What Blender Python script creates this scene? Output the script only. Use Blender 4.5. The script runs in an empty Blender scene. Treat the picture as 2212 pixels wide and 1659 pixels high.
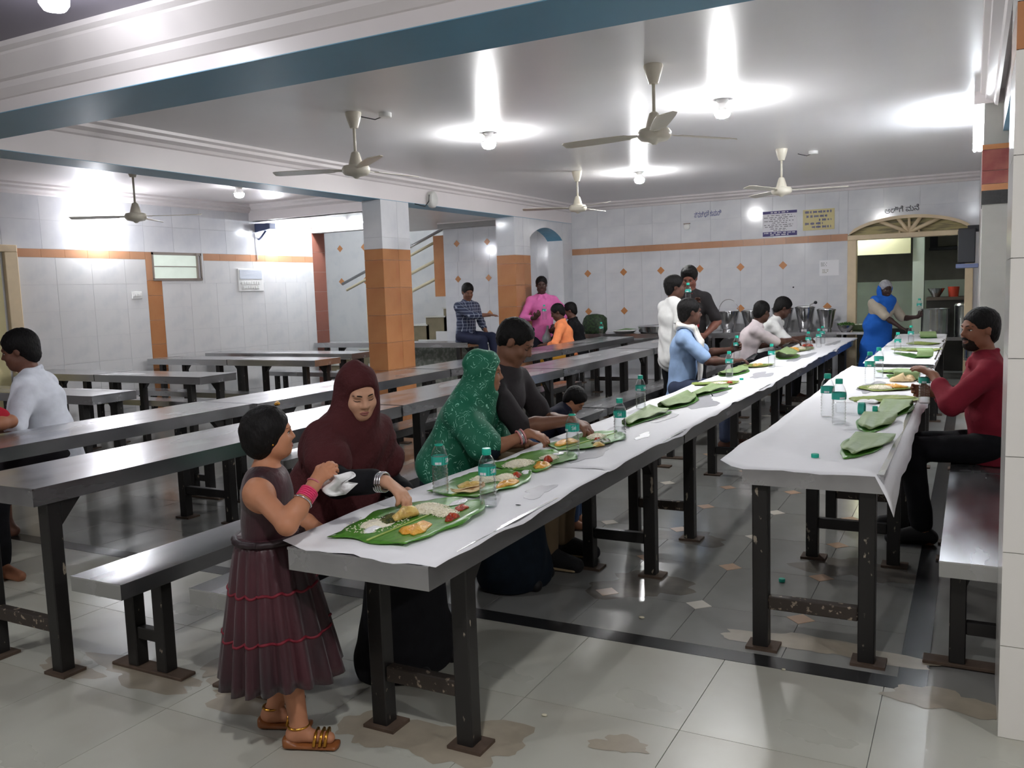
import bpy, bmesh, math, random
import numpy as np
from mathutils import Vector, Matrix, Euler

random.seed(7)
SC = bpy.context.scene
COL = SC.collection

# ------------------------------------------------------------------ camera
FPX, YAW, PIT, ROL, EYE = 1872.7, -0.489429, -0.106429, 0.033544, 1.5
fw = Vector((math.sin(YAW)*math.cos(PIT), math.cos(YAW)*math.cos(PIT), math.sin(PIT)))
rt = Vector((math.cos(YAW), -math.sin(YAW), 0.0))
dn = fw.cross(rt)
rt2 = rt*math.cos(ROL) + dn*math.sin(ROL)
dn2 = -rt*math.sin(ROL) + dn*math.cos(ROL)
camd = bpy.data.cameras.new('camera')
camd.sensor_width = 36.0
camd.lens = FPX/2212*36.0
camd.clip_start = 0.05
cam = bpy.data.objects.new('camera', camd)
COL.objects.link(cam)
cm = Matrix((rt2, -dn2, -fw)).transposed().to_4x4()
cm.translation = (0, 0, EYE)
cam.matrix_world = cm
SC.camera = cam

# ------------------------------------------------------------------ world, exposure
w = bpy.data.worlds.new('world')
SC.world = w
w.use_nodes = True
w.node_tree.nodes['Background'].inputs[0].default_value = (0.64, 0.62, 0.58, 1)
w.node_tree.nodes['Background'].inputs[1].default_value = 0.08
vs = SC.view_settings
vs.view_transform = 'Standard'
vs.look = 'None'
vs.gamma = 1.0
vs.use_curve_mapping = False
vs.exposure = 2.85
SC.cycles.use_denoising = True
SC.cycles.use_adaptive_sampling = True
SC.cycles.adaptive_threshold = 0.03
SC.cycles.max_bounces = 6
SC.cycles.diffuse_bounces = 4
SC.cycles.glossy_bounces = 3
SC.cycles.transmission_bounces = 7
SC.cycles.transparent_max_bounces = 20
SC.cycles.sample_clamp_indirect = 6.0
SC.cycles.caustics_reflective = False
SC.cycles.caustics_refractive = False
SC.cycles.blur_glossy = 0.5

LAMP = 1.0      # strength factor of every lamp in the place

# ------------------------------------------------------------------ materials
MATS = {}
def srgb(c):
    return tuple((x/12.92 if x <= 0.04045 else ((x+0.055)/1.055)**2.4) for x in [v/255 for v in c])

def mat(name, rgb=None, rough=0.5, metal=0.0, var=0.0, vscale=6.0, rgb2=None, mix_lo=0.45, mix_hi=0.6, bump=0.0, bscale=40.0,
        spec=0.5, emit=None, estr=0.0, trans=0.0, ior=1.45, coat=0.0, stretch=None, detail=4.0, sheen=0.0, rvar=0.0, alpha=1.0, sss=0.0):
    """procedural material: base colour, an optional second colour mixed in by noise, noise bump"""
    if name in MATS:
        return MATS[name]
    m = bpy.data.materials.new(name)
    m.use_nodes = True
    nt = m.node_tree
    b = nt.nodes['Principled BSDF']
    c = srgb(rgb) if rgb else (0.8, 0.8, 0.8)
    b.inputs['Base Color'].default_value = (*c, 1)
    b.inputs['Roughness'].default_value = rough
    b.inputs['Metallic'].default_value = metal
    b.inputs['Specular IOR Level'].default_value = spec
    b.inputs['IOR'].default_value = ior
    b.inputs['Transmission Weight'].default_value = trans
    b.inputs['Coat Weight'].default_value = coat
    b.inputs['Sheen Weight'].default_value = sheen
    b.inputs['Alpha'].default_value = alpha
    if sss:
        b.inputs['Subsurface Weight'].default_value = sss
        b.inputs['Subsurface Radius'].default_value = (0.012, 0.005, 0.003)
    if emit:
        b.inputs['Emission Color'].default_value = (*srgb(emit), 1)
        b.inputs['Emission Strength'].default_value = estr
    tc = nt.nodes.new('ShaderNodeTexCoord')
    src = tc.outputs['Object']
    if stretch:
        mp = nt.nodes.new('ShaderNodeMapping')
        mp.inputs['Scale'].default_value = stretch
        nt.links.new(src, mp.inputs['Vector'])
        src = mp.outputs['Vector']
    if var or rgb2:
        n = nt.nodes.new('ShaderNodeTexNoise')
        n.inputs['Scale'].default_value = vscale
        n.inputs['Detail'].default_value = detail
        nt.links.new(src, n.inputs['Vector'])
        r = nt.nodes.new('ShaderNodeValToRGB')
        nt.links.new(n.outputs['Fac'], r.inputs['Fac'])
        if rgb2:
            r.color_ramp.elements[0].position = mix_lo
            r.color_ramp.elements[1].position = mix_hi
            r.color_ramp.elements[0].color = (*c, 1)
            r.color_ramp.elements[1].color = (*srgb(rgb2), 1)
        else:
            r.color_ramp.elements[0].position = 0.3
            r.color_ramp.elements[1].position = 0.7
            r.color_ramp.elements[0].color = (*[max(0, x*(1-var)) for x in c], 1)
            r.color_ramp.elements[1].color = (*[min(1, x*(1+var)) for x in c], 1)
        nt.links.new(r.outputs['Color'], b.inputs['Base Color'])
        if rvar:
            mr = nt.nodes.new('ShaderNodeMapRange')
            mr.inputs['From Min'].default_value = 0.3
            mr.inputs['From Max'].default_value = 0.7
            mr.inputs['To Min'].default_value = max(0.02, rough-rvar)
            mr.inputs['To Max'].default_value = min(1, rough+rvar)
            nt.links.new(n.outputs['Fac'], mr.inputs['Value'])
            nt.links.new(mr.outputs['Result'], b.inputs['Roughness'])
    if bump:
        n2 = nt.nodes.new('ShaderNodeTexNoise')
        n2.inputs['Scale'].default_value = bscale
        n2.inputs['Detail'].default_value = 3.0
        nt.links.new(src, n2.inputs['Vector'])
        bp = nt.nodes.new('ShaderNodeBump')
        bp.inputs['Strength'].default_value = bump
        bp.inputs['Distance'].default_value = 0.01
        nt.links.new(n2.outputs['Fac'], bp.inputs['Height'])
        nt.links.new(bp.outputs['Normal'], b.inputs['Normal'])
    MATS[name] = m
    return m

TILE = mat('glazed_white_tile', (222, 223, 226), 0.12, rgb2=(206, 208, 214), vscale=3.0, mix_lo=0.4, mix_hi=0.75)
TILEB = mat('marbled_white_tile', (219, 219, 219), 0.16, rgb2=(207, 209, 211), vscale=5.0, mix_lo=0.5, mix_hi=0.8, detail=8)
GROUT = mat('grout', (204, 204, 206), 0.8)
ORANGE = mat('orange_tile', (186, 130, 86), 0.25, rgb2=(172, 112, 74), vscale=2.2, mix_lo=0.4, mix_hi=0.65)
ORANGE_DIM = mat('dim_orange_tile', (142, 92, 78), 0.3, var=0.08, vscale=3)  # orange pilaster tile, its dimness away from the lamps put into the brown
BAND = mat('tan_band_tile', (190, 142, 110), 0.25, var=0.06, vscale=4)
DIAMOND = mat('tan_diamond_tile', (196, 134, 86), 0.3)
PAINT = mat('white_paint', (226, 220, 220), 0.35, var=0.015, vscale=3)
CEILP = mat('gloss_ceiling_paint', (238, 237, 239), 0.28, var=0.015, vscale=2.0, bump=0.05, bscale=5.0)
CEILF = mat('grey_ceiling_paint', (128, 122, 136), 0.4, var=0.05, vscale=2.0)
BLUEP = mat('blue_paint', (104, 160, 190), 0.4, var=0.03, vscale=3)
KGREEN = mat('pale_green_paint', (196, 208, 190), 0.5, var=0.03)
KGREY = mat('dark_grey_paint', (112, 108, 98), 0.6, var=0.1)  # dark grey, slightly uneven by noise
CREAM = mat('cream_paint', (222, 202, 168), 0.4, var=0.05, vscale=8)
STONE = mat('pale_floor_stone', (188, 188, 176), 0.32, rgb2=(146, 132, 112), vscale=1.1, mix_lo=0.42, mix_hi=0.9, rvar=0.08, detail=5)
KOTA = mat('shaded_floor_stone', (150, 150, 146), 0.18, rgb2=(118, 114, 108), vscale=1.4, mix_lo=0.35, mix_hi=0.85, rvar=0.06, detail=5)  # wet inner floor; its shadows are put into the darker grey
GRANITE = mat('black_granite', (42, 42, 42), 0.25, var=0.25, vscale=60)
INLAY = mat('pale_marble', (204, 198, 186), 0.3, var=0.05)
INLAYP = mat('pink_marble', (176, 146, 120), 0.3, var=0.05)
STEEL = mat('brushed_steel', (186, 186, 188), 0.24, metal=0.92, var=0.10, vscale=5, rvar=0.08, bump=0.02, bscale=30, stretch=(1, 0.25, 1))
STEELS = mat('bright_steel', (200, 200, 202), 0.18, metal=0.95, var=0.08, vscale=6, rvar=0.05)
BLACKP = mat('chipped_black_paint', (34, 32, 31), 0.4, rgb2=(150, 140, 124), vscale=34, mix_lo=0.68, mix_hi=0.72, stretch=(1, 1, 0.45))
RUST = mat('rusty_paint', (58, 50, 44), 0.6, rgb2=(150, 136, 118), vscale=46, mix_lo=0.60, mix_hi=0.66)
WHITEPL = mat('white_plastic', (232, 232, 230), 0.35)
FANM = mat('cream_enamel', (222, 216, 200), 0.28)
DARKPL = mat('dark_plastic', (38, 40, 46), 0.4)
PAPER = mat('white_paper', (238, 238, 241), 0.75, var=0.008, vscale=20)
GLOW = mat('lamp_glow', (255, 255, 255), 0.5, emit=(250, 250, 250), estr=120.0*LAMP)
GLOWW = mat('bulb_glow', (255, 255, 255), 0.5, emit=(248, 250, 255), estr=26.0*LAMP)
GLOWT = mat('tube_glow', (255, 255, 255), 0.5, emit=(240, 248, 255), estr=30.0*LAMP)

# ------------------------------------------------------------------ mesh helpers
class MB:
    """collects shapes that become ONE mesh object"""
    def __init__(s):
        s.v = []; s.f = []
    def add(s, v, f):
        n = len(s.v)
        s.v += [tuple(p) for p in v]
        s.f += [tuple(i+n for i in q) for q in f]
        return s
    def box(s, a, b, mtx=None):
        x0, y0, z0 = a; x1, y1, z1 = b
        v = [(x0,y0,z0),(x1,y0,z0),(x1,y1,z0),(x0,y1,z0),(x0,y0,z1),(x1,y0,z1),(x1,y1,z1),(x0,y1,z1)]
        if mtx: v = [mtx @ Vector(p) for p in v]
        return s.add(v, [(0,3,2,1),(4,5,6,7),(0,1,5,4),(1,2,6,5),(2,3,7,6),(3,0,4,7)])
    def ring_stack(s, rings, cap=True, closed=True):
        n = len(rings[0]); v = [p for r in rings for p in r]; f = []
        for k in range(len(rings)-1):
            for i in range(n if closed else n-1):
                j = (i+1) % n
                f.append((k*n+i, k*n+j, (k+1)*n+j, (k+1)*n+i))
        if cap:
            f.append(tuple(range(n-1, -1, -1)))
            f.append(tuple((len(rings)-1)*n+i for i in range(n)))
        return s.add(v, f)
    def lathe(s, prof, n=24, c=(0,0,0), cap=True):
        rings = [[(c[0]+r*math.cos(2*math.pi*i/n), c[1]+r*math.sin(2*math.pi*i/n), c[2]+z) for i in range(n)] for r, z in prof]
        return s.ring_stack(rings, cap)
    def tube(s, path, r, n=8, cap=True):
        P = [Vector(p) for p in path]; rs = r if isinstance(r, (list, tuple)) else [r]*len(P)
        rings = []; up = Vector((0,0,1))
        for i, p in enumerate(P):
            d = (P[min(i+1, len(P)-1)]-P[max(i-1, 0)]).normalized()
            ref = up if abs(d.dot(up)) < 0.95 else Vector((1,0,0))
            a = d.cross(ref).normalized(); b = a.cross(d).normalized()
            rings.append([tuple(p + rs[i]*(a*math.cos(2*math.pi*k/n) + b*math.sin(2*math.pi*k/n))) for k in range(n)])
        return s.ring_stack(rings, cap)
    def ball(s, c, r, n=14, m=9, mtx=None):
        rr = r if isinstance(r, (list, tuple)) else (r, r, r)
        rings = []
        for j in range(1, m):
            t = math.pi*j/m
            ring = []
            for i in range(n):
                q = 2*math.pi*i/n
                p = Vector((rr[0]*math.sin(t)*math.cos(q), rr[1]*math.sin(t)*math.sin(q), -rr[2]*math.cos(t)))
                if mtx: p = mtx @ p
                ring.append((c[0]+p.x, c[1]+p.y, c[2]+p.z))
            rings.append(ring)
        return s.ring_stack(rings)
    def build(s, name, m, parent=None, smooth=False, bevel=0.0, loc=None, seg=2, auto=None):
        me = bpy.data.meshes.new(name)
        me.from_pydata(s.v, [], s.f)
        if bevel:
            bm = bmesh.new(); bm.from_mesh(me)
            bmesh.ops.recalc_face_normals(bm, faces=bm.faces)
            bmesh.ops.bevel(bm, geom=list(bm.edges), offset=bevel, segments=seg, affect='EDGES', profile=0.6, clamp_overlap=True)
            bm.to_mesh(me); bm.free()
        me.materials.append(m)
        if smooth:
            for p in me.polygons: p.use_smooth = True
        if auto:
            shade_auto(me, auto)
        me.update()
        return link(name, me, parent, loc)

def shade_auto(me, deg=35):
    for p in me.polygons: p.use_smooth = True
    bm = bmesh.new(); bm.from_mesh(me)
    lim = math.radians(deg)
    for e in bm.edges:
        if len(e.link_faces) == 2 and e.calc_face_angle(0) > lim: e.smooth = False
    bm.to_mesh(me); bm.free()

def link(name, me, parent=None, loc=None):
    o = bpy.data.objects.new(name, me)
    COL.objects.link(o)
    if parent: o.parent = parent
    if loc is not None: o.location = loc
    return o

def thing(name, label, cat, loc=(0,0,0), rz=0.0, group=None):
    o = bpy.data.objects.new(name, None)
    COL.objects.link(o)
    o.location = loc; o.rotation_euler = (0, 0, rz)
    o.empty_display_size = 0.1
    return tag(o, label, cat, group)

def tag(o, label, cat, group=None):
    o['label'] = label; o['category'] = cat
    if group: o['group'] = group
    return o

def struct(o, label=None):
    o['kind'] = 'structure'
    if label: o['label'] = label
    return o

def copy_tree(o, parent=None):
    c = o.copy(); COL.objects.link(c); c.parent = parent
    for ch in list(o.children): copy_tree(ch, c)
    return c

PCACHE = {}
def piece(name, m, parent, size, loc):
    """a thin box shared between alike pieces; size (dx,dy,dz), loc is its low corner"""
    k = (name, m.name, tuple(round(x, 4) for x in size))
    if k not in PCACHE:
        b = MB().box((0,0,0), size)
        me = bpy.data.meshes.new(name); me.from_pydata(b.v, [], b.f); me.materials.append(m); me.update()
        PCACHE[k] = me
    return link(name, PCACHE[k], parent, loc)

G = 0.0014       # half a joint
def tiles(parent, axis, face, sgn, us, zs, m, th=0.006, skip=None, name='tile'):
    """tiles on a wall. axis 'y': wall plane y=face, u is x; axis 'x': wall plane x=face, u is y. sgn: which way the tiles stand proud"""
    for i in range(len(us)-1):
        for k in range(len(zs)-1):
            u0, u1, z0, z1 = us[i]+G, us[i+1]-G, zs[k]+G, zs[k+1]-G
            if skip and skip(us[i], us[i+1], zs[k], zs[k+1]): continue
            lo = face if sgn > 0 else face-th
            if axis == 'y': piece(name, m, parent, (u1-u0, th, z1-z0), (u0, lo, z0))
            else: piece(name, m, parent, (th, u1-u0, z1-z0), (lo, u0, z0))

def steps(a, b, d):
    """a..b in steps of d, the last one cut"""
    out = [a]
    while out[-1]+d < b-0.03: out.append(out[-1]+d)
    return out+[b]

# ================================================================== THE SETTING
XL, XB, XR, YB, ZC, ZS = -9.5, -5.96, 0.06, 13.5, 2.895, 2.59
# ---- floor: bed, slabs, border strip, inlays
fl = struct(MB().box((-12.6, -4.0, -0.16), (4.2, 17.6, -0.006)).build('floor', KOTA), 'stone slab floor with black border strip and small diamond inlays')
OUTX = [-6.16+0.59*i for i in range(13)]
for i in range(12):
    for y0, y1 in ((0.27, 0.88), (0.88, 1.49), (1.49, 2.1), (2.1, 2.72), (2.72, 3.335)):
        piece('floor_slab', STONE, fl, (0.59-2*G, y1-y0-2*G, 0.006), (OUTX[i]+G, y0+G, -0.006))
INX = [-5.97]+[-5.74+0.4627*i for i in range(12)]+[-0.222]
INY = [3.44]+[3.89+0.605*i for i in range(16)]
for i in range(len(INX)-1):
    for k in range(len(INY)-1):
        piece('floor_slab', KOTA, fl, (INX[i+1]-INX[i]-2*G, INY[k+1]-INY[k]-2*G, 0.006), (INX[i]+G, INY[k]+G, -0.006))
piece('border_strip', GRANITE, fl, (5.85, 0.105, 0.007), (-5.97, 3.335, -0.006))
piece('border_strip', GRANITE, fl, (0.102, 9.9, 0.007), (-0.222, 3.44, -0.006))
dm = bpy.data.meshes.new('inlay')
s_ = 0.062
dm.from_pydata([(s_,0,0),(0,s_,0),(-s_,0,0),(0,-s_,0)]+[(s_,0,0.007),(0,s_,0.007),(-s_,0,0.007),(0,-s_,0.007)], [], [(4,5,6,7),(0,1,5,4),(1,2,6,5),(2,3,7,6),(3,0,4,7)])
dm.materials.append(INLAY); dm2 = dm.copy(); dm2.materials[0] = INLAYP
for i in range(6, 12):
    for k in range(1, 15):
        link('inlay', dm2 if (i+k) % 3 == 0 or i % 2 else dm, fl, (INX[i+1], INY[k], -0.0055))
# ---- ceilings
MBc = MB()
ce = struct(MB().box((XB-0.3, 3.55, ZC), (4.2, YB+0.1, ZC+0.15)).build('ceiling', CEILP), 'glossy pale grey painted ceiling of the dining hall')
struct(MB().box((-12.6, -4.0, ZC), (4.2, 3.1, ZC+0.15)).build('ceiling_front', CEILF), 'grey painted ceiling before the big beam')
struct(MB().box((XL, 3.55, ZC), (XB-0.33, 9.75, ZC+0.15)).build('ceiling_bay', PAINT), 'white ceiling of the side bay')
struct(MB().box((XL-0.05, 9.75, 2.66), (XB-0.33, 13.5, 2.9)).build('ceiling_stair_lobby', PAINT), 'low white ceiling before the staircase')
struct(MB().box((-12.6, 11.4, 3.4), (XB-0.3, 15.2, 3.5)).build('ceiling_stair', PAINT))
# ---- big front beam with mouldings
def moulding(name, prof, axis, a, b, m, parent=None):
    """extrude a closed profile along an axis: axis 'x' profile (y,z); axis 'y' profile (x,z)"""
    r0 = [(a, p, q) if axis == 'x' else (p, a, q) for p, q in prof]
    r1 = [(b, p, q) if axis == 'x' else (p, b, q) for p, q in prof]
    mb = MB().ring_stack([r0, r1])
    o = mb.build(name, m, parent)
    bm = bmesh.new(); bm.from_mesh(o.data); bmesh.ops.recalc_face_normals(bm, faces=bm.faces); bm.to_mesh(o.data); bm.free()
    return o
bf = struct(MB().box((-9.5, 3.1, ZS+0.004), (4.2, 3.55, 3.0)).build('trim_1', PAINT), 'big white ceiling beam with blue underside and stepped plaster mouldings')
MB().box((-9.5, 3.1, ZS), (4.2, 3.55, ZS+0.004)).build('beam_underside', BLUEP, bf)
moulding('cornice', [(3.1, 2.90), (2.94, 2.90), (2.94, 2.868), (2.965, 2.852), (2.97, 2.84), (3.035, 2.745), (3.05, 2.735), (3.06, 2.705), (3.09, 2.665), (3.1, 2.66)], 'x', -9.5, 4.2, PAINT, bf)
moulding('cornice', [(3.55, 2.90), (3.67, 2.90), (3.665, 2.87), (3.63, 2.85), (3.62, 2.82), (3.57, 2.80), (3.55, 2.78)], 'x', -5.9, 0.15, PAINT, bf)
# ---- beam over the columns (runs into the room)
b2 = struct(MB().box((XB-0.33, 3.55, ZS+0.004), (XB, YB, 3.0)).build('trim_2', PAINT), 'white ceiling beam over the orange columns with blue underside')
MB().box((XB-0.33, 3.55, ZS), (XB, YB, ZS+0.004)).build('beam_underside', BLUEP, b2)
def corn(x, sx, y0, y1, par):
    return moulding('cornice', [(x, 2.90), (x+sx*0.12, 2.90), (x+sx*0.115, 2.872), (x+sx*0.085, 2.856), (x+sx*0.08, 2.83), (x+sx*0.03, 2.81), (x+sx*0.02, 2.785), (x, 2.775)], 'y', y0, y1, PAINT, par)
corn(XB, 1, 3.6, YB, b2)
corn(XB-0.33, -1, 3.55, 9.75, b2)
# ---- right-hand beam
b3 = struct(MB().box((0.18, 3.55, ZS+0.004), (0.5, 7.75, 3.0)).build('trim_3', PAINT), 'white ceiling beam along the right side with blue underside')
MB().box((0.18, 3.55, ZS), (0.5, 7.75, ZS+0.004)).build('beam_underside', BLUEP, b3)
corn(0.14, -1, 3.6, 7.7, b3)
moulding('cornice_end', [(7.7, 2.9), (7.7, 2.80), (7.74, 2.82), (7.8, 2.86), (7.8, 2.9)], 'x', -0.02, 0.2, PAINT, b3)
# ---- columns
def column(name, x0, x1, y0, y1, label, top=ZS):
    c = struct(MB().box((x0+0.008, y0+0.008, 0), (x1-0.008, y1-0.008, top)).build(name, GROUT), label)
    zo = steps(0.0, 2.034, 0.318)
    for zs, m in ((zo, ORANGE), ([2.034, 2.165, top], TILE)):
        tiles(c, 'y', y0+0.008, -1, [x0, x1], zs, m)
        tiles(c, 'x', x1-0.008, 1, [y0, y0+(y1-y0)*0.56, y1], zs, m)
        tiles(c, 'x', x0+0.008, -1, [y0, y1], zs, m)
    return c
column('wall_column', -6.225, XB, 8.16, 8.72, 'square column tiled orange below and white above, in the side bay')
column('wall_column_back', -6.27, XB, 11.42, 11.93, 'orange and white tiled column beside the arched opening')
# arched opening between second column and the back wall
mb = MB()
na = 14; y0, y1, zsp, ztop = 11.93, 13.13, 2.30, 2.48
arc = [(y0+(y1-y0)*i/na, zsp+(ztop-zsp)*math.sin(math.pi*i/na)**0.75) for i in range(na+1)]
rA = [(XB-0.008, y, z) for y, z in arc]+[(XB-0.008, y, ZS) for y, z in reversed(arc)]
rB = [(XB-0.28, y, z) for y, z in arc]+[(XB-0.28, y, ZS) for y, z in reversed(arc)]
for i in range(na):
    for X in (XB-0.008, XB-0.28):
        v = [(X, arc[i][0], arc[i][1]), (X, arc[i+1][0], arc[i+1][1]), (X, arc[i+1][0], ZS), (X, arc[i][0], ZS)]
        mb.add(v, [(0,1,2,3)])
mb.box((XB-0.28, 13.13, 0), (XB-0.008, 13.5, ZS))
aw = struct(mb.build('wall_arch', TILE), 'white tiled arch beside the back wall with blue inner face')
mb = MB()
for i in range(na):
    mb.add([(XB-0.009, arc[i][0], arc[i][1]), (XB-0.28, arc[i][0], arc[i][1]), (XB-0.28, arc[i+1][0], arc[i+1][1]), (XB-0.009, arc[i+1][0], arc[i+1][1])], [(0,1,2,3)])
mb.build('arch_inner_face', BLUEP, aw)
tiles(aw, 'x', XB-0.008, 1, [13.135, 13.49], steps(0, ZS, 0.32), TILE)
# ---- back wall with kitchen opening
DX0, DX1, DZ = -1.61, 0.0, 2.135
def archz(x):
    t = (x-(DX0+DX1)/2)/((DX1-DX0)/2)
    return DZ+0.245*max(0, 1-t*t)**0.62
mb = MB()
mb.box((-8.5, YB, 0), (DX0, YB+0.16, ZC))
mb.box((DX1, YB, 0), (0.6, YB+0.16, ZC))
N = 20
for i in range(N):
    xa, xb = DX0+(DX1-DX0)*i/N, DX0+(DX1-DX0)*(i+1)/N
    za, zb = archz(xa), archz(xb)
    mb.add([(xa,YB,za),(xb,YB,zb),(xb,YB,ZC),(xa,YB,ZC),(xa,YB+0.16,za),(xb,YB+0.16,zb),(xb,YB+0.16,ZC),(xa,YB+0.16,ZC)],
           [(0,1,2,3),(7,6,5,4),(0,4,5,1)])
wb = struct(mb.build('wall_back', TILE), 'white tiled back wall with tan band and rows of tan diamonds')
mb0 = [x for x in steps(-8.5, DX0, 0.315)]
gx = [-8.5]+[-8.217+0.3165*i for i in range(21)]+[DX0]
gz = [0.0, 0.177, 0.493, 0.808, 1.121, 1.437, 1.752, 2.064]
tiles(wb, 'y', YB, -1, gx, gz[2:], TILE)
up = steps(-5.96, DX0, 0.47)
tiles(wb, 'y', YB, -1, up, [2.166, 2.50, 2.83], TILE)
tiles(wb, 'y', YB, -1, steps(DX0, 0.06, 0.47), [2.50, 2.83], TILE)
tiles(wb, 'y', YB, -1, steps(-5.96, DX0, 0.3165), [2.064, 2.166], BAND, name='band_tile')
tiles(wb, 'y', YB, -1, steps(-8.5, -6.3, 0.3165), [2.064, 2.385, 2.64], TILE)
dmm = bpy.data.meshes.new('diamond_tile')
s_ = 0.062
dmm.from_pydata([(s_,0,0),(0,0,s_),(-s_,0,0),(0,0,-s_)]+[(s_,-0.004,0),(0,-0.004,s_),(-s_,-0.004,0),(0,-0.004,-s_)], [], [(7,6,5,4),(0,1,5,4),(1,2,6,5),(2,3,7,6),(3,0,4,7)])
dmm.materials.append(DIAMOND)
for z in (1.121, 1.752):
    for i in range(0, 21, 2):
        if z > 1.5 and i == 20: continue
        link('diamond_tile', dmm, wb, (-8.217+0.633*(i//2), YB-0.006, z))
for x in (-8.217, -7.59): link('diamond_tile', dmm, wb, (x, YB-0.006, 2.385))
moulding('cornice', [(YB, 2.90), (YB-0.12, 2.90), (YB-0.115, 2.872), (YB-0.085, 2.856), (YB-0.08, 2.83), (YB-0.03, 2.81), (YB-0.02, 2.785), (YB, 2.775)], 'x', XB, 0.1, PAINT, wb)
piece('pilaster_tile', ORANGE, wb, (0.225, 0.012, 1.1), (-8.72, YB-0.004, 1.45))
piece('jamb', TILE, wb, (0.03, 0.9, 1.45), (-8.53, YB+0.16, 0.0))
# ---- left wall
wl = struct(MB().box((XL-0.2, 3.55, 0), (XL-0.006, 11.41, ZC)).build('wall_left', GROUT), 'white tiled left wall with tan band and one vertical tan strip')
WY0, WY1, WZ0, WZ1 = 7.93, 8.755, 1.815, 2.165
ly = steps(6.10, 11.09, 0.47)
def skipw(a, b, z0, z1):
    return (b > WY0-0.02 and a < WY1+0.02 and z1 > WZ0+0.02 and z0 < WZ1-0.02)
for ys in (steps(6.10, 7.83, 0.47), steps(8.068, 11.09, 0.47)):
    tiles(wl, 'x', XL-0.006, 1, ys, [0.0, 0.18, 0.495, 0.81, 1.125, 1.44, 1.755], TILEB)
tiles(wl, 'x', XL-0.006, 1, steps(6.10, 7.83, 0.47), [1.755, 2.07], TILEB)
tiles(wl, 'x', XL-0.006, 1, steps(8.80, 11.09, 0.47), [1.755, 2.07], TILEB)
tiles(wl, 'x', XL-0.006, 1, [8.068, 8.755, 8.80], [1.755, 1.812], TILEB)
tiles(wl, 'x', XL-0.006, 1, [8.755, 8.80], [1.812, 2.166], TILEB)
tiles(wl, 'x', XL-0.006, 1, steps(3.6, 11.09, 0.47), [2.168, 2.50, 2.84], TILE)
tiles(wl, 'x', XL-0.006, 1, steps(6.10, 7.83, 0.3), [2.07, 2.168], BAND, name='band_tile')
tiles(wl, 'x', XL-0.006, 1, steps(8.80, 11.09, 0.3), [2.07, 2.168], BAND, name='band_tile')
tiles(wl, 'x', XL-0.006, 1, [7.83, 7.93], [1.80, 2.168], BAND, name='band_tile')
tiles(wl, 'x', XL-0.006, 1, [7.83, 8.068], steps(0, 1.80, 0.32), ORANGE, name='strip_tile')
tiles(wl, 'x', XL-0.006, 1, [11.09, 11.40], steps(0, 2.66, 0.32), ORANGE_DIM, name='strip_tile')
corn(XL, 1, 3.55, 9.75, wl)
# window in the left wall (two frosted louvre panes)
FROST = mat('frosted_glass', (214, 224, 214), 0.35, emit=(206, 220, 206), estr=0.06, var=0.04)
ALU = mat('aluminium', (150, 140, 132), 0.4, metal=0.6)
wn = struct(MB().box((XL-0.004, WY0, WZ0-0.02), (XL+0.014, WY1, WZ0+0.01)).box((XL-0.004, WY0, WZ1-0.03), (XL+0.014, WY1, WZ1+0.005))
       .box((XL-0.004, WY0, WZ0), (XL+0.014, WY0+0.02, WZ1)).box((XL-0.004, WY1-0.10, WZ0), (XL+0.03, WY1-0.075, WZ1)).box((XL-0.004, WY1-0.02, WZ0), (XL+0.014, WY1, WZ1))
       .build('window_1', ALU), 'small ventilation window with two frosted panes in the tiled left wall')
piece('pane', FROST, wn, (0.006, WY1-0.12-WY0, 0.15), (XL+0.002, WY0+0.02, WZ0+0.01))
piece('pane', FROST, wn, (0.006, WY1-0.12-WY0, 0.145), (XL+0.006, WY0+0.02, WZ0+0.172))
piece('pane_bar', ALU, wn, (0.012, WY1-0.12-WY0, 0.012), (XL+0.003, WY0+0.02, WZ0+0.16))
# door at the left edge
d1 = struct(MB().box((XL-0.006, 5.94, 0), (XL+0.05, 6.09, 2.12)).box((XL-0.006, 4.9, 2.12), (XL+0.05, 6.09, 2.2)).box((XL-0.006, 4.9, 0), (XL+0.05, 5.02, 2.12)).build('door_1', CREAM, bevel=0.01), 'cream door frame at the near end of the tiled left wall')
MB().box((XL-0.004, 5.02, 0.01), (XL+0.02, 5.9, 2.1)).build('door_leaf', mat('yellow_cream_paint', (206, 196, 150), 0.45), d1)
# cross beam and lintels of the stair lobby
lb = struct(MB().box((XL, 9.72, 2.66), (XB-0.33, 9.86, 2.9)).build('trim_4', PAINT), 'white cross beam between left wall and column')
moulding('cornice', [(9.72, 2.90), (9.62, 2.90), (9.63, 2.872), (9.66, 2.85), (9.67, 2.82), (9.72, 2.79)], 'x', XL+0.1, XB-0.4, PAINT, lb)
LINT = mat('grey_lintel_paint', (150, 148, 146), 0.5)
struct(MB().box((XL, 11.1, 2.545), (-7.85, 11.3, 2.66)).build('trim_5', LINT), 'grey lintel over the staircase opening')
l6 = struct(MB().box((-7.85, 12.3, 2.565), (XB-0.28, 12.5, 2.66)).build('trim_6', LINT), 'grey lintel in front of the back wall')
MB().box((-7.85, 12.28, 2.64), (XB-0.28, 12.3, 2.665)).build('lintel_edge', PAINT, l6)
# staircase alcove
wa = struct(MB().box((-12.6, 14.9, 0), (-5.9, 15.1, 3.5)).box((-12.6, 11.4, 0), (-12.4, 15.0, 3.5)).box((-12.6, 11.41, 0), (XL-0.2, 11.55, 3.5)).build('wall_alcove', TILEB), 'white tiled wall behind the staircase with tan diamonds')
for x in (-12.0, -11.365, -10.73): 
    for z in (1.83, 2.53):
        o = link('diamond_tile', dmm, wa, (x-0.0, 14.9, z)); o.scale = (1.2, 1, 1.2)
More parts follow.
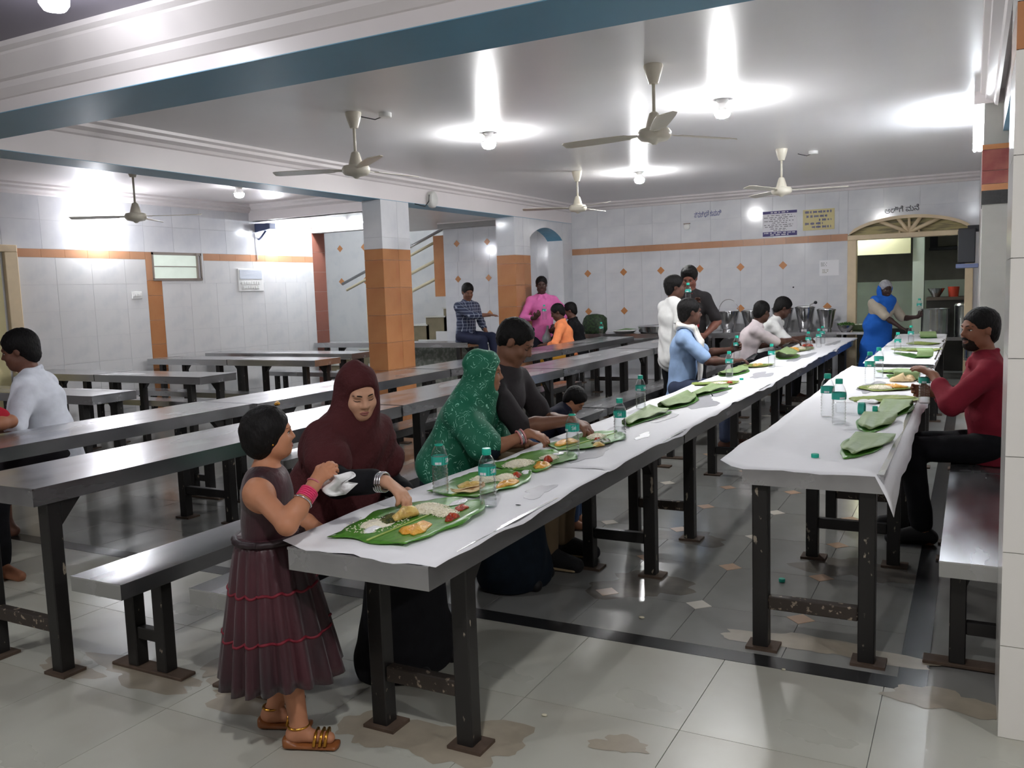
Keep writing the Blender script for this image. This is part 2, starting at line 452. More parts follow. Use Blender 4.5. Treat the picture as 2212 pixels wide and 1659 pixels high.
# remaining shell (out of sight, keeps the light in)
struct(MB().box((-12.8, -4.2, 0), (-12.6, 11.5, 3.0)).build('wall_outer_left', PAINT))
struct(MB().box((-12.8, -4.2, 0), (4.4, -4.0, 3.0)).build('wall_front', PAINT))
struct(MB().box((4.2, -4.0, 0), (4.4, 3.4, 3.0)).build('wall_outer_right', PAINT))
# ---- right side
wr = struct(MB().box((0.5, 3.5, 0), (0.65, 8.0, ZC)).box((XR, 8.27, 0), (0.65, YB, ZC)).build('wall_right', PAINT), 'plain painted right wall')
nc = struct(MB().box((0.108, 3.108, 0), (0.492, 3.542, ZS)).build('wall_column_near', GROUT), 'white tiled column at the right end of the big beam')
WARMT = mat('ivory_tile', (232, 229, 222), 0.18, var=0.015, vscale=4)
tiles(nc, 'y', 3.108, -1, [0.1, 0.3, 0.5], [0, 0.31, 0.62, 0.93, 1.24, 1.55, 1.86, 2.17], WARMT)
tiles(nc, 'x', 0.108, -1, [3.1, 3.55], [0, 0.31, 0.62, 0.93, 1.24, 1.55, 1.86, 2.17], WARMT)
for m_, za, zb in ((ORANGE, 2.17, 2.31), (WARMT, 2.31, 2.59)):
    tiles(nc, 'y', 3.108, -1, [0.1, 0.3, 0.5], [za, zb], m_)
    tiles(nc, 'x', 0.108, -1, [3.1, 3.55], [za, zb], m_)
REDT = mat('red_marble_tile', (140, 74, 72), 0.3, rgb2=(166, 104, 92), vscale=9, mix_lo=0.4, mix_hi=0.7)
fc = struct(MB().box((0.052, 7.758, 0), (0.492, 8.262, ZC)).build('wall_column_far', mat('unlit_grey_plaster', (166, 166, 160), 0.6, var=0.05)), 'grey column with red marble and black tile bands')  # unlit look of the column put into its grey
for z0, z1, m_ in ((2.46, 2.50, ORANGE), (2.30, 2.46, REDT), (2.20, 2.30, REDT), (2.15, 2.20, ORANGE), (2.045, 2.15, GRANITE)):
    tiles(fc, 'y', 7.758, -1, [0.044, 0.25], [z0, z1], m_)
    tiles(fc, 'x', 0.052, -1, [7.752, 8.262], [z0, z1], m_)
# ---- kitchen beyond the opening
kt = struct(MB().box((-4.0, 16.8, 0), (1.6, 17.0, 3.0)).box((-4.2, 13.66, 0), (-4.0, 17.0, 3.0)).box((1.4, 13.66, 0), (1.6, 17.0, 3.0)).build('wall_kitchen', KGREEN), 'pale green kitchen walls seen through the arched opening')
piece('dado', KGREY, kt, (5.4, 0.01, 1.3), (-4.0, 16.79, 1.45))
piece('skirting', mat('black_skirting', (34, 32, 30), 0.4), kt, (5.4, 0.02, 0.62), (-4.0, 16.78, 0.0))
struct(MB().box((-4.0, 13.66, 2.9), (1.6, 17.0, 3.0)).build('ceiling_kitchen', KGREY))
struct(MB().box((-0.87, 15.6, 0), (-0.70, 15.8, 2.9)).build('wall_pier_kitchen', mat('pale_pier_paint', (206, 214, 198), 0.5)), 'pale green pier inside the kitchen')
struct(MB().box((-3.4, 15.55, 1.90), (-0.9, 15.65, 2.9)).build('wall_hood_kitchen', mat('cream_panel', (226, 220, 176), 0.5)), 'bright cream panel hanging in the kitchen')
# kitchen opening frame with fanlight
fr = MB()
fr.box((DX0, YB-0.05, 0), (DX0+0.12, YB+0.12, 2.13)).box((DX1-0.10, YB-0.05, 0), (DX1, YB+0.12, 2.13)).box((DX0, YB-0.06, 2.065), (DX1, YB+0.12, 2.135))
d2 = struct(fr.build('door_2', CREAM, bevel=0.008), 'cream framed kitchen opening with an arched fanlight')
mb = MB(); mb2 = MB()
for i in range(N):
    xa, xb = DX0+(DX1-DX0)*i/N, DX0+(DX1-DX0)*(i+1)/N
    za, zb = archz(xa), archz(xb)
    la, lb2 = max(DZ, za-0.045), max(DZ, zb-0.045)
    for yy in (YB-0.045, YB+0.02):
        mb.add([(xa,yy,la),(xb,yy,lb2),(xb,yy,zb),(xa,yy,za)], [(0,1,2,3)])
    mb.add([(xa,YB-0.045,la),(xb,YB-0.045,lb2),(xb,YB+0.02,lb2),(xa,YB+0.02,la),(xa,YB-0.045,za),(xb,YB-0.045,zb),(xb,YB+0.02,zb),(xa,YB+0.02,za)], [(0,1,2,3),(4,5,6,7)])
mb.build('arch_frame', CREAM, d2)
mb = MB()
cx = (DX0+DX1)/2
for a in (25, 55, 90, 125, 155):
    ca, sa = math.cos(math.radians(a)), math.sin(math.radians(a))
    L = 0.05
    while L < 0.76 and DZ+L*sa < archz(cx+L*ca)-0.03: L += 0.01
    mb.tube([(cx, YB, DZ), (cx+L*ca, YB, DZ+L*sa)], 0.02 if a == 90 else 0.03, 6)
for k in range(12):
    a0, a1 = math.pi*k/12, math.pi*(k+1)/12
    mb.tube([(cx+0.13*math.cos(a0), YB, DZ+0.075*math.sin(a0)), (cx+0.13*math.cos(a1), YB, DZ+0.075*math.sin(a1))], 0.016, 6)
mb.build('fanlight_bars', CREAM, d2, smooth=True)
mb = MB()
for i in range(N):
    xa, xb = DX0+(DX1-DX0)*i/N, DX0+(DX1-DX0)*(i+1)/N
    mb.add([(xa,YB+0.05,DZ),(xb,YB+0.05,DZ),(xb,YB+0.05,archz(xb)-0.01),(xa,YB+0.05,archz(xa)-0.01)], [(0,1,2,3)])
mb.build('fanlight_panel', mat('dull_olive_panel', (176, 164, 116), 0.5, rgb2=(120, 112, 84), vscale=7, stretch=(0.5, 1, 4)), d2)

# ================================================================== LAMPS
def bulb_lamp(loc, label, group, glow=None):
    t = thing('ceiling_lamp', label, 'lamp', loc, 0, group)
    MB().lathe([(0.062, -0.086), (0.056, -0.07), (0.034, -0.03), (0.045, -0.015), (0.045, 0)], 20).build('lamp_base', WHITEPL, t, auto=40)
    MB().lathe([(0.062, -0.087), (0.060, -0.11), (0.045, -0.132), (0.01, -0.142)], 12).build('lamp_globe', glow or GLOW, t, smooth=True)
    return t
for k, (x, y) in enumerate(((-3.80, 6.85), (-1.71, 6.76), (-3.62, 10.28))):
    bulb_lamp((x, y, ZC), ('glowing ceiling lamp over the second row of steel tables, between two fans', 'glowing ceiling lamp above the long paper-covered table', 'glowing ceiling lamp towards the tiled back wall')[k], 'ceiling lamps of the hall')
bulb_lamp((-3.5, 2.52, ZC), 'glowing lamp on the grey ceiling before the big beam', 'ceiling lamps before the beam', GLOWW)
for x, y in ((-0.6, 0.6), (-4.6, -0.6), (2.2, 1.2)):
    bulb_lamp((x, y, ZC), {-0.6: 'ceiling lamp over the open floor before the right paper-covered row', -4.6: 'ceiling lamp over the open floor before the bare table rows', 2.2: 'ceiling lamp beyond the white tiled column'}[x], 'ceiling lamps over the open floor')
bulb_lamp((-8.0, 8.05, ZC), 'glowing round lamp on the white side bay ceiling', 'ceiling lamps of the side bay', GLOWW)
def wall_bulb(loc, label):
    t = thing('wall_lamp', label, 'lamp', loc)
    MB().box((0, -0.05, -0.05), (0.02, 0.05, 0.05)).tube([(0.02, 0, 0.0), (0.07, 0, 0.01)], 0.025, 10).build('lamp_holder', WHITEPL, t)
    MB().ball((0.13, 0, 0.0), 0.07, 12, 7).build('lamp_bulb', GLOWW, t, smooth=True)
wall_bulb((XL, 7.13, 2.41), 'glowing bulb on the tiled left wall below the ceiling fan')
wall_bulb((XL, 10.12, 2.42), 'glowing bulb on the tiled left wall beside the wall fan')
def tube_lamp(a, b, label, off=(0, 0, -0.03), group=None):
    a, b = Vector(a), Vector(b)
    t = thing('tube_lamp', label, 'lamp', tuple((a+b)/2), 0, group)
    h = (b-a)/2; d = h.normalized()
    s = Vector((0, 0, 1)).cross(d).normalized()*0.02
    mb = MB()
    o_ = Vector(off)
    for q in (1,):
        v = [(-h+s*k1+Vector((0,0,0.012*k2))) for k2 in (-1, 1) for k1 in (-1, 1)]+[(h+s*k1+Vector((0,0,0.012*k2))) for k2 in (-1, 1) for k1 in (-1, 1)]
        mb.add(v, [(0,1,3,2),(4,6,7,5),(0,4,5,1),(2,3,7,6),(0,2,6,4),(1,5,7,3)])
    mb.build('lamp_batten', WHITEPL, t)
    MB().tube([-h*0.97+o_, h*0.97+o_], 0.014, 10).build('lamp_tube', GLOWT, t, smooth=True)
tube_lamp((-9.45, 11.07, 2.645), (-8.75, 11.07, 2.645), 'lit tube lamp on the lintel before the stairs, beside the left wall', (0, -0.03, 0))
tube_lamp((-8.68, 11.07, 2.645), (-7.95, 11.07, 2.645), 'lit tube lamp on the lintel before the stairs, behind the orange column', (0, -0.03, 0))
tube_lamp((0.03, 7.85, 2.80), (0.03, 9.05, 2.62), 'lit tube lamp on the right wall above the red marble band', (-0.04, 0, 0))
tube_lamp((-2.8, 15.3, 2.6), (-1.2, 15.3, 2.6), 'kitchen tube lamp near the bright cream panel', (0, 0, -0.03))
tube_lamp((-11.8, 12.3, 3.38), (-10.4, 12.3, 3.38), 'added unseen tube lamp brightening the stair alcove', (0, 0, -0.03))  # out of view, added to lift the dark stair alcove

# ================================================================== TABLES AND BENCHES
def box_obj(name, m, parent, a, b, bevel=0.0):
    return MB().box(a, b).build(name, m, parent, bevel=bevel, seg=1 if bevel < 0.006 else 2)

PLATE = mat('rusty_foot_plate', (86, 70, 58), 0.75, var=0.25, vscale=14)
def make_table(w, L, T, legs_y, label, cat_group, loc, rz=0.0, leg=0.062, inset=0.06):
    """local x across (0..w), local y along (0..L)"""
    t = thing('steel_table', label, 'table', loc, rz, cat_group)
    mb = MB().box((0, 0, T-0.012), (w, L, T))
    for a, b in (((0, 0, T-0.072), (w, 0.012, T-0.012)), ((0, L-0.012, T-0.072), (w, L, T-0.012)), ((0, 0.012, T-0.072), (0.012, L-0.012, T-0.012)), ((w-0.012, 0.012, T-0.072), (w, L-0.012, T-0.012))):
        mb.box(a, b)
    o = mb.build('tabletop', STEEL, t)
    box_obj('edge_trim', STEELS, o, (-0.0015, -0.0015, T-0.006), (w+0.0015, 0.006, T+0.0012))
    x0, x1 = inset, w-inset
    for k, y in enumerate(legs_y):
        for x in (x0, x1-leg):
            lg = box_obj('leg', BLACKP, t, (x, y, 0.0), (x+leg, y+leg, T-0.02), 0.004)
            box_obj('foot_plate', PLATE, lg, (x-0.025, y-0.02, 0.0), (x+leg+0.04, y+leg+0.02, 0.012))
        box_obj('stretcher', BLACKP if k else RUST, t, (x0+leg, y+0.01, 0.17), (x1-leg, y+leg-0.01, 0.225), 0.004)
        s = 1 if k == 0 else -1
        yb = y+leg if k == 0 else y
        MB().add([(x1-leg+0.01, yb, T-0.18), (x1-0.01, yb, T-0.18), (x1-0.01, yb, T-0.07), (x1-leg+0.01, yb, T-0.07), (x1-leg+0.01, yb+s*0.1, T-0.07), (x1-0.01, yb+s*0.1, T-0.07)],
                 [(0,1,2,3),(0,4,5,1),(3,2,5,4),(0,3,4),(1,5,2)]).build('gusset', BLACKP, t)
    return t

def make_bench(w, L, T, label, group, loc, rz=0.0, inset=0.2):
    t = thing('steel_bench', label, 'bench', loc, rz, group)
    mb = MB().box((0, 0, T-0.01), (w, L, T))
    for a, b in (((0, 0, T-0.06), (w, 0.01, T-0.01)), ((0, L-0.01, T-0.06), (w, L, T-0.01)), ((0, 0.01, T-0.06), (0.01, L-0.01, T-0.01)), ((w-0.01, 0.01, T-0.06), (w, L-0.01, T-0.01))):
        mb.box(a, b)
    o = mb.build('seat', STEEL, t)
    box_obj('edge_trim', STEELS, o, (-0.001, -0.001, T-0.005), (w+0.001, 0.005, T+0.001))
    c = w/2; lg = 0.058
    for y in (inset, L-inset-lg):
        for x in (c-0.085-lg/2, c+0.085-lg/2):
            box_obj('leg', BLACKP, t, (x, y, 0.012), (x+lg, y+lg, T-0.01), 0.004)
        box_obj('stretcher', BLACKP, t, (c-0.085+lg/2, y+0.01, 0.13), (c+0.085-lg/2, y+lg-0.01, 0.18), 0.003)
        box_obj('foot_plate', PLATE, t, (c-0.205, y-0.01, 0.0), (c+0.205, y+lg+0.01, 0.014), 0.003)
        MB().add([(c-0.085+lg/2, y+0.02, T-0.06), (c-0.085+lg/2, y+0.04, T-0.06), (c-0.085+lg/2, y+0.02, T-0.13), (c-0.085+lg/2, y+0.04, T-0.13), (c-0.03, y+0.02, T-0.06), (c-0.03, y+0.04, T-0.06)],
                 [(0,1,5,4),(2,4,5,3),(0,2,3,1),(0,4,2),(1,3,5)]).build('brace', BLACKP, t)
    return t

TM, TR, T2 = 0.722, 0.769, 0.79
WT = 0.527
# main paper-covered row
ML = [('nearest end of the long paper-covered row, where the girl stands', 2.010), ('second in the long paper-covered row, holding folded leaves', 4.53), ('third in the long paper-covered row, before the man in light blue', 7.05), ('far end of the long paper-covered row, before the kitchen', 9.57)]
for k, (l_, y) in enumerate(ML):
    make_table(WT, 2.50, TM, (0.30, 2.17) if k == 0 else (0.36, 2.15), 'steel table ' + l_, 'tables of the long paper-covered row', (-1.89, y, 0))
# right-hand paper-covered row
RLx = [('nearest table of the right paper-covered row', 3.455, 1.90, (0.04, 1.34)), ('second table of the right paper-covered row, before the man in dark red', 5.37, 2.38, (0.14, 2.1)), ('third table of the right paper-covered row, after the gap', 8.05, 2.16, (0.08, 1.9)), ('last table of the right paper-covered row, at the kitchen opening', 10.23, 2.16, (0.2, 1.9))]
for l_, y, L, lg in RLx:
    make_table(WT, L, TR, lg, 'black-legged steel table, ' + l_, 'tables of the right paper-covered row', (-0.806, y, 0), inset=0.03)
# bare rows
for k, y in enumerate((2.06, 4.58, 7.10, 9.62)):
    make_table(0.52, 2.50, T2, (0.06, 2.30) if k == 0 else (0.2, 2.25), 'bare steel table, ' + ('near end of', 'second in', 'third in', 'far end of')[k] + ' the bare row beside the bench row', 'tables of the first bare row', (-3.765, y, 0), inset=0.01)
for k, (y, dx) in enumerate(((1.95, -0.02), (4.40, 0.02), (6.92, 0.02), (9.44, 0.02))):
    make_table(0.52, 2.45 if k == 0 else 2.50, T2, (0.25, 2.2), 'bare steel table, ' + ('near end of the bare row where an elbow rests', 'second in the bare row beside the orange columns', 'third in the bare row beside the orange columns', 'far end of the bare row, before the boy in orange')[k], 'tables of the second bare row', (-4.87+dx, y, 0), inset=0.01)
# benches: left side of the main row
for k, y in enumerate((2.17, 4.62, 7.08, 9.56)):
    make_bench(0.28, 2.42, 0.45, 'low steel bench, ' + ('near end of', 'second in', 'third in', 'far end of')[k] + ' the bench row where the women sit', 'benches along the paper-covered row', (-2.535, y, 0), inset=0.14)
for k, y in enumerate((2.09, 4.58, 7.08, 9.58)):
    make_bench(0.29, 2.45, 0.45, 'low steel bench, ' + ('near end of', 'second in', 'third in', 'far end of')[k] + ' the empty bench row beside bare tables', 'benches along the bare row', (-3.10, y, 0), inset=0.2)
for k, y in enumerate((4.2, 6.7)):
    make_bench(0.26, 2.4, 0.45, 'low steel bench wedged between the two bare table rows, ' + ('nearer one', 'farther one')[k], 'benches between the bare rows', (-4.20, y, 0), inset=0.5)
for k, y in enumerate((2.6, 5.1, 9.6)):
    make_bench(0.28, 2.4, 0.45, 'steel bench on the column side, ' + ('where the man in white sits', 'beside the orange column', 'where the boys sit')[k], 'benches on the column side', (-5.36, y, 0), inset=0.3)
# benches right
for k, (y, L) in enumerate(((3.50, 1.68), (5.20, 2.45))):
    make_bench(0.30, L, 0.45, 'low steel bench, ' + ('empty one reflecting dark red by the white column', 'one under the man in dark red', 'far one by the grey column')[k], 'benches by the right wall', (-0.09, y, 0), inset=0.12)
# side bay tables (lie across)
def across(x0, x1, y, T, label, group, w=0.46):
    L = x1-x0
    make_table(w, L, T, (0.15, L-0.25), label, group, (x1, y, 0), math.pi/2, inset=0.02)
def across_b(x0, x1, y, label, group):
    make_bench(0.26, x1-x0, 0.45, label, group, (x1, y, 0), math.pi/2, inset=0.2)
gS = 'tables of the side bay'
across(-8.2, -6.27, 4.55, T2-0.02, 'bare steel table in the side bay, its end just behind the man in white', gS, 0.42)
across(-9.3, -7.98, 5.83, T2, 'bare steel table in the side bay, touching the wall before the door', gS)
across(-7.97, -6.45, 5.83, T2, 'bare steel table in the side bay, reflecting the tan strip', gS)
across(-9.4, -8.0, 7.66, T2, 'bare steel table in the side bay, against the wall below the window', gS)
across(-7.99, -6.62, 7.66, T2, 'bare steel table in the side bay, whose end meets the column', gS)
across(-9.4, -6.85, 8.62, T2, 'bare steel table in the side bay, between switch board and column', gS)
across(-9.45, -6.55, 10.95, T2-0.02, 'bare steel table before the staircase, where the man in checks sits', gS, 0.45)
across_b(-9.0, -6.6, 6.42, 'low steel bench in the side bay, beside the table reflecting the strip', 'benches of the side bay')
across_b(-9.2, -6.7, 7.15, 'low steel bench in the side bay, below the ventilation window', 'benches of the side bay')
across_b(-9.2, -6.8, 9.5, 'low steel bench in the side bay, below the switch board', 'benches of the side bay')

# ================================================================== FANS
def make_fan(loc, drop, angles, label):
    t = thing('ceiling_fan', label, 'fan', loc, 0, 'ceiling fans')
    MB().lathe([(0.012, -0.12), (0.03, -0.118), (0.05, -0.06), (0.062, -0.012), (0.06, 0)], 18).build('canopy', FANM, t, auto=50)
    MB().lathe([(0.011, -drop+0.08), (0.011, -0.1)], 10).build('rod', FANM, t, smooth=True)
    MB().lathe([(0.014, -drop+0.13), (0.03, -drop+0.12), (0.045, -drop+0.07), (0.055, -drop+0.03), (0.095, -drop+0.02), (0.108, -drop), (0.105, -drop-0.03), (0.085, -drop-0.05), (0.03, -drop-0.06), (0.012, -drop-0.075)], 24).build('motor', FANM, t, auto=40)
    for a in angles:
        r = Matrix.Rotation(math.radians(a), 4, 'Z')
        prof = [(0.10, 0.018), (0.17, 0.022), (0.19, 0.05), (0.35, 0.058), (0.55, 0.062), (0.63, 0.058), (0.66, 0.03)]
        v = []; 
        for s, wd in prof:
            for q, dz in ((-wd, -0.008), (wd, 0.008)):
                for th in (0.0, 0.004):
                    v.append(tuple(r @ Vector((s, q, -drop-0.01+dz*min(1, s*4)+th))))
        f = []
        for i in range(len(prof)-1):
            a_, b_ = i*4, (i+1)*4
            f += [(a_, b_, b_+2, a_+2), (a_+1, a_+3, b_+3, b_+1), (a_, a_+1, b_+1, b_), (a_+2, b_+2, b_+3, a_+3)]
        f += [(0, 2, 3, 1), (len(v)-4, len(v)-3, len(v)-1, len(v)-2)]
        MB().add(v, f).build('blade', FANM, t)
    return t
make_fan((-4.20, 5.46, ZC), 0.42, (200, 320, 80), 'cream ceiling fan over the bare tables, nearer the big beam')
make_fan((-1.815, 5.45, ZC), 0.42, (175, 55, 295), 'cream ceiling fan over the paper-covered row, nearer the big beam')
make_fan((-4.195, 9.70, ZC), 0.42, (205, 85, 325), 'cream ceiling fan over the bare tables, nearer the back wall')
make_fan((-1.81, 9.61, ZC), 0.42, (10, 130, 250), 'cream ceiling fan over the paper-covered row, nearer the kitchen')
make_fan((-7.55, 6.15, ZC), 0.50, (210, 30, 120), 'cream ceiling fan in the white side bay')
# small junction box beside a fan
for (x, y), l_ in (((-4.02, 5.62), 'round white ceiling junction box beside the fan over the bare tables'), ((-1.55, 10.0), 'round white ceiling junction box beside the fan near the kitchen')):
    t = thing('junction_box', l_, 'junction box', (x, y, ZC))
    MB().lathe([(0.045, -0.035), (0.05, -0.03), (0.05, 0)], 14).build('box_cover', WHITEPL, t, auto=40)
    MB().tube([(0.0, 0, -0.02), (-0.06, -0.05, -0.05), (-0.14, -0.12, -0.03)], 0.004, 6).build('cable', DARKPL, t)

# ================================================================== THINGS ON THE WALLS
INKB = mat('blue_ink', (66, 74, 140), 0.5)
INKD = mat('dark_ink', (38, 38, 48), 0.5)
INKP = mat('purple_print', (70, 62, 120), 0.5)
INKW = mat('white_print', (226, 224, 230), 0.5)
YELL = mat('yellow_board', (214, 202, 150), 0.5, var=0.04)
def text_mesh(name, body, size, m, parent=None, loc=(0,0,0), rot=(math.pi/2, 0, 0), ext=0.001, sx=1.0, tilt=0.0):
    c = bpy.data.curves.new(name, 'FONT')
    c.body = body; c.size = size; c.extrude = ext; c.resolution_u = 3
    o = bpy.data.objects.new(name, c); COL.objects.link(o)
    dg = bpy.context.evaluated_depsgraph_get(); dg.update()
    me = bpy.data.meshes.new_from_object(o.evaluated_get(dg))
    bpy.data.objects.remove(o); bpy.data.curves.remove(c)
    me.materials.clear(); me.materials.append(m)
    n = link(name, me, parent, loc)
    n.rotation_euler = rot; n.scale = (sx, 1, 1)
    return n
def center_text(o, w=None):
    xs = [v.co.x for v in o.data.vertices] or [0, 1]
    return min(xs), max(xs)
YF = YB-0.0075
def wall_text(body, x0, x1, z, h, m, label, tilt):
    o = text_mesh('wall_lettering', body, h, m)
    a, b = center_text(o)
    k = (x1-x0)/max(1e-3, b-a)
    o.scale = (k, 1, 1); o.location = (x0-a*k, YF-0.001, z); o.rotation_euler = (math.pi/2, -tilt, 0)
    tag(o, label, 'lettering')
wall_text('ಸ್ವಚ್ಛತೆ ಕಾಪಾಡಿ', -3.865, -3.44, 2.545, 0.115, INKB, 'blue painted lettering on the upper tiles above the round wall dial', 0.03)
wall_text('ಅಡಿಗೆ ಮನೆ', -1.12, -0.68, 2.415, 0.105, INKD, 'dark painted lettering above the arched fanlight', 0.05)
def word_lines(parent, m, x0, x1, zs, h, seed, ragged=0.15, y=0.0):
    """rows of small printed words"""
    rnd = random.Random(seed); mb = MB()
    for z, a, b in zs:
        x = x0+(x1-x0)*a
        while x < x0+(x1-x0)*b:
            wl_ = min(rnd.uniform(0.03, 0.075), x0+(x1-x0)*b-x)
            n = max(1, int(wl_/0.011))
            for i in range(n):
                xx = x+i*0.011; hh = h*rnd.uniform(0.7, 1.15)
                mb.box((xx, y-0.0012, z-hh/2), (xx+0.008, y, z+hh/2))
            x += wl_+0.012
    return mb.build('lettering', m, parent)
t = thing('notice_board', 'white notice with purple top and bottom bars on upper tiles', 'notice', (-2.815, YF, 2.19))
box_obj('board', mat('white_notice', (222, 220, 226), 0.4), t, (0, -0.006, 0), (0.497, 0, 0.37))
box_obj('title_bar', INKP, t, (0, -0.0075, 0.33), (0.497, -0.006, 0.37)); box_obj('foot_bar', INKP, t, (0, -0.0075, 0), (0.497, -0.006, 0.066))
word_lines(t, INKW, 0.12, 0.38, [(0.35, 0, 1)], 0.02, 1, y=-0.0075)
word_lines(t, INKW, 0.02, 0.48, [(0.048, 0, 1), (0.02, 0.2, 0.8)], 0.018, 2, y=-0.0075)
word_lines(t, INKD, 0.02, 0.48, [(0.305, 0.1, 0.9), (0.275, 0, 1), (0.25, 0.2, 0.8), (0.222, 0, 0.95), (0.195, 0.25, 0.75), (0.165, 0, 0.9), (0.138, 0.03, 0.9), (0.108, 0.2, 0.7), (0.085, 0.3, 0.7)], 0.011, 3, y=-0.006)
t = thing('yellow_notice', 'yellow hand-lettered board on upper tiles beside purple-barred notice', 'notice', (-2.233, YF, 2.245))
box_obj('board', YELL, t, (0, -0.006, 0), (0.44, 0, 0.30))
word_lines(t, INKB, 0.03, 0.42, [(0.262, 0.0, 0.98), (0.20, 0.05, 0.8), (0.145, 0.5, 0.95), (0.095, 0.0, 0.66), (0.045, 0.25, 0.95)], 0.032, 5, y=-0.006)
t = thing('paper_notice', 'small white paper notice taped beside the kitchen frame', 'notice', (-2.0, YF, 1.575))
box_obj('sheet', PAPER, t, (0, -0.002, 0), (0.27, 0, 0.225))
word_lines(t, mat('grey_print', (150, 150, 150), 0.6), 0.02, 0.10, [(0.185, 0, 1), (0.165, 0, 1), (0.145, 0, 1)], 0.012, 6, y=-0.002)
word_lines(t, mat('olive_print', (166, 164, 150), 0.6), 0.04, 0.13, [(0.085, 0, 1), (0.065, 0, 1), (0.045, 0, 0.8)], 0.012, 7, y=-0.002)
t = thing('wall_dial', 'small round white dial on the upper tiles below blue lettering', 'dial', (-3.985, YF, 2.415), 0)
MB().lathe([(0.05, -0.004), (0.05, 0.012), (0.045, 0.016)], 18).build('dial_rim', WHITEPL, t, auto=40)
t.rotation_euler = (math.pi/2, 0, 0)
box_obj('bracket', ALU, t, (-0.05, 0.04, 0.0), (0.055, 0.055, 0.02))
# little hole on the tiles
tag(MB().lathe([(0.012, -0.0), (0.012, 0.004)], 10).build('wall_plug', DARKPL, loc=(-2.37, YF, 1.42)), 'dark wall plug in the white tiles above the buckets', 'plug').rotation_euler = (math.pi/2, 0, 0)
# switches on the left wall
t = thing('switch_board', 'white switch board with two rows of switches on left wall', 'switch board', (XL+0.001, 9.42, 1.63))
box_obj('back_plate', WHITEPL, t, (0, 0, 0), (0.012, 0.51, 0.335), 0.004)
box_obj('cover', mat('pale_blue_plastic', (206, 212, 222), 0.4), t, (0.012, 0.03, 0.18), (0.018, 0.48, 0.315))
for i in range(8): box_obj('switch', WHITEPL, t, (0.012, 0.06+i*0.048, 0.105), (0.026, 0.088+i*0.048, 0.145))
for i in range(7): box_obj('switch', WHITEPL, t, (0.012, 0.09+i*0.048, 0.04), (0.026, 0.118+i*0.048, 0.08))
t = thing('wall_switch', 'small white switch plate on the left wall beside the tan strip', 'switch', (XL+0.001, 7.58, 1.565))
box_obj('plate', WHITEPL, t, (0, 0, 0), (0.012, 0.15, 0.09), 0.003)
for i in range(4): box_obj('rocker', WHITEPL, t, (0.012, 0.012+i*0.033, 0.03), (0.02, 0.036+i*0.033, 0.065))
# wall speaker box by the second bulb
t = thing('wall_speaker', 'dark blue speaker box hung below the cross beam on left wall', 'speaker', (XL, 9.84, 2.50))
BLUEK = mat('dark_blue_plastic', (74, 84, 118), 0.4)
MB().add([(0, -0.02, 0), (0, 0.14, 0), (0.26, 0.02, 0.04), (0.26, 0.16, 0.04), (0, -0.02, 0.13), (0, 0.14, 0.13), (0.26, 0.02, 0.13), (0.26, 0.16, 0.13)], [(0,1,3,2),(4,6,7,5),(0,2,6,4),(1,5,7,3),(0,4,5,1),(2,3,7,6)]).build('speaker_case', BLUEK, t, bevel=0.012)
MB().tube([(0.0, 0.06, -0.10), (0.06, 0.06, -0.06), (0.14, 0.07, 0.02)], 0.018, 8).build('bracket', BLUEK, t, smooth=True)
MB().tube([(0.01, -0.01, 0.05), (0.008, -0.01, -0.2), (0.008, 0.0, -0.4)], 0.006, 6).build('cable', WHITEPL, t)
# oval speaker on the beam over the columns
t = thing('beam_speaker', 'oval white speaker with dangling black cable on the white beam', 'speaker', (XB, 9.19, 2.66))
mb = MB(); rings = []
for x, k in ((0, 0.9), (0.03, 1.0), (0.06, 0.97), (0.075, 0.8)):
    rings.append([(x, 0.085*k*math.cos(a), 0.105*k*math.sin(a)) for a in [2*math.pi*i/24 for i in range(24)]])
mb.ring_stack(rings).build('speaker_case', mat('offwhite_plastic', (206, 206, 202), 0.4), t, auto=45)
MB().tube([(0.05, -0.088, 0.05), (0.05, -0.10, -0.03), (0.03, -0.16, -0.095), (0.01, -0.35, -0.075)], 0.006, 6).build('cable', DARKPL, t, smooth=True)
# dark television box by the kitchen
t = thing('wall_television', 'dark television box with blue ledge on right wall near kitchen', 'television', (-0.17, 12.0, 1.60))
box_obj('case', DARKPL, t, (0.0, 0.0, 0.06), (0.19, 0.50, 0.48), 0.012)
box_obj('screen', mat('dark_screen', (22, 24, 32), 0.15), t, (-0.004, 0.03, 0.09), (0.0, 0.47, 0.45))
box_obj('ledge', mat('blue_grey_metal', (110, 122, 160), 0.4), t, (-0.02, -0.02, 0.0), (0.225, 0.5, 0.05), 0.005)
box_obj('bracket', DARKPL, t, (0.10, 0.2, 0.44), (0.225, 0.3, 0.52))

# ================================================================== STAIRCASE
STEP = mat('olive_stone', (128, 118, 94), 0.4, var=0.1, vscale=8)
NOSE = mat('pale_nosing', (206, 204, 196), 0.35)
st = struct(MB().box((-11.6, 13.66, 0), (-11.55, 14.9, 0.02)).build('wall_stair_base', STEP), 'stone staircase climbing to the right behind the back wall')
for k in range(13):
    x0 = -11.5+0.40*k; z1 = 0.155*(k+1)
    box_obj('stair_step', STEP, st, (x0, 13.72, 0), (-6.2 if k > 8 else x0+0.46, 14.88, z1))
    box_obj('nosing', NOSE, st, (x0-0.02, 13.70, z1-0.022), (-6.2 if k > 8 else x0+0.44, 14.88, z1+0.004))
mb = MB()
for k in range(13):
    x0 = -11.5+0.40*k
    mb.box((x0+0.25, 13.66, 0), (x0+0.65, 13.71, max(0.05, 0.155*(k+1)-0.28)))
mb.build('stringer', TILEB, st)
RAILC = mat('cream_rail_paint', (212, 200, 168), 0.4)
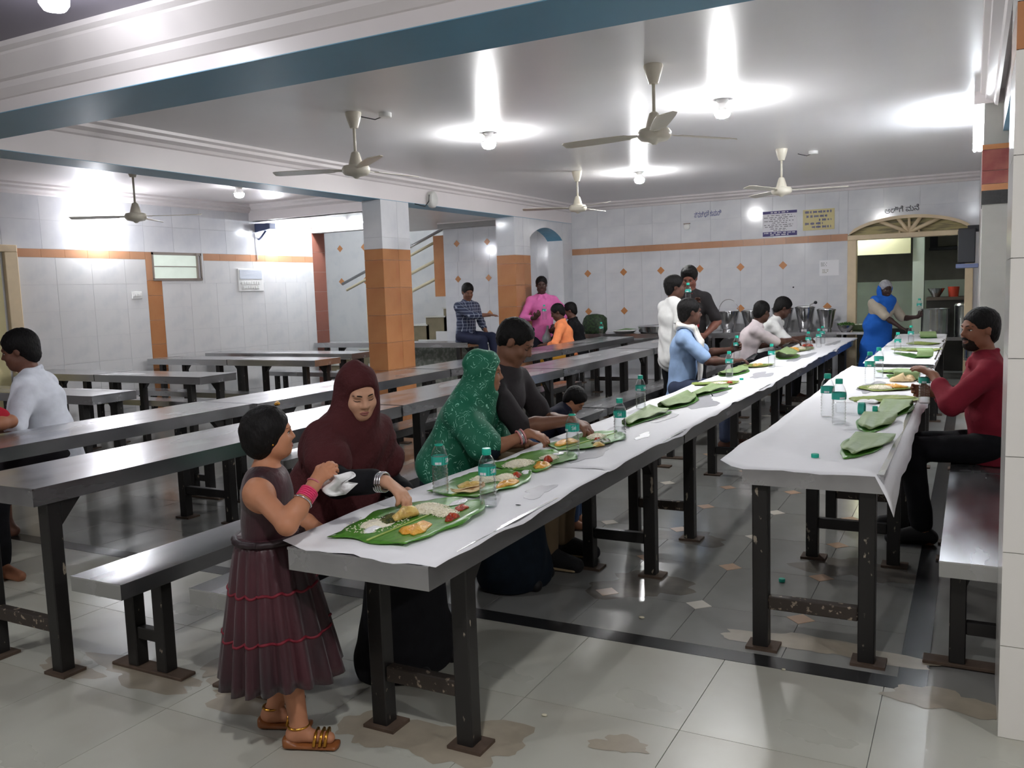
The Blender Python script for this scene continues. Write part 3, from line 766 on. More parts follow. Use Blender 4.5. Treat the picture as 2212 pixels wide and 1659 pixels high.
def rail(off, x0, x1, y, m, r):
    z = lambda x: 0.155*((x+11.5)/0.40)+off
    return MB().tube([(x0, y, z(x0)), (x1, y, z(x1))], r, 10).build('handrail', m, st, smooth=True)
rail(1.62, -11.15, -8.45, 13.86, STEELS, 0.028); rail(1.46, -11.05, -8.45, 13.86, RAILC, 0.026)
rail(1.05, -9.45, -8.40, 13.62, RAILC, 0.03); rail(0.72, -9.4, -8.30, 13.62, RAILC, 0.03); rail(2.0, -9.5, -8.7, 14.4, RAILC, 0.03)
MB().tube([(-10.28, 13.6, 0), (-10.28, 13.6, 1.62)], 0.03, 10).build('newel_post', STEELS, st, smooth=True)
MB().tube([(-10.36, 13.62, 0), (-10.36, 13.62, 1.4)], 0.028, 10).build('newel_post', RAILC, st, smooth=True)
MB().box((-10.33, 13.57, 1.62), (-10.23, 13.63, 1.84)).build('newel_cap', STEELS, st, bevel=0.015)
mb = MB()
for k in range(9): mb.box((-10.72, 14.86, 1.80+k*0.1), (-10.50, 14.899, 1.86+k*0.1))
mb.box((-10.73, 14.88, 1.75), (-10.49, 14.9, 2.70)).build('lattice_grille', mat('dark_grille', (44, 42, 42), 0.5), wa)
# granite plinth under the last side-bay table
tag(box_obj('granite_plinth', mat('mottled_granite', (120, 124, 116), 0.25, rgb2=(166, 168, 160), vscale=16, mix_lo=0.45, mix_hi=0.7), None, (-8.3, 11.43, 0), (-6.62, 11.70, 0.70)), 'mottled grey granite plinth behind the table where the man in checks sits', 'plinth')

# ================================================================== PAPER TABLE COVERS
WET = mat('wet_paper', (176, 176, 182), 0.35, var=0.05, vscale=25)
def paper(x0, x1, y0, y1, z, label, seed=0, over_r=0.05, over_l=0.0, front=0.0, corner=None, curl_l=0.0, wets=(), wl=-9, wr=9):
    """sheet lying on a table from x0 to x1; beyond wr (table edge) it sags; ragged ends"""
    rnd = random.Random(seed)
    ny = max(8, int((y1-y0)/0.06)); us = []
    x = x0-over_l
    nx = 14
    xs = [x0-over_l+(x1+over_r-x0+over_l)*i/nx for i in range(nx+1)]
    ph = [rnd.uniform(0, 6.28) for _ in range(6)]
    v = []; f = []
    for j in range(ny+1):
        y = y0+(y1-y0)*j/ny
        for i, x in enumerate(xs):
            e = 0.007*math.sin(y*3.1+ph[0])+0.004*math.sin(y*7.7+ph[1])+0.003*math.sin(y*19+ph[5])
            xx = x+(e if i == nx else 0)+(0.5*e if i == 0 else 0)
            yy = y
            if j == 0: yy += 0.012*math.sin(x*21+ph[2])+0.006*math.sin(x*57+ph[3])-front*(0.5+0.5*math.sin(x*5+ph[4]))
            if j == ny: yy += 0.012*math.sin(x*17+ph[3])
            zz = z+0.0022+0.0012*math.sin(x*9+y*2.3+ph[1])**2
            if xx > wr:
                d = xx-wr
                s = min(1.0, d/0.03)
                zz -= 0.9*d*s+0.01*math.sin(y*6+ph[2])*s
                if zz > z-0.002*s: zz = z+0.002-0.004*s
                xx = wr+0.004+d*0.55
            if xx < wl and curl_l:
                d = wl-xx
                zz += curl_l*d*(0.6+0.4*math.sin(y*2.1+ph[4]))
            if corner and j < 9 and xx > wr-0.02:
                k = (9-j)/9
                zz -= corner*k*k*min(1, (xx-wr+0.02)/0.05)
            ed = min(1.0, min(j, ny-j)/3)
            if i in (0, nx) and xx < wr: zz += 0.004+0.004*math.sin(y*5+ph[0])
            v.append((xx, yy, zz))
    n = nx+1
    for j in range(ny):
        for i in range(nx): f.append((j*n+i, j*n+i+1, (j+1)*n+i+1, (j+1)*n+i))
    cx, cy = (x0+x1)/2, y0
    o = MB().add([(a-cx, b-cy, c-z) for a, b, c in v], f).build('paper_cover', PAPER, None, smooth=True, loc=(cx, cy, z))
    so = o.modifiers.new('thick', 'SOLIDIFY'); so.thickness = 0.0012; so.offset = 1
    tag(o, label, 'paper cover')
    for (wx, wy, rx, ry) in wets:
        m_ = 26; pts = []
        pk = [rnd.uniform(0, 6.28) for _ in range(4)]
        for i in range(m_):
            a = 2*math.pi*i/m_
            r = 1+0.25*math.sin(2*a+pk[0])+0.22*math.sin(3*a+pk[1])+0.14*math.sin(6*a+pk[2])
            pts.append((wx-cx+rx*r*math.cos(a), wy-cy+ry*r*math.sin(a), 0.0056))
        MB().add(pts+[(p[0], p[1], 0.0046) for p in pts], [tuple(range(m_))]+[(i, (i+1) % m_, m_+(i+1) % m_, m_+i) for i in range(m_)]).build('wet_patch', WET, o)
    return o
paper(-1.90, -1.363, 2.035, 3.42, TM, 'white paper cover with a ragged front edge at the girl', 1, over_r=0.014, over_l=0.03, front=0.03, wr=-1.363, wl=-1.885, curl_l=0.25, wets=((-1.47, 2.95, 0.05, 0.10), (-1.62, 3.10, 0.02, 0.05)))
paper(-1.90, -1.363, 3.40, 8.2, TM+0.0022, 'white paper cover, wet in patches, under the folded leaves', 2, over_r=0.012, over_l=0.015, wr=-1.363, wets=((-1.58, 3.75, 0.07, 0.22), (-1.50, 4.25, 0.03, 0.1), (-1.70, 4.33, 0.06, 0.2), (-1.66, 4.95, 0.09, 0.3), (-1.58, 5.6, 0.10, 0.34), (-1.62, 6.2, 0.08, 0.24), (-1.56, 7.4, 0.07, 0.3)))
paper(-1.89, -1.363, 8.18, 12.45, TM+0.0044, 'white paper cover running to the far end before the kitchen', 3, over_r=0.012, wr=-1.363, wets=((-1.55, 9.2, 0.08, 0.5), (-1.5, 11.3, 0.05, 0.4)))
paper(-0.83, -0.281, 3.40, 7.74, TR, 'white paper cover hanging over the corner of the right row', 4, over_r=0.07, over_l=0.05, wr=-0.281, wl=-0.805, curl_l=0.35, corner=0.09, wets=((-0.60, 6.3, 0.07, 0.3),))
paper(-0.83, -0.281, 8.06, 10.2, TR, 'white paper cover after the gap of the right row', 5, over_r=0.02, wr=-0.281)
paper(-0.83, -0.281, 10.25, 12.42, TR, 'white paper cover before the woman in the blue saree', 6, over_r=0.01, wr=-0.281)

# ================================================================== BOTTLES
TEAL = mat('teal_cap_plastic', (32, 178, 152), 0.35)
LABEL = mat('teal_label', (58, 178, 160), 0.35)
LABELD = mat('deep_teal_label', (30, 150, 132), 0.35)
def pet_material(nm='clear_plastic', tint=(0.965, 0.975, 0.98), ior=1.5, extra=0.04):
    m = bpy.data.materials.new(nm); m.use_nodes = True
    nt = m.node_tree; nt.nodes.remove(nt.nodes['Principled BSDF'])
    out = nt.nodes['Material Output']
    tr = nt.nodes.new('ShaderNodeBsdfTransparent'); tr.inputs[0].default_value = (*tint, 1)
    gl = nt.nodes.new('ShaderNodeBsdfGlossy'); gl.inputs['Roughness'].default_value = 0.06
    fr_ = nt.nodes.new('ShaderNodeLayerWeight'); fr_.inputs['Blend'].default_value = ior-1.0
    pw = nt.nodes.new('ShaderNodeMath'); pw.operation = 'POWER'; pw.inputs[1].default_value = 2.2
    sc_ = nt.nodes.new('ShaderNodeMath'); sc_.operation = 'MULTIPLY'; sc_.inputs[1].default_value = 0.8
    nt.links.new(fr_.outputs['Facing'], pw.inputs[0]); nt.links.new(pw.outputs[0], sc_.inputs[0])
    mx = nt.nodes.new('ShaderNodeMixShader')
    ad = nt.nodes.new('ShaderNodeMath'); ad.operation = 'ADD'; ad.inputs[1].default_value = extra
    nt.links.new(sc_.outputs[0], ad.inputs[0]); nt.links.new(ad.outputs[0], mx.inputs[0])
    nt.links.new(tr.outputs[0], mx.inputs[1]); nt.links.new(gl.outputs[0], mx.inputs[2])
    nt.links.new(mx.outputs[0], out.inputs['Surface'])
    return m
PET = pet_material()
WATER = pet_material('water', (0.97, 0.98, 0.98), 1.4, 0.05)
def bottle_prof():
    p = [(0.024, 0.002), (0.029, 0.004), (0.031, 0.012)]
    z = 0.018
    for k in range(6):
        p += [(0.0315, z), (0.0292, z+0.006), (0.0315, z+0.012)]; z += 0.0135
    p += [(0.0285, 0.108), (0.0285, 0.114), (0.0318, 0.122), (0.0318, 0.152), (0.031, 0.158), (0.026, 0.175), (0.0175, 0.19), (0.0135, 0.194)]
    return p
def make_bottle(full, cap):
    t = thing('water_bottle', '', 'bottle', (0, 0, 0), 0, 'water bottles')
    b = MB().lathe(bottle_prof()+[(0.0135, 0.205), (0.0128, 0.213)], 20, cap=False).build('bottle_body', PET, t, auto=50)
    MB().lathe([(0.001, 0.0015), (0.024, 0.0021)], 20, cap=False).build('bottle_base', PET, b)
    if full > 0:
        pr = [(max(0.004, r-0.0022), z+0.001) for r, z in bottle_prof() if z < full]
        pr = [(0.002, 0.0035)]+pr+[(pr[-1][0], full), (0.002, full)]
        MB().lathe(pr, 16).build('water', WATER, t, auto=50)
    lb_ = MB().lathe([(0.0324, 0.121), (0.0324, 0.153)], 24, cap=False).build('label_band', LABEL, t, smooth=True)
    def patch(a0, a1, z0, z1, m_, nm, r=0.0328):
        n = 5
        v = [(r*math.cos(a0+(a1-a0)*i/n), r*math.sin(a0+(a1-a0)*i/n), z) for z in (z0, z1) for i in range(n+1)]
        MB().add(v, [(i, i+1, n+2+i, n+1+i) for i in range(n)]).build(nm, m_, lb_, smooth=True)
    patch(0.1, 2.2, 0.1215, 0.1525, LABELD, 'label_panel')
    patch(-0.75, -0.3, 0.1235, 0.133, INKW, 'label_print', 0.0331)
    patch(-0.25, 0.0, 0.1235, 0.133, INKW, 'label_print', 0.0331)
    # white lettering on the dark panel
    def arcstroke(pts, m_):
        r = 0.0333
        P = [(r*math.cos(0.55+x*13), r*math.sin(0.55+x*13), 0.129+z) for x, z in pts]
        MB().tube(P, 0.0011, 5).build('label_lettering', m_, lb_)
    arcstroke([(0.014, 0.014), (0.008, 0.017), (0.002, 0.013), (0.008, 0.009), (0.012, 0.005), (0.006, 0.001), (0.0, 0.003)], INKW)
    arcstroke([(0.022, 0.001), (0.022, 0.011)], INKW); arcstroke([(0.022, 0.014), (0.022, 0.016)], INKW)
    arcstroke([(0.030, 0.001), (0.028, 0.014), (0.036, 0.003), (0.036, 0.016)], INKW); arcstroke([(0.046, 0.001), (0.046, 0.016)], INKW)
    MB().lathe([(0.0165, 0.1935), (0.0168, 0.199), (0.0150, 0.2)], 20, cap=False).build('neck_ring', TEAL, t, auto=40)
    if cap:
        n = 40
        rings = [[((r+(0.0006 if i % 2 and r > 0.014 else 0))*math.cos(2*math.pi*i/n), (r+(0.0006 if i % 2 and r > 0.014 else 0))*math.sin(2*math.pi*i/n), z) for i in range(n)] for r, z in ((0.0158, 0.2), (0.0158, 0.214), (0.0145, 0.2165), (0.004, 0.217))]
        MB().ring_stack(rings).build('cap', TEAL, t, auto=35)
    return t
B_full, B_mid, B_low, B_open = make_bottle(0.172, True), make_bottle(0.105, True), make_bottle(0.0, True), make_bottle(0.150, False)
BUSED = set()
def bottle(src, loc, label, rz=0.0, rot=None, scale=1.0, group='water bottles'):
    if src.name in BUSED: o = copy_tree(src)
    else: o = src; BUSED.add(src.name)
    o.location = loc; o.rotation_euler = rot or (0, 0, rz); o.scale = (scale,)*3
    tag(o, label, 'bottle', group)
    return o
zm, zr = TM+0.0058, TR+0.005
L0 = -1.2     # turns the printed side to the open floor
bottle(B_open, (-1.80, 2.765, zm), 'uncapped water bottle beside the leaf of the woman in maroon', L0+0.4)
bottle(B_full, (-1.53, 2.66, zm), 'capped water bottle near the table edge, before the second leaf', L0)
bottle(B_open, (-1.625, 3.63, zm), 'open water bottle between the leaves of the eating couple', L0-0.6)
bottle(B_full, (-1.563, 4.08, zm+0.002), 'capped water bottle standing past the last eaten leaf', L0-0.9)
bottle(B_mid, (-1.845, 5.19, zm+0.002), 'water bottle behind the long folded leaf', L0)
bottle(B_mid, (-1.775, 7.18, zm+0.002), 'half empty bottle at the forearm of the man in light blue', L0)
bottle(B_low, (-1.60, 8.03, zm+0.004), 'empty bottle beside the folded leaf before the man in pale pink', L0)
bottle(B_full, (-1.60, 10.03, zm+0.004), 'water bottle at the reaching hand of the man in pale pink', L0)
bottle(B_low, (-1.575, 10.6, zm+0.004), 'front bottle of the pair at the far end of the long table', L0)
bottle(B_mid, (-1.62, 11.2, zm+0.004), 'back bottle of the pair at the far end of the long table', L0)
bottle(B_low, (-0.675, 4.85, zr), 'left one of two empty bottles beside the bottle lying down', L0, scale=1.08)
bottle(B_low, (-0.585, 4.60, zr), 'right one of two empty bottles beside the bottle lying down', L0+0.6, scale=1.08)
bottle(B_low, (-0.655, 5.0, zr+0.033), 'empty bottle lying on its side on the right paper', 0, (math.pi/2, 0, 1.50))
bottle(B_low, (-0.62, 6.45, zr), 'front one of two bottles beside the brown wrapped leaf', L0, scale=1.05)
bottle(B_mid, (-0.60, 6.88, zr), 'back one of two bottles beside the brown wrapped leaf', L0+0.5, scale=1.05)
bottle(B_low, (-0.62, 9.0, zr), 'bottle after the gap in the right row', L0)
bottle(B_mid, (-0.58, 10.3, zr), 'bottle at the hand of the woman in the blue saree', L0)
bottle(B_mid, (-4.80, 11.85, T2+0.001), 'bottle on the bare table beside the dark green sack', L0)
# loose caps
def cap(loc, label, rx=0.0):
    n = 30
    o = MB().ring_stack([[(r*math.cos(2*math.pi*i/n), r*math.sin(2*math.pi*i/n), z) for i in range(n)] for r, z in ((0.0155, 0.0), (0.016, 0.012), (0.0145, 0.015), (0.004, 0.0155))]).build('bottle_cap', TEAL, None, auto=35, loc=loc)
    o.rotation_euler = (rx, 0, 0.4)
    tag(o, label, 'bottle cap')
cap((-1.82, 2.57, zm), 'teal bottle cap near the fingers of the woman in maroon')
cap((-1.63, 6.99, zm+0.002), 'teal bottle cap on the paper before the man in light blue')
cap((-0.564, 3.71, zr), 'teal bottle cap on the bare corner of the right paper')
for k, p in enumerate(((-0.82, 4.36), (-0.82, 5.17), (-0.79, 5.5))): cap((p[0], p[1], 0.002), ('teal bottle cap lying on the open aisle floor', 'teal bottle cap on the floor beside the right table leg', 'teal bottle cap on the floor under the right row')[k])

# ================================================================== BANANA LEAVES AND FOOD
LEAF = mat('banana_leaf', (86, 148, 46), 0.32, rgb2=(66, 124, 40), vscale=9, mix_lo=0.35, mix_hi=0.7, stretch=(1, 5, 1), bump=0.15, bscale=30)
LEAFY = mat('yellow_green_leaf', (140, 156, 62), 0.35, rgb2=(104, 124, 48), vscale=10, stretch=(1, 5, 1))
LEAFB = mat('leaf_underside', (142, 164, 112), 0.5, rgb2=(124, 148, 96), vscale=9, mix_lo=0.35, mix_hi=0.7, stretch=(1, 6, 1), bump=0.2, bscale=28)
RIB = mat('leaf_rib', (164, 184, 96), 0.4)
def leaf_flat(a, b, w, z, label, seed=0, m=None, tip=0.5, lift=0.01, cut=False):
    """open banana leaf from a to b (2D points), width w"""
    rnd = random.Random(seed); a = Vector(a); b = Vector(b)
    L = (b-a).length; ang = math.atan2(b.y-a.y, b.x-a.x)
    nu, nv = 22, 10; v = []; f = []
    p = [rnd.uniform(0, 6.28) for _ in range(4)]
    for i in range(nu+1):
        t = i/nu
        wd = w/2*(0.80+0.20*math.sin(math.pi*min(1, (t+0.12)*0.9))) if cut else w/2*min(1, (math.sin(math.pi*min(1, t*0.86+0.10)))**0.6)
        if t > 0.8: wd *= max(0.25, 1-(((t-0.8)/0.2)**2)*(0.5 if cut else 0.72))
        if not cut and t < 0.1: wd *= 0.75+2.5*t
        for j in range(nv+1):
            s = -1+2*j/nv
            e = (0.03*math.sin(9*t+p[0])+0.02*math.sin(23*t+p[1]))*w
            y = s*(wd+e*(abs(s) > 0.9))
            x = L*t+0.02*L*math.sin(5*s+p[2])*(i in (0, nu))
            zz = 0.003+lift*max(0, abs(s)-0.55)*2*(0.5+0.5*math.sin(7*t+p[3]+(2 if s > 0 else 0)))+0.002*math.sin(40*t+3*s)**2*abs(s)
            if j == nv//2: zz -= 0.0015
            v.append((x, y, zz))
    n = nv+1
    for i in range(nu):
        for j in range(nv): f.append((i*n+j, (i+1)*n+j, (i+1)*n+j+1, i*n+j+1))
    o = MB().add(v, f).build('banana_leaf', m or LEAF, None, smooth=True, loc=(a.x, a.y, z))
    o.rotation_euler = (0, 0, ang)
    so = o.modifiers.new('thick', 'SOLIDIFY'); so.thickness = 0.0012
    MB().tube([(0.005, 0, 0.0035), (L*0.5, 0, 0.0035), (L*0.97, 0, 0.0035)], [0.004, 0.003, 0.0015], 6).build('midrib', RIB, o, smooth=True)
    tag(o, label, 'leaf plate', 'open banana leaf plates')
    return o
def leaf_fold(a, b, w, z, label, seed=0, h=0.03, shape='half', m=None, food=None):
    """banana leaf folded over along the line a-b; the pale underside shows; opens towards +v"""
    rnd = random.Random(seed); a = Vector(a); b = Vector(b)
    L = (b-a).length; ang = math.atan2(b.y-a.y, b.x-a.x)
    p = [rnd.uniform(0, 6.28) for _ in range(4)]
    nu, nv = 18, 16; v = []; f = []
    for i in range(nu+1):
        t = i/nu
        if shape == 'half': k = (math.sin(math.pi*(0.08+0.86*t)))**0.55
        elif shape == 'tri': k = 0.25+0.75*min(1, 1.25*t)
        else: k = 0.9+0.1*math.sin(6*t)
        wd = w*k
        for j in range(nv+1):
            s = j/nv                       # 0 lower sheet edge .. 0.5 fold .. 1 upper sheet edge
            e = 0.03*w*math.sin(11*t+p[0])+0.02*w*math.sin(27*t+p[1])
            if s < 0.45: y = (wd*1.04+e)*(1-s/0.45); zz = 0.003
            elif s < 0.62:
                q = (s-0.45)/0.17*math.pi
                y = -h*0.5*math.sin(q); zz = 0.003+h*0.5*(1-math.cos(q))
            else:
                q = (s-0.62)/0.38
                y = (wd*0.93-e)*q; zz = 0.003+h*(1-0.55*q)+0.006*math.sin(14*t+p[2])*q+0.004*math.sin(5*q+p[3])
            v.append((L*t+0.015*math.sin(6*s+p[2])*(i in (0, nu)), y, zz))
    n = nv+1
    for i in range(nu):
        for j in range(nv): f.append((i*n+j, i*n+j+1, (i+1)*n+j+1, (i+1)*n+j))
    o = MB().add(v, f).build('folded_leaf', m or LEAFB, None, smooth=True, loc=(a.x, a.y, z))
    o.data.materials.append(LEAF)
    for k_, pl in enumerate(o.data.polygons):
        if (k_ % nv)/nv < 0.45: pl.material_index = 1
    o.rotation_euler = (0, 0, ang)
    so = o.modifiers.new('thick', 'SOLIDIFY'); so.thickness = 0.0014; so.material_offset = 0
    tag(o, label, 'folded leaf', 'folded banana leaves')
    return o
RICE = mat('cooked_rice', (244, 238, 216), 0.5, var=0.03, vscale=60)
CURRY = mat('orange_curry', (226, 158, 54), 0.35, rgb2=(240, 184, 84), vscale=40, bump=0.4, bscale=90)
DAL = mat('yellow_dal', (226, 196, 118), 0.4, rgb2=(200, 160, 84), vscale=40, bump=0.3, bscale=80)
PICKLE = mat('red_pickle', (196, 76, 36), 0.3, rgb2=(150, 42, 26), vscale=70, bump=0.5, bscale=120)
CURD = mat('white_curd', (250, 250, 252), 0.25)
GREENS = mat('cooked_greens', (92, 92, 36), 0.4, rgb2=(50, 62, 26), vscale=60, bump=0.5, bscale=100)
BREAD = mat('flatbread', (226, 200, 152), 0.6, rgb2=(176, 122, 70), vscale=26, mix_lo=0.55, mix_hi=0.7, bump=0.3, bscale=50)
def rice(c, rx, ry, h, n, z, label, seed, ang=0.0, spread=1.0):
    rnd = random.Random(seed); mb = MB()
    # core mound
    rings = [[((rx*0.8*k)*math.cos(2*math.pi*i/16)*(1+0.12*math.sin(3*i)), (ry*0.8*k)*math.sin(2*math.pi*i/16)*(1+0.1*math.sin(2*i)), zz) for i in range(16)] for k, zz in ((1, 0.0), (0.85, h*0.4), (0.55, h*0.75), (0.15, h*0.92))]
    mb.ring_stack(rings)
    for _ in range(n):
        a = rnd.uniform(0, 6.283); r = math.sqrt(rnd.random())*spread
        x, y = rx*r*math.cos(a), ry*r*math.sin(a)
        zz = max(0.0015, h*(1-min(1, r)**1.6)*0.95)+rnd.uniform(0, 0.002)
        d = Euler((rnd.uniform(-0.6, 0.6), rnd.uniform(-0.6, 0.6), rnd.uniform(0, 6.28))).to_matrix()
        g = [Vector((0.0052, 0, 0)), Vector((0, 0.0016, 0)), Vector((-0.0052, 0, 0)), Vector((0, -0.0016, 0)), Vector((0, 0, 0.0016)), Vector((0, 0, -0.0016))]
        g = [d @ q + Vector((x, y, zz)) for q in g]
        mb.add(g, [(0,1,4),(1,2,4),(2,3,4),(3,0,4),(1,0,5),(2,1,5),(3,2,5),(0,3,5)])
    o = mb.build('rice_heap', RICE, None, loc=(c[0], c[1], z)); o.rotation_euler = (0, 0, ang)
    tag(o, label, 'rice'); o['kind'] = 'stuff'
    return o
def blob(c, rx, ry, h, m, z, label, seed, ang=0.0, cat='curry', name='curry_portion'):
    rnd = random.Random(seed); n = 22; p = [rnd.uniform(0, 6.28) for _ in range(5)]
    rings = []
    for k, zz in ((1.0, 0), (0.97, h*0.35), (0.8, h*0.75), (0.5, h*0.98), (0.15, h*1.02)):
        ring = []
        for i in range(n):
            a = 2*math.pi*i/n
            r = k*(1+0.22*math.sin(2*a+p[0])+0.14*math.sin(3*a+p[1])+0.09*math.sin(7*a+p[2]))
            ring.append((rx*r*math.cos(a), ry*r*math.sin(a), zz*(1+0.35*math.sin(3*a+p[3])*(k < 0.9))))
        rings.append(ring)
    o = MB().ring_stack(rings).build(name, m, None, smooth=True, loc=(c[0], c[1], z)); o.rotation_euler = (0, 0, ang)
    tag(o, label, cat)
    return o
def flatbread(c, r, z, label, ang):
    n = 18; v = []; f = []
    for j in range(7):
        for i in range(n):
            a = 2*math.pi*i/n; k = j/6
            x, y = r*k*math.cos(a)*(1+0.06*math.sin(3*a)), r*k*math.sin(a)*0.8
            zz = 0.004+0.012*max(0, x/r)*k+0.003*math.sin(5*a)*k
            if y > 0.25*r: zz += 0.012*(y/r); y = 0.5*r-y*0.9
            v.append((x, y, zz))
    for j in range(6):
        for i in range(n): f.append((j*n+i, j*n+(i+1) % n, (j+1)*n+(i+1) % n, (j+1)*n+i))
    o = MB().add(v, f).build('flatbread', BREAD, None, smooth=True, loc=(c[0], c[1], z)); o.rotation_euler = (0, 0, ang)
    so = o.modifiers.new('thick', 'SOLIDIFY'); so.thickness = 0.003
    tag(o, label, 'bread')
zl = zm+0.002; zf = zl+0.0045
# leaf A before the woman in maroon
leaf_flat((-1.675, 2.13), (-1.66, 2.73), 0.345, zl, 'green banana leaf of food before the woman in maroon headscarf', 11, cut=True, lift=0.012)
nA = 'on the leaf of the woman in maroon'
rice((-1.70, 2.53), 0.075, 0.075, 0.024, 520, zf, 'white rice heap '+nA, 1)
rice((-1.61, 2.50), 0.05, 0.05, 0.018, 260, zf, 'small grainy rice heap beside red pickle '+nA, 2)
rice((-1.765, 2.31), 0.07, 0.09, 0.008, 240, zf, 'scattered rice grains at the cut end '+nA, 3, spread=1.4)
blob((-1.60, 2.30), 0.038, 0.085, 0.012, CURRY, zf, 'orange curry '+nA, 21, 0.3)
blob((-1.725, 2.42), 0.035, 0.06, 0.024, DAL, zf+0.004, 'yellow mashed dal '+nA, 22, 0.2)
blob((-1.745, 2.38), 0.05, 0.065, 0.012, GREENS, zf, 'dark cooked greens under dal '+nA, 23, 0.2)
blob((-1.555, 2.45), 0.022, 0.03, 0.016, PICKLE, zf, 'dark red pickle '+nA, 24, cat='pickle', name='pickle')
blob((-1.60, 2.585), 0.02, 0.045, 0.01, PICKLE, zf, 'orange red pickle streak '+nA, 25, cat='pickle', name='pickle')
blob((-1.655, 2.665), 0.025, 0.045, 0.006, CURD, zf, 'white curd near the tip '+nA, 26, cat='curd', name='curd')
blob((-1.735, 2.24), 0.024, 0.038, 0.006, CURD, zf, 'white curd at the cut end '+nA, 27, cat='curd', name='curd')
# leaf B (unattended, beside the bottles)
leaf_flat((-1.745, 2.755), (-1.71, 3.24), 0.29, zl, 'untouched banana leaf of food between the two women', 12, cut=True)
nB = 'on the untouched leaf between the women'
rice((-1.755, 3.03), 0.06, 0.07, 0.022, 380, zf, 'white rice heap '+nB, 4)
rice((-1.685, 3.08), 0.05, 0.06, 0.02, 300, zf, 'second rice heap beside pickle '+nB, 5)
blob((-1.63, 2.99), 0.03, 0.07, 0.012, CURRY, zf, 'orange curry '+nB, 31, 0.1)
blob((-1.76, 2.92), 0.04, 0.05, 0.012, DAL, zf, 'yellow cabbage curry '+nB, 32)
flatbread((-1.72, 2.84), 0.07, zf+0.002, 'folded browned flatbread '+nB, 0.9)
blob((-1.66, 3.13), 0.02, 0.03, 0.014, PICKLE, zf, 'red pickle '+nB, 33, cat='pickle', name='pickle')
blob((-1.66, 3.22), 0.02, 0.035, 0.006, CURD, zf, 'white curd '+nB, 34, cat='curd', name='curd')
# leaf C green headscarf
leaf_flat((-1.745, 3.255), (-1.71, 3.70), 0.28, zl, 'banana leaf of food before the woman in green headscarf', 13, cut=True)
nC = 'on the leaf of the woman in green'
rice((-1.77, 3.36), 0.065, 0.10, 0.02, 420, zf, 'brownish mixed rice '+nC, 6)
rice((-1.70, 3.53), 0.045, 0.05, 0.016, 220, zf, 'white rice heap '+nC, 7)
blob((-1.655, 3.36), 0.032, 0.07, 0.014, CURRY, zf, 'orange curry '+nC, 41, 0.1)
blob((-1.67, 3.455), 0.022, 0.03, 0.02, PICKLE, zf, 'red pickle '+nC, 42, cat='pickle', name='pickle')
blob((-1.70, 3.63), 0.02, 0.03, 0.006, CURD, zf, 'white curd '+nC, 43, cat='curd', name='curd')
# leaf D man in dark shirt
leaf_flat((-1.74, 3.74), (-1.66, 4.30), 0.29, zl+0.002, 'banana leaf of food before the man in dark shirt', 14, cut=False)
nD = 'on the leaf of the man in dark shirt'
rice((-1.70, 4.10), 0.05, 0.07, 0.022, 300, zf+0.002, 'white rice heap '+nD, 8)
blob((-1.62, 3.98), 0.035, 0.07, 0.012, GREENS, zf+0.002, 'dark greens '+nD, 51)
blob((-1.78, 3.90), 0.04, 0.08, 0.016, CURRY, zf+0.002, 'yellow orange curry '+nD, 52)
blob((-1.655, 4.0), 0.018, 0.026, 0.014, PICKLE, zf+0.002, 'red pickle '+nD, 53, cat='pickle', name='pickle')
blob((-1.60, 3.88), 0.025, 0.03, 0.014, DAL, zf+0.002, 'yellow dal '+nD, 54)
# folded leaves of the long table
zl2 = zl+0.003
leaf_fold((-1.70, 4.50), (-1.76, 5.10), 0.14, zl2, 'folded leaf standing past the capped bottle', 61, h=0.035, shape='tri').scale = (1, -1, 1)
leaf_fold((-1.72, 5.20), (-1.74, 5.86), 0.13, zl2, 'long folded leaf beside the wet patches', 62, h=0.04, shape='half').scale = (1, -1, 1)
leaf_fold((-1.70, 5.84), (-1.72, 6.42), 0.15, zl2, 'folded leaf with frayed edge before the eaten leaf', 63, h=0.03, shape='tri').scale = (1, -1, 1)
leaf_flat((-1.90, 6.55), (-1.60, 6.78), 0.24, zl2, 'eaten yellowed leaf with scraps near loose cap', 64, LEAFY)
rice((-1.72, 6.66), 0.07, 0.06, 0.01, 160, zl2+0.006, 'rice scraps on the eaten yellowed leaf', 9)
blob((-1.65, 6.68), 0.022, 0.025, 0.012, PICKLE, zl2+0.006, 'red pickle on the eaten yellowed leaf', 65, cat='pickle', name='pickle')
leaf_fold((-1.86, 7.22), (-1.82, 7.85), 0.12, zl2, 'folded leaf at the hands of the man in light blue', 66, h=0.035).scale = (1, -1, 1)
leaf_flat((-1.86, 8.0), (-1.66, 8.35), 0.24, zl2+0.003, 'eaten leaf with yellow scraps past the man in light blue', 67, LEAFY)
blob((-1.76, 8.17), 0.05, 0.1, 0.012, DAL, zl2+0.009, 'yellow scraps on the eaten leaf past the man in light blue', 68)
leaf_fold((-1.70, 8.9), (-1.75, 9.6), 0.16, zl2+0.003, 'curled folded leaf before the man in pale pink', 69, h=0.08).scale = (1, -1, 1)
leaf_flat((-1.86, 9.7), (-1.66, 10.5), 0.30, zl2+0.003, 'leaf of food under the reaching hand of the man in pale pink', 70, LEAFY)
blob((-1.74, 9.9), 0.06, 0.16, 0.03, CURRY, zl2+0.009, 'orange rice on the leaf of the man in pale pink', 71)
rice((-1.70, 10.2), 0.05, 0.10, 0.03, 160, zl2+0.009, 'white rice on the leaf of the man in pale pink', 72)
blob((-1.72, 10.75), 0.05, 0.12, 0.02, PICKLE, zl2+0.006, 'orange scraps behind the far bottles', 73, cat='scraps', name='food_scraps')
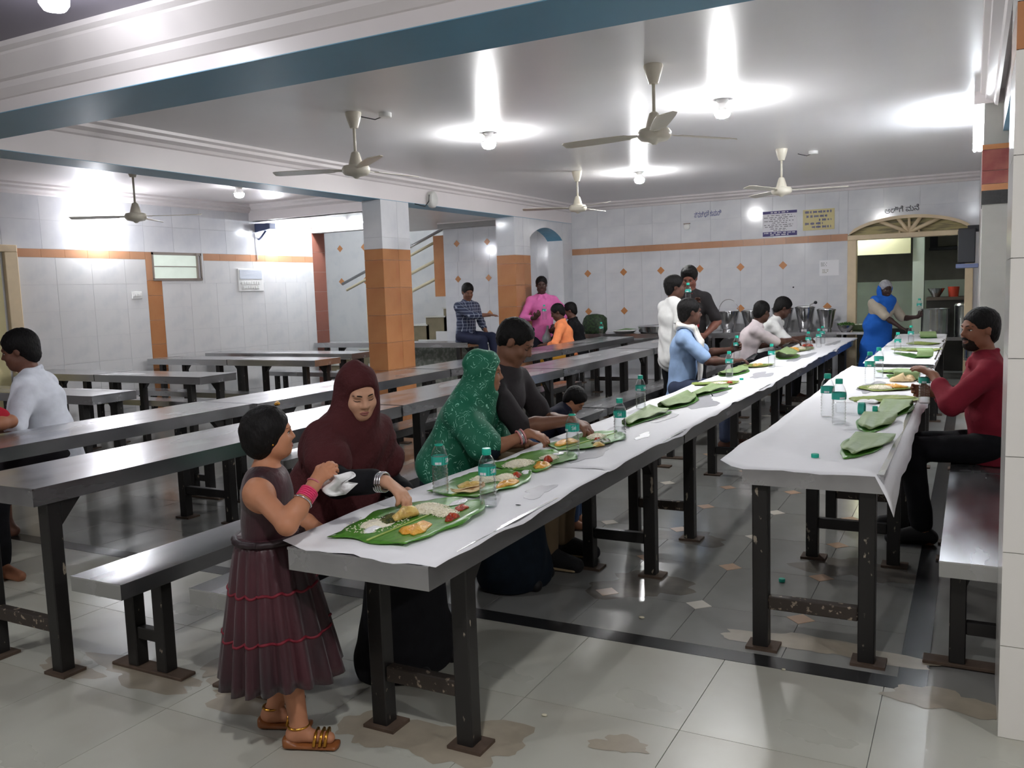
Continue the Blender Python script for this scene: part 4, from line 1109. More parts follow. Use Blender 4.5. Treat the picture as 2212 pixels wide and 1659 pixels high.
# right row
zR = zr+0.001
def place_fold(loc, ang, L, w, label, seed, h, shape, flip=False):
    o = leaf_fold((0, 0), (L, 0), w, zR, label, seed, h, shape)
    o.location = (*loc, zR); o.rotation_euler = (0, 0, math.radians(ang))
    return o
def flip_fold(loc, ang, L, w, label, seed, h, shape):
    o = place_fold(loc, ang, L, w, label, seed, h, shape); o.scale = (1, -1, 1)
    return o
flip_fold((-0.475, 4.24), -5, 0.17, 0.50, 'largest folded leaf on the corner of the right paper', 81, 0.022, 'half')
flip_fold((-0.50, 4.84), -1, 0.16, 0.44, 'plump folded leaf behind the largest folded one', 82, 0.035, 'half')
flip_fold((-0.43, 5.40), -4, 0.15, 0.58, 'folded leaf lying over a flattened leaf', 83, 0.03, 'half')
leaf_flat((-0.62, 5.52), (-0.28, 5.72), 0.34, zR, 'flat eaten leaf with white scraps behind the folded leaves', 84, LEAFY)
blob((-0.53, 5.46), 0.05, 0.07, 0.012, CURD, zR+0.006, 'white scraps on the flat eaten leaf', 85, cat='scraps', name='food_scraps')
leaf_flat((-0.67, 6.22), (-0.33, 6.22), 0.36, zR, 'half eaten leaf with rice before the man in dark red', 86, LEAFY)
rice((-0.53, 6.2), 0.09, 0.11, 0.018, 300, zR+0.006, 'rice left on the half eaten leaf', 87)
blob((-0.45, 6.27), 0.07, 0.07, 0.016, CURRY, zR+0.006, 'curry left on the half eaten leaf', 88)
blob((-0.42, 6.72), 0.075, 0.13, 0.04, BREAD, zR+0.006, 'brown leftovers wrapped under a folded leaf', 89, cat='leftovers', name='leftovers')
place_fold((-0.50, 6.72), 8, 0.17, 0.40, 'folded leaf over brown leftovers', 90, 0.07, 'flat')
leaf_flat((-0.64, 7.30), (-0.34, 7.42), 0.34, zR, 'flattened leaf behind the brown leftovers', 91, LEAFB)
place_fold((-0.45, 8.62), 20, 0.14, 0.70, 'crumpled folded leaf after the gap in the right row', 92, 0.09, 'flat')
leaf_flat((-0.62, 9.5), (-0.34, 9.8), 0.5, zR, 'flat eaten leaf after the gap in the right row', 93, LEAFY)
leaf_flat((-0.62, 10.5), (-0.30, 10.6), 0.45, zR, 'flat eaten leaf before the woman in blue saree', 94, LEAFY)
place_fold((-0.55, 11.5), 5, 0.18, 0.5, 'leaf being folded by the woman in blue saree', 95, 0.08, 'flat')

# ================================================================== COUNTERS, BUCKETS, VESSELS AT THE BACK
def counter(x0, x1, label):
    L = x1-x0
    make_table(0.55, L, 0.785, (0.12, L-0.2), label, 'steel counters along the back wall', (x1, 12.74, 0), math.pi/2, inset=0.02)
counter(-3.62, -1.66, 'steel counter carrying buckets before the tiled back wall')
counter(-5.70, -3.66, 'steel counter carrying trays before the tiled back wall')
ZK = 0.7865
def bucket(x, y, r, h, label, handle_up=False, ladle=False):
    t = thing('steel_bucket', label, 'bucket', (x, y, ZK), random.uniform(-0.3, 0.3), 'steel buckets on the counter')
    MB().lathe([(r*0.55, 0), (r*0.57, 0.03), (r*0.52, 0.035), (r*0.64, 0.06), (r*0.97, h-0.02), (r, h-0.015), (r*1.02, h), (r*0.97, h), (r*0.93, h-0.03), (r*0.6, 0.06), (r*0.02, 0.055)], 28).build('bucket_body', STEELS, t, auto=30)
    n = 14; hh = r*1.15 if handle_up else 0.03
    MB().tube([(r*0.98*math.cos(math.pi*i/n), 0.02+(0 if handle_up else -r*0.8*math.sin(math.pi*i/n)), h-0.012+hh*math.sin(math.pi*i/n)) for i in range(n+1)], 0.005, 6).build('handle', STEELS, t, smooth=True)
    if ladle:
        MB().tube([(-r*0.3, 0, h*0.5), (r*0.5, 0.02, h+0.03), (r*0.95, 0.03, h+0.06)], 0.009, 6).build('ladle_stem', STEELS, t, smooth=True)
        MB().ball((r*1.0, 0.03, h+0.06), 0.025, 10, 7).build('ladle_knob', DARKPL, t, smooth=True)
    return t
bucket(-3.52, 12.92, 0.125, 0.29, 'steel bucket partly behind the boy in black and red', ladle=True)
bucket(-3.22, 12.98, 0.165, 0.31, 'steel bucket with its wire handle standing up', handle_up=True)
bucket(-2.86, 12.98, 0.165, 0.31, 'steel bucket behind the man in pale pink', ladle=True)
bucket(-2.44, 13.02, 0.155, 0.34, 'steel bucket behind the man in white collar')
bucket(-2.125, 13.02, 0.14, 0.35, 'tall steel bucket with a knobbed ladle', ladle=True)
bucket(-1.835, 13.02, 0.13, 0.31, 'steel bucket beside the bowl of greens')
LEAFG = mat('coriander_green', (72, 120, 48), 0.5, rgb2=(44, 86, 34), vscale=40)
def bowl(x, y, r, h, label, greens):
    t = thing('steel_bowl', label, 'bowl', (x, y, ZK), 0, 'steel bowls of greens')
    MB().lathe([(r*0.5, 0), (r*0.8, h*0.4), (r, h), (r*1.04, h), (r*0.96, h-0.01), (r*0.75, h*0.4), (r*0.02, 0.02)], 24).build('bowl_body', STEELS, t, auto=40)
    rnd = random.Random(greens); mb = MB()
    for _ in range(150):
        a, q = rnd.uniform(0, 6.28), math.sqrt(rnd.random())*r*0.95
        p = Vector((q*math.cos(a), q*math.sin(a), h-0.01+rnd.uniform(0, 0.05)*(1-q/r*0.6)))
        d = Euler((rnd.uniform(-1, 1), rnd.uniform(-1, 1), rnd.uniform(0, 6.28))).to_matrix()
        mb.add([p+d @ Vector(c) for c in ((0.022, 0, 0), (0, 0.012, 0.003), (-0.022, 0, 0), (0, -0.012, 0.003))], [(0,1,2,3)])
    o = mb.build('greens', LEAFG, t); o['kind'] = 'stuff'
bowl(-1.545, 12.80, 0.115, 0.10, 'steel bowl heaped with green herbs beside the kitchen frame', 5)
tag(box_obj('leaf_bundle', mat('dark_green_leaf_bundle', (58, 72, 34), 0.5, var=0.2, vscale=30), None, (-1.50, 13.05, ZK), (-1.30, 13.3, ZK+0.09), 0.02), 'bundle of dark leaves behind the bowl of herbs', 'leaves')
sh = thing('side_shelf', 'small steel shelf at the kitchen frame carrying herbs', 'shelf', (-1.655, 12.68, 0))
box_obj('shelf_top', STEELS, sh, (0.005, 0, 0.755), (0.40, 0.66, ZK)); 
for x, y in ((0.02, 0.02), (0.34, 0.02), (0.02, 0.58), (0.34, 0.58)): box_obj('leg', BLACKP, sh, (x, y, 0), (x+0.04, y+0.04, 0.755))
# trays, plate and sack on the left counter
t = thing('steel_vessel', 'wide flat steel vessel on the counter behind the man in white', 'vessel', (-4.28, 13.0, ZK))
MB().lathe([(0.30, 0), (0.33, 0.02), (0.345, 0.10), (0.36, 0.105), (0.345, 0.112), (0.325, 0.095), (0.31, 0.03), (0.02, 0.025)], 32).build('vessel_body', STEELS, t, auto=35)
t = thing('white_tray', 'white tray with a green leaf on the counter', 'tray', (-4.85, 12.95, ZK))
MB().lathe([(0.14, 0), (0.19, 0.035), (0.20, 0.036), (0.18, 0.03), (0.13, 0.008), (0.01, 0.008)], 28).build('tray_body', WHITEPL, t, auto=40)
MB().add([(-0.12, -0.06, 0.04), (0.05, -0.1, 0.055), (0.2, 0.02, 0.06), (0.05, 0.1, 0.045), (-0.12, 0.06, 0.05), (0.02, 0, 0.075)], [(0,1,5),(1,2,5),(2,3,5),(3,4,5),(4,0,5)]).build('leaf', LEAF, t)
mb = MB(); rnd = random.Random(3)
rings = []
for k, zz in ((0.85, 0), (1.0, 0.06), (1.02, 0.16), (0.95, 0.24), (0.7, 0.29), (0.2, 0.31)):
    rings.append([(0.20*k*(1+0.06*math.sin(3*i+zz*20))*math.cos(2*math.pi*i/18), 0.13*k*(1+0.05*math.sin(4*i))*math.sin(2*math.pi*i/18), zz) for i in range(18)])
tag(mb.ring_stack(rings).build('leaf_sack', mat('dark_green_sack', (30, 44, 30), 0.6, rgb2=(52, 76, 44), vscale=30, bump=0.5, bscale=40), None, smooth=True, loc=(-5.35, 12.95, ZK)), 'dark green sack on the counter beside the white tray', 'sack')
# ================================================================== KITCHEN THINGS
t = thing('kitchen_counter', 'dark stone kitchen counter beyond the pier', 'counter', (-0.66, 15.5, 0))
box_obj('counter_top', mat('brown_stone', (92, 78, 64), 0.35, var=0.15), t, (0, 0, 1.13), (1.9, 0.7, 1.18)); box_obj('counter_base', mat('dark_base', (46, 42, 38), 0.6), t, (0, 0.05, 0), (1.9, 0.7, 1.13))
def pot(x, y, r, h, z, label, lid=False):
    t = thing('steel_pot', label, 'pot', (x, y, z), 0, 'steel pots in the kitchen')
    MB().lathe([(r*0.95, 0), (r, 0.02), (r, h-0.02), (r*1.06, h), (r*0.98, h), (r*0.94, h-0.03), (r*0.93, 0.03), (r*0.02, 0.03)], 26).build('pot_body', STEELS, t, auto=35)
    if lid: MB().lathe([(r*1.02, h+0.001), (r*0.9, h+0.03), (0.03, h+0.05), (0.025, h+0.08), (0.01, h+0.085)], 24).build('lid', STEELS, t, auto=35)
tb = thing('kitchen_table', 'low steel stand inside the kitchen carrying tall pots', 'stand', (-0.72, 14.5, 0))
box_obj('stand_top', STEELS, tb, (0, 0, 0.55), (1.2, 0.75, 0.6))
for x, y in ((0.03, 0.03), (1.12, 0.03), (0.03, 0.66), (1.12, 0.66)): box_obj('leg', BLACKP, tb, (x, y, 0), (x+0.05, y+0.05, 0.55))
pot(-0.50, 14.85, 0.20, 0.42, 0.6, 'tall steel pot inside the kitchen beside the pier')
pot(-0.06, 14.95, 0.19, 0.46, 0.6, 'tall lidded steel pot inside the kitchen', True)
tag(MB().lathe([(0.07, 0), (0.085, 0.16), (0.075, 0.16), (0.06, 0.01), (0.005, 0.01)], 18).build('red_mug', mat('red_plastic', (206, 70, 46), 0.4), None, auto=40, loc=(-0.27, 15.65, 1.18)), 'red plastic mug on the kitchen counter', 'mug')
tag(MB().lathe([(0.05, 0), (0.13, 0.14), (0.12, 0.14), (0.04, 0.01), (0.005, 0.01)], 20).build('steel_basin', STEELS, None, auto=40, loc=(-0.52, 15.62, 1.18)), 'small steel basin on the kitchen counter', 'basin')
k_ = thing('kitchen_shelf', 'dark shelf with a framed panel high on the kitchen wall', 'shelf', (-0.66, 16.2, 1.95))
box_obj('shelf_board', mat('black_board', (30, 32, 36), 0.5), k_, (0, 0, 0), (1.5, 0.4, 0.04)); box_obj('back_board', mat('black_board', (30, 32, 36), 0.5), k_, (0, 0.36, 0.04), (1.5, 0.4, 0.6)); box_obj('framed_panel', KGREY, k_, (0.12, 0.32, 0.06), (0.62, 0.36, 0.55), 0.01)
# tall water drum between the right row and the kitchen
t = thing('water_drum', 'tall steel water drum on a round stand beside the right row', 'drum', (-0.02, 12.75, 0))
MB().lathe([(0.062, 0.42), (0.07, 0.44), (0.07, 0.92), (0.072, 0.94), (0.06, 0.945), (0.01, 0.945)], 24).build('drum_body', STEELS, t, auto=35)
MB().lathe([(0.07, 0.0), (0.05, 0.01), (0.03, 0.02), (0.03, 0.40), (0.07, 0.41), (0.07, 0.42), (0.01, 0.42)], 24).build('drum_stand', STEELS, t, auto=35)

# ================================================================== PEOPLE: sculpting kit
def V3(*a): return np.array(a if len(a) == 3 else a[0], dtype=np.float64)
def unit(v): return v/(np.linalg.norm(v)+1e-9)
class SDF:
    """solid made of smoothly joined rounded shapes; mesh() turns it into one continuous surface"""
    def __init__(s): s.p = []
    def cone(s, a, b, ra, rb=None, k=0.02, op='u'):
        a, b = V3(a), V3(b); rb = ra if rb is None else rb
        m = max(ra, rb)
        s.p.append(('c', (a, b, ra, rb), k, op, np.minimum(a, b)-m, np.maximum(a, b)+m)); return s
    def ell(s, c, r, R=None, k=0.02, op='u'):
        c, r = V3(c), V3(r); R = np.eye(3) if R is None else R
        e = np.abs(R) @ r
        s.p.append(('e', (c, r, R), k, op, c-e, c+e)); return s
    def econe(s, a, b, u, w0, w1, k=0.03, op='u'):
        a, b, u = V3(a), V3(b), V3(u)
        n = unit(b-a); u = unit(u-n*np.dot(u, n)); v = np.cross(n, u)
        m = max(*w0, *w1)
        s.p.append(('x', (a, b, u, v, n, w0, w1), k, op, np.minimum(a, b)-m, np.maximum(a, b)+m)); return s
    def mesh(s, h, disp=None, cut=None):
        add = [q for q in s.p if q[3] == 'u']
        lo = np.min([q[4] for q in add], 0)-4*h-0.01; hi = np.max([q[5] for q in add], 0)+4*h+0.01
        n = np.ceil((hi-lo)/h).astype(int)+1
        F = np.full(tuple(n), 0.5, dtype=np.float32)
        ax = [(lo[i]+h*np.arange(n[i])).astype(np.float32) for i in range(3)]
        for kind, pr, k, op, a, b in s.p:
            mg = k+3*h
            i0 = np.maximum(0, np.floor((a-mg-lo)/h).astype(int)); i1 = np.minimum(n, np.ceil((b+mg-lo)/h).astype(int)+1)
            if np.any(i1 <= i0): continue
            X = ax[0][i0[0]:i1[0]][:, None, None]; Y = ax[1][i0[1]:i1[1]][None, :, None]; Z = ax[2][i0[2]:i1[2]][None, None, :]
            if kind == 'c':
                A, B, ra, rb = pr; ba = B-A; L2 = max(1e-9, float(ba @ ba))
                px, py, pz = X-A[0], Y-A[1], Z-A[2]
                t = np.clip((px*ba[0]+py*ba[1]+pz*ba[2])/L2, 0, 1)
                d = np.sqrt((px-t*ba[0])**2+(py-t*ba[1])**2+(pz-t*ba[2])**2)-(ra+(rb-ra)*t)
            elif kind == 'e':
                c, r, R = pr
                px, py, pz = X-c[0], Y-c[1], Z-c[2]
                q = [px*R[0, i]+py*R[1, i]+pz*R[2, i] for i in range(3)]
                k0 = np.sqrt(sum((q[i]/r[i])**2 for i in range(3))); k1 = np.sqrt(sum((q[i]/r[i]**2)**2 for i in range(3)))+1e-6
                d = k0*(k0-1)/k1
            else:
                A, B, u, v, nn, w0, w1 = pr
                L = float(np.linalg.norm(B-A))
                px, py, pz = X-A[0], Y-A[1], Z-A[2]
                ta = px*nn[0]+py*nn[1]+pz*nn[2]; t = np.clip(ta/L, 0, 1); dnn = ta-t*L
                wu = w0[0]+(w1[0]-w0[0])*t; wv = w0[1]+(w1[1]-w0[1])*t; wm = np.minimum(wu, wv)
                du = px*u[0]+py*u[1]+pz*u[2]; dv = px*v[0]+py*v[1]+pz*v[2]
                q = np.sqrt((du/wu)**2+(dv/wv)**2+(dnn/wm)**2); d = (q-1)*wm
            G_ = F[i0[0]:i1[0], i0[1]:i1[1], i0[2]:i1[2]]
            d = d.astype(np.float32)
            if op == 'u':
                e = np.maximum(k-np.abs(G_-d), 0)/k
                G_[...] = np.minimum(G_, d)-e*e*k*0.25
            else:
                e = np.maximum(k-np.abs(G_+d), 0)/k
                G_[...] = np.maximum(G_, -d)+e*e*k*0.25
        if disp is not None:
            F += disp(ax[0][:, None, None], ax[1][None, :, None], ax[2][None, None, :]).astype(np.float32)
        if cut is not None: F = np.maximum(F, cut(ax[0][:, None, None], ax[1][None, :, None], ax[2][None, None, :]).astype(np.float32))
        return nets(F, lo, h)

CORN = np.array([(i, j, k) for i in (0, 1) for j in (0, 1) for k in (0, 1)])
EDG = [(a, b) for a in range(8) for b in range(a+1, 8) if np.abs(CORN[a]-CORN[b]).sum() == 1]
def nets(F, lo, h):
    S = F < 0
    n = F.shape
    cnt = np.zeros((n[0]-1, n[1]-1, n[2]-1), dtype=np.int8)
    for c in CORN: cnt += S[c[0]:n[0]-1+c[0], c[1]:n[1]-1+c[1], c[2]:n[2]-1+c[2]]
    act = (cnt > 0) & (cnt < 8)
    idx = np.argwhere(act)
    vals = np.stack([F[idx[:, 0]+c[0], idx[:, 1]+c[1], idx[:, 2]+c[2]] for c in CORN], 1)
    acc = np.zeros((len(idx), 3)); num = np.zeros(len(idx))
    for a, b in EDG:
        va, vb = vals[:, a], vals[:, b]
        m = (va < 0) != (vb < 0)
        t = np.where(m, va/np.where(m, va-vb, 1), 0)
        acc += m[:, None]*(CORN[a]+t[:, None]*(CORN[b]-CORN[a])); num += m
    P = (idx+acc/num[:, None])*h+lo
    mp = np.full(cnt.shape, -1, dtype=np.int32); mp[act] = np.arange(len(idx))
    quads = []
    for d in range(3):
        e1, e2 = (d+1) % 3, (d+2) % 3
        sl0 = [slice(1, n[q]-1) for q in range(3)]; sl0[d] = slice(0, n[d]-1)
        sl1 = list(sl0); sl1[d] = slice(1, n[d])
        a, b = S[tuple(sl0)], S[tuple(sl1)]
        for flip, m in ((False, a & ~b), (True, ~a & b)):
            q = np.argwhere(m)
            if not len(q): continue
            off = np.ones(3, int); off[d] = 0
            q = q+off
            def cell(o1, o2):
                c = q.copy(); c[:, e1] += o1; c[:, e2] += o2
                return mp[c[:, 0], c[:, 1], c[:, 2]]
            f = np.stack([cell(-1, -1), cell(0, -1), cell(0, 0), cell(-1, 0)], 1)
            quads.append(f[:, ::-1] if flip else f)
    return P, np.concatenate(quads)

def np_mesh(name, P, Q, m, parent=None, loc=None):
    me = bpy.data.meshes.new(name)
    me.vertices.add(len(P)); me.vertices.foreach_set('co', P.astype(np.float32).ravel())
    me.loops.add(len(Q)*4); me.loops.foreach_set('vertex_index', Q.astype(np.int32).ravel())
    me.polygons.add(len(Q)); me.polygons.foreach_set('loop_start', np.arange(0, len(Q)*4, 4, dtype=np.int32))
    try: me.polygons.foreach_set('loop_total', np.full(len(Q), 4, dtype=np.int32))
    except Exception: pass
    me.polygons.foreach_set('use_smooth', np.ones(len(Q), dtype=bool))
    me.materials.append(m)
    me.update(calc_edges=True); me.validate()
    return link(name, me, parent, loc)

def ik(a, t, l1, l2, hint):
    a, t, hint = V3(a), V3(t), V3(hint)
    d = t-a; D = np.linalg.norm(d)
    if D > (l1+l2)*0.995: t = a+d/D*(l1+l2)*0.995; d = t-a; D = np.linalg.norm(d)
    n = d/D; x = (l1*l1-l2*l2+D*D)/(2*D); hgt = math.sqrt(max(0, l1*l1-x*x))
    p = hint-a; p = unit(p-n*np.dot(p, n))
    return a+n*x+p*hgt, t
def rotm(yaw, pitch, roll):
    """yaw>0 turns left, pitch>0 looks down, roll>0 tilts to its right"""
    cy, sy = math.cos(yaw), math.sin(yaw); cp, sp = math.cos(pitch), math.sin(pitch); cr, sr = math.cos(roll), math.sin(roll)
    Rz = np.array([[cy, -sy, 0], [sy, cy, 0], [0, 0, 1]]); Rx = np.array([[1, 0, 0], [0, cp, sp], [0, -sp, cp]]); Ry = np.array([[cr, 0, sr], [0, 1, 0], [-sr, 0, cr]])
    return Rz @ Rx @ Ry

def hand(S, W, d, n, side, curl, s=1.0, k=0.006, thumb=0.6, fat=1.0):
    """palm, four bent fingers and a thumb leaving the side of the palm"""
    W, d = V3(W), unit(V3(d)); n = V3(n); n = unit(n-d*np.dot(n, d))
    t = np.cross(d, n)*side
    S.econe(W-d*0.01*s, W+d*0.082*s, t, (0.026*s*fat, 0.018*s*fat), (0.040*s*fat, 0.0145*s*fat), k=0.015)
    for lat, fb, L, cu in ((0.029, 0.082, 0.072, 0.92), (0.0095, 0.087, 0.080, 1.0), (-0.0105, 0.083, 0.074, 1.06), (-0.029, 0.074, 0.058, 1.12)):
        p = W+d*fb*s+t*lat*s*fat; a = 0.0
        for q, (seg, dr) in enumerate(((0.46, 0.55), (0.31, 0.8), (0.23, 0.6))):
            a += curl*cu*dr
            dd = d*math.cos(a)+n*math.sin(a)+t*0.06*lat/0.03*(1 if q == 0 else 0)
            e = p+unit(dd)*L*seg*s
            S.cone(p, e, (0.0098-0.001*q)*s*fat, (0.0090-0.001*q)*s*fat, k=k); p = e
    b = W+d*0.022*s+t*0.022*s*fat
    e = b+unit(d*0.62+t*0.62+n*0.35*thumb)*0.048*s
    S.cone(b, e, 0.0135*s*fat, 0.0112*s*fat, k=0.012)
    S.cone(e, e+unit(d*0.85+t*(0.30-0.5*thumb)+n*0.6*thumb)*0.036*s, 0.0112*s*fat, 0.0085*s*fat, k=k)

def skin_mat(name, rgb):
    return mat(name, rgb, 0.5, var=0.06, vscale=14, bump=0.03, bscale=120, spec=0.35)
HAIR = mat('black_hair', (17, 15, 15), 0.6, var=0.3, vscale=60, bump=0.5, bscale=110, spec=0.22, stretch=(1, 1, 0.4))
GREYH = mat('grey_hair', (150, 150, 155), 0.5, var=0.2, vscale=60, bump=0.5, bscale=110)
EYEW = mat('eye_white', (226, 222, 216), 0.3)
EYED = mat('eye_dark', (26, 18, 14), 0.2)
BROWM = mat('eyebrow', (26, 20, 18), 0.8)

def cloth_disp(amp, f=26.0, seed=0):
    r = random.Random(seed); ph = [r.uniform(0, 6.28) for _ in range(6)]
    def g(X, Y, Z):
        return amp*(np.sin(f*(0.55*X+0.2*Y+0.8*Z)+ph[0]+2.2*np.sin(9*Y+ph[1]))*0.45+np.sin(f*1.9*(0.5*X-0.6*Y+0.6*Z)+ph[2]+1.8*np.sin(13*X+ph[3])+1.2*np.sin(17*Z+ph[4]))*0.55*(0.6+0.4*np.sin(8*Z+6*X+ph[5])))
    return g
def fine_disp(amp, f=120.0):
    def g(X, Y, Z): return amp*np.sin(f*X+2*np.sin(31*Z))*np.sin(f*Y+1.5*np.sin(27*X))*np.sin(f*Z)
    return g

def head_parts(S, H, R, s, female=False, ears=True, nose=1.0):
    """skull, jaw, cheeks, nose, lips, ears, sockets; H head centre, R its axes (right, front, up)"""
    q = lambda x, y, z: H+R @ (V3(x, y, z)*s)
    j = 0.98 if female else 1.0
    S.ell(q(0, -0.012, 0.032), V3(0.075, 0.096, 0.086)*s, R, k=0.02)
    S.ell(q(0, 0.022, -0.034), V3(0.060*j, 0.068, 0.074)*s, R, k=0.025)
    S.ell(q(0, 0.050, -0.083), V3(0.036*j, 0.030, 0.024)*s, R, k=0.035)
    for e in (-1, 1): S.ell(q(e*0.042*j, 0.018, -0.062), V3(0.024, 0.03, 0.024)*s, R, k=0.03)
    for e in (-1, 1):
        S.ell(q(e*0.036, 0.055, -0.026), V3(0.026, 0.026, 0.024)*s, R, k=0.02)
        S.ell(q(e*0.032, 0.092, 0.004), V3(0.017, 0.013, 0.010)*s, R, k=0.014, op='s')
        if ears: S.ell(q(e*0.077, -0.008, -0.004), V3(0.008, 0.017, 0.028)*s, R, k=0.01)
    S.cone(q(-0.034, 0.076, 0.026), q(0.034, 0.076, 0.026), 0.012*s, k=0.012)
    S.cone(q(0, 0.082, 0.016), q(0, 0.100*nose, -0.020), 0.0075*s, 0.0115*s, k=0.010)
    for e in (-1, 1): S.ell(q(e*0.012, 0.090, -0.025), V3(0.0095, 0.010, 0.008)*s, R, k=0.006)
    S.cone(q(-0.018, 0.077, -0.052), q(0.018, 0.077, -0.052), 0.0075*s, k=0.008)
    S.cone(q(-0.014, 0.075, -0.064), q(0.014, 0.075, -0.064), 0.0080*s, k=0.008)
def face_parts(root, H, R, s, lip, lids=0.0, far=False):
    """eyes, lashes, brows and lips laid on the skin of the finished head"""
    co = np.empty(len(root.data.vertices)*3, dtype=np.float32); root.data.vertices.foreach_get('co', co)
    L = ((co.reshape(-1, 3)-H) @ R)/s
    L = L[(np.abs(L[:, 0]) < 0.07) & (np.abs(L[:, 2]) < 0.09) & (L[:, 1] > 0.03) & (L[:, 1] < 0.14)]
    def ys(x, z):
        d = (L[:, 0]-x)**2+(L[:, 2]-z)**2
        w_ = np.exp(-d/(2*0.0045**2))+1e-9
        return float((w_*L[:, 1]).sum()/w_.sum()) if len(L) else 0.085
    def q(x, z, o=0.0): return tuple(H+R @ (V3(x, ys(x, z)+o, z)*s))
    mR = Matrix([list(r) for r in R])
    for e in (-1, 1):
        if lids < 0.65:
            eb = MB().ball(q(e*0.031, 0.003, -0.0075), tuple(V3(0.0125, 0.0105, 0.0058*(1-0.5*lids))*s), 12, 8, mR).build('eye', EYEW, root, smooth=True)
            MB().ball(q(e*0.031, 0.0026, 0.0005), tuple(V3(0.0052, 0.0040, 0.0050*(1-0.4*lids))*s), 10, 7, mR).build('iris', EYED, eb, smooth=True)
            ends, mid = 0.0055, 0.0086-0.003*lids
        else: ends, mid = 0.0020, -0.0022
        MB().tube([q(e*0.018, ends-0.001, 0.0012), q(e*0.025, (ends+2*mid)/3, 0.0016), q(e*0.032, mid, 0.0018), q(e*0.039, (ends+2*mid)/3, 0.0016), q(e*0.046, ends, 0.0012)], [0.0009*s, 0.0016*s, 0.0018*s, 0.0016*s, 0.0009*s], 6).build('eyelash', BROWM, root, smooth=True)
        MB().tube([q(e*0.013, 0.024, 0.0002), q(e*0.022, 0.0275, 0.0006), q(e*0.033, 0.0290, 0.0010), q(e*0.043, 0.0270, 0.0012), q(e*0.051, 0.0235, 0.0012)], [0.0024*s, 0.0030*s, 0.0028*s, 0.0021*s, 0.001*s], 6).build('eyebrow', BROWM, root, smooth=True)
    MB().tube([q(-0.0225, -0.0580, -0.0006), q(-0.014, -0.0555, 0.0), q(-0.006, -0.0535, 0.0004), q(0, -0.0548, 0.0002), q(0.006, -0.0535, 0.0004), q(0.014, -0.0555, 0.0), q(0.0225, -0.0580, -0.0006)], [0.001*s, 0.0032*s, 0.0040*s, 0.0036*s, 0.0040*s, 0.0032*s, 0.001*s], 8).build('lips', lip, root, smooth=True)
    MB().tube([q(-0.0205, -0.0590, -0.0006), q(-0.010, -0.0630, 0.0004), q(0, -0.0645, 0.0006), q(0.010, -0.0630, 0.0004), q(0.0205, -0.0590, -0.0006)], [0.001*s, 0.0042*s, 0.0050*s, 0.0042*s, 0.001*s], 8).build('lips', lip, root, smooth=True)
def hair_cap(H, R, s, h, root, m=None, style='short', name='hair'):
    S = SDF(); q = lambda x, y, z: H+R @ (V3(x, y, z)*s)
    if style == 'bob':
        S.ell(q(0, -0.022, 0.036), V3(0.098, 0.112, 0.102)*s, R); S.ell(q(0, -0.055, -0.028), V3(0.092, 0.075, 0.085)*s, R, k=0.04)
        S.ell(q(0, 0.125, -0.052), V3(0.105, 0.10, 0.105)*s, R, k=0.02, op='s')
    elif style == 'buzz':
        S.ell(q(0, -0.014, 0.036), V3(0.0795, 0.100, 0.0905)*s, R); S.ell(q(0, -0.055, 0.0), V3(0.066, 0.045, 0.06)*s, R, k=0.03)
        S.ell(q(0, 0.115, -0.05), V3(0.12, 0.085, 0.125)*s, R, k=0.012, op='s')
    else:
        S.ell(q(0, -0.018, 0.042), V3(0.086, 0.104, 0.093)*s, R); S.ell(q(0, -0.062, -0.022), V3(0.068, 0.048, 0.066)*s, R, k=0.03)
        if style == 'quiff': S.ell(q(0, 0.058, 0.098), V3(0.055, 0.035, 0.026)*s, R, k=0.03)
        S.ell(q(0, 0.118, -0.045), V3(0.112, 0.088, 0.115)*s, R, k=0.012, op='s')
        for e in (-1, 1): S.ell(q(e*0.085, 0.012, -0.035), V3(0.03, 0.036, 0.05)*s, R, k=0.008, op='s')
    P, Q = S.mesh(h, fine_disp(0.0035*s, 95 if style == 'bob' else 150))
    return np_mesh(name, P, Q, m or HAIR, root)

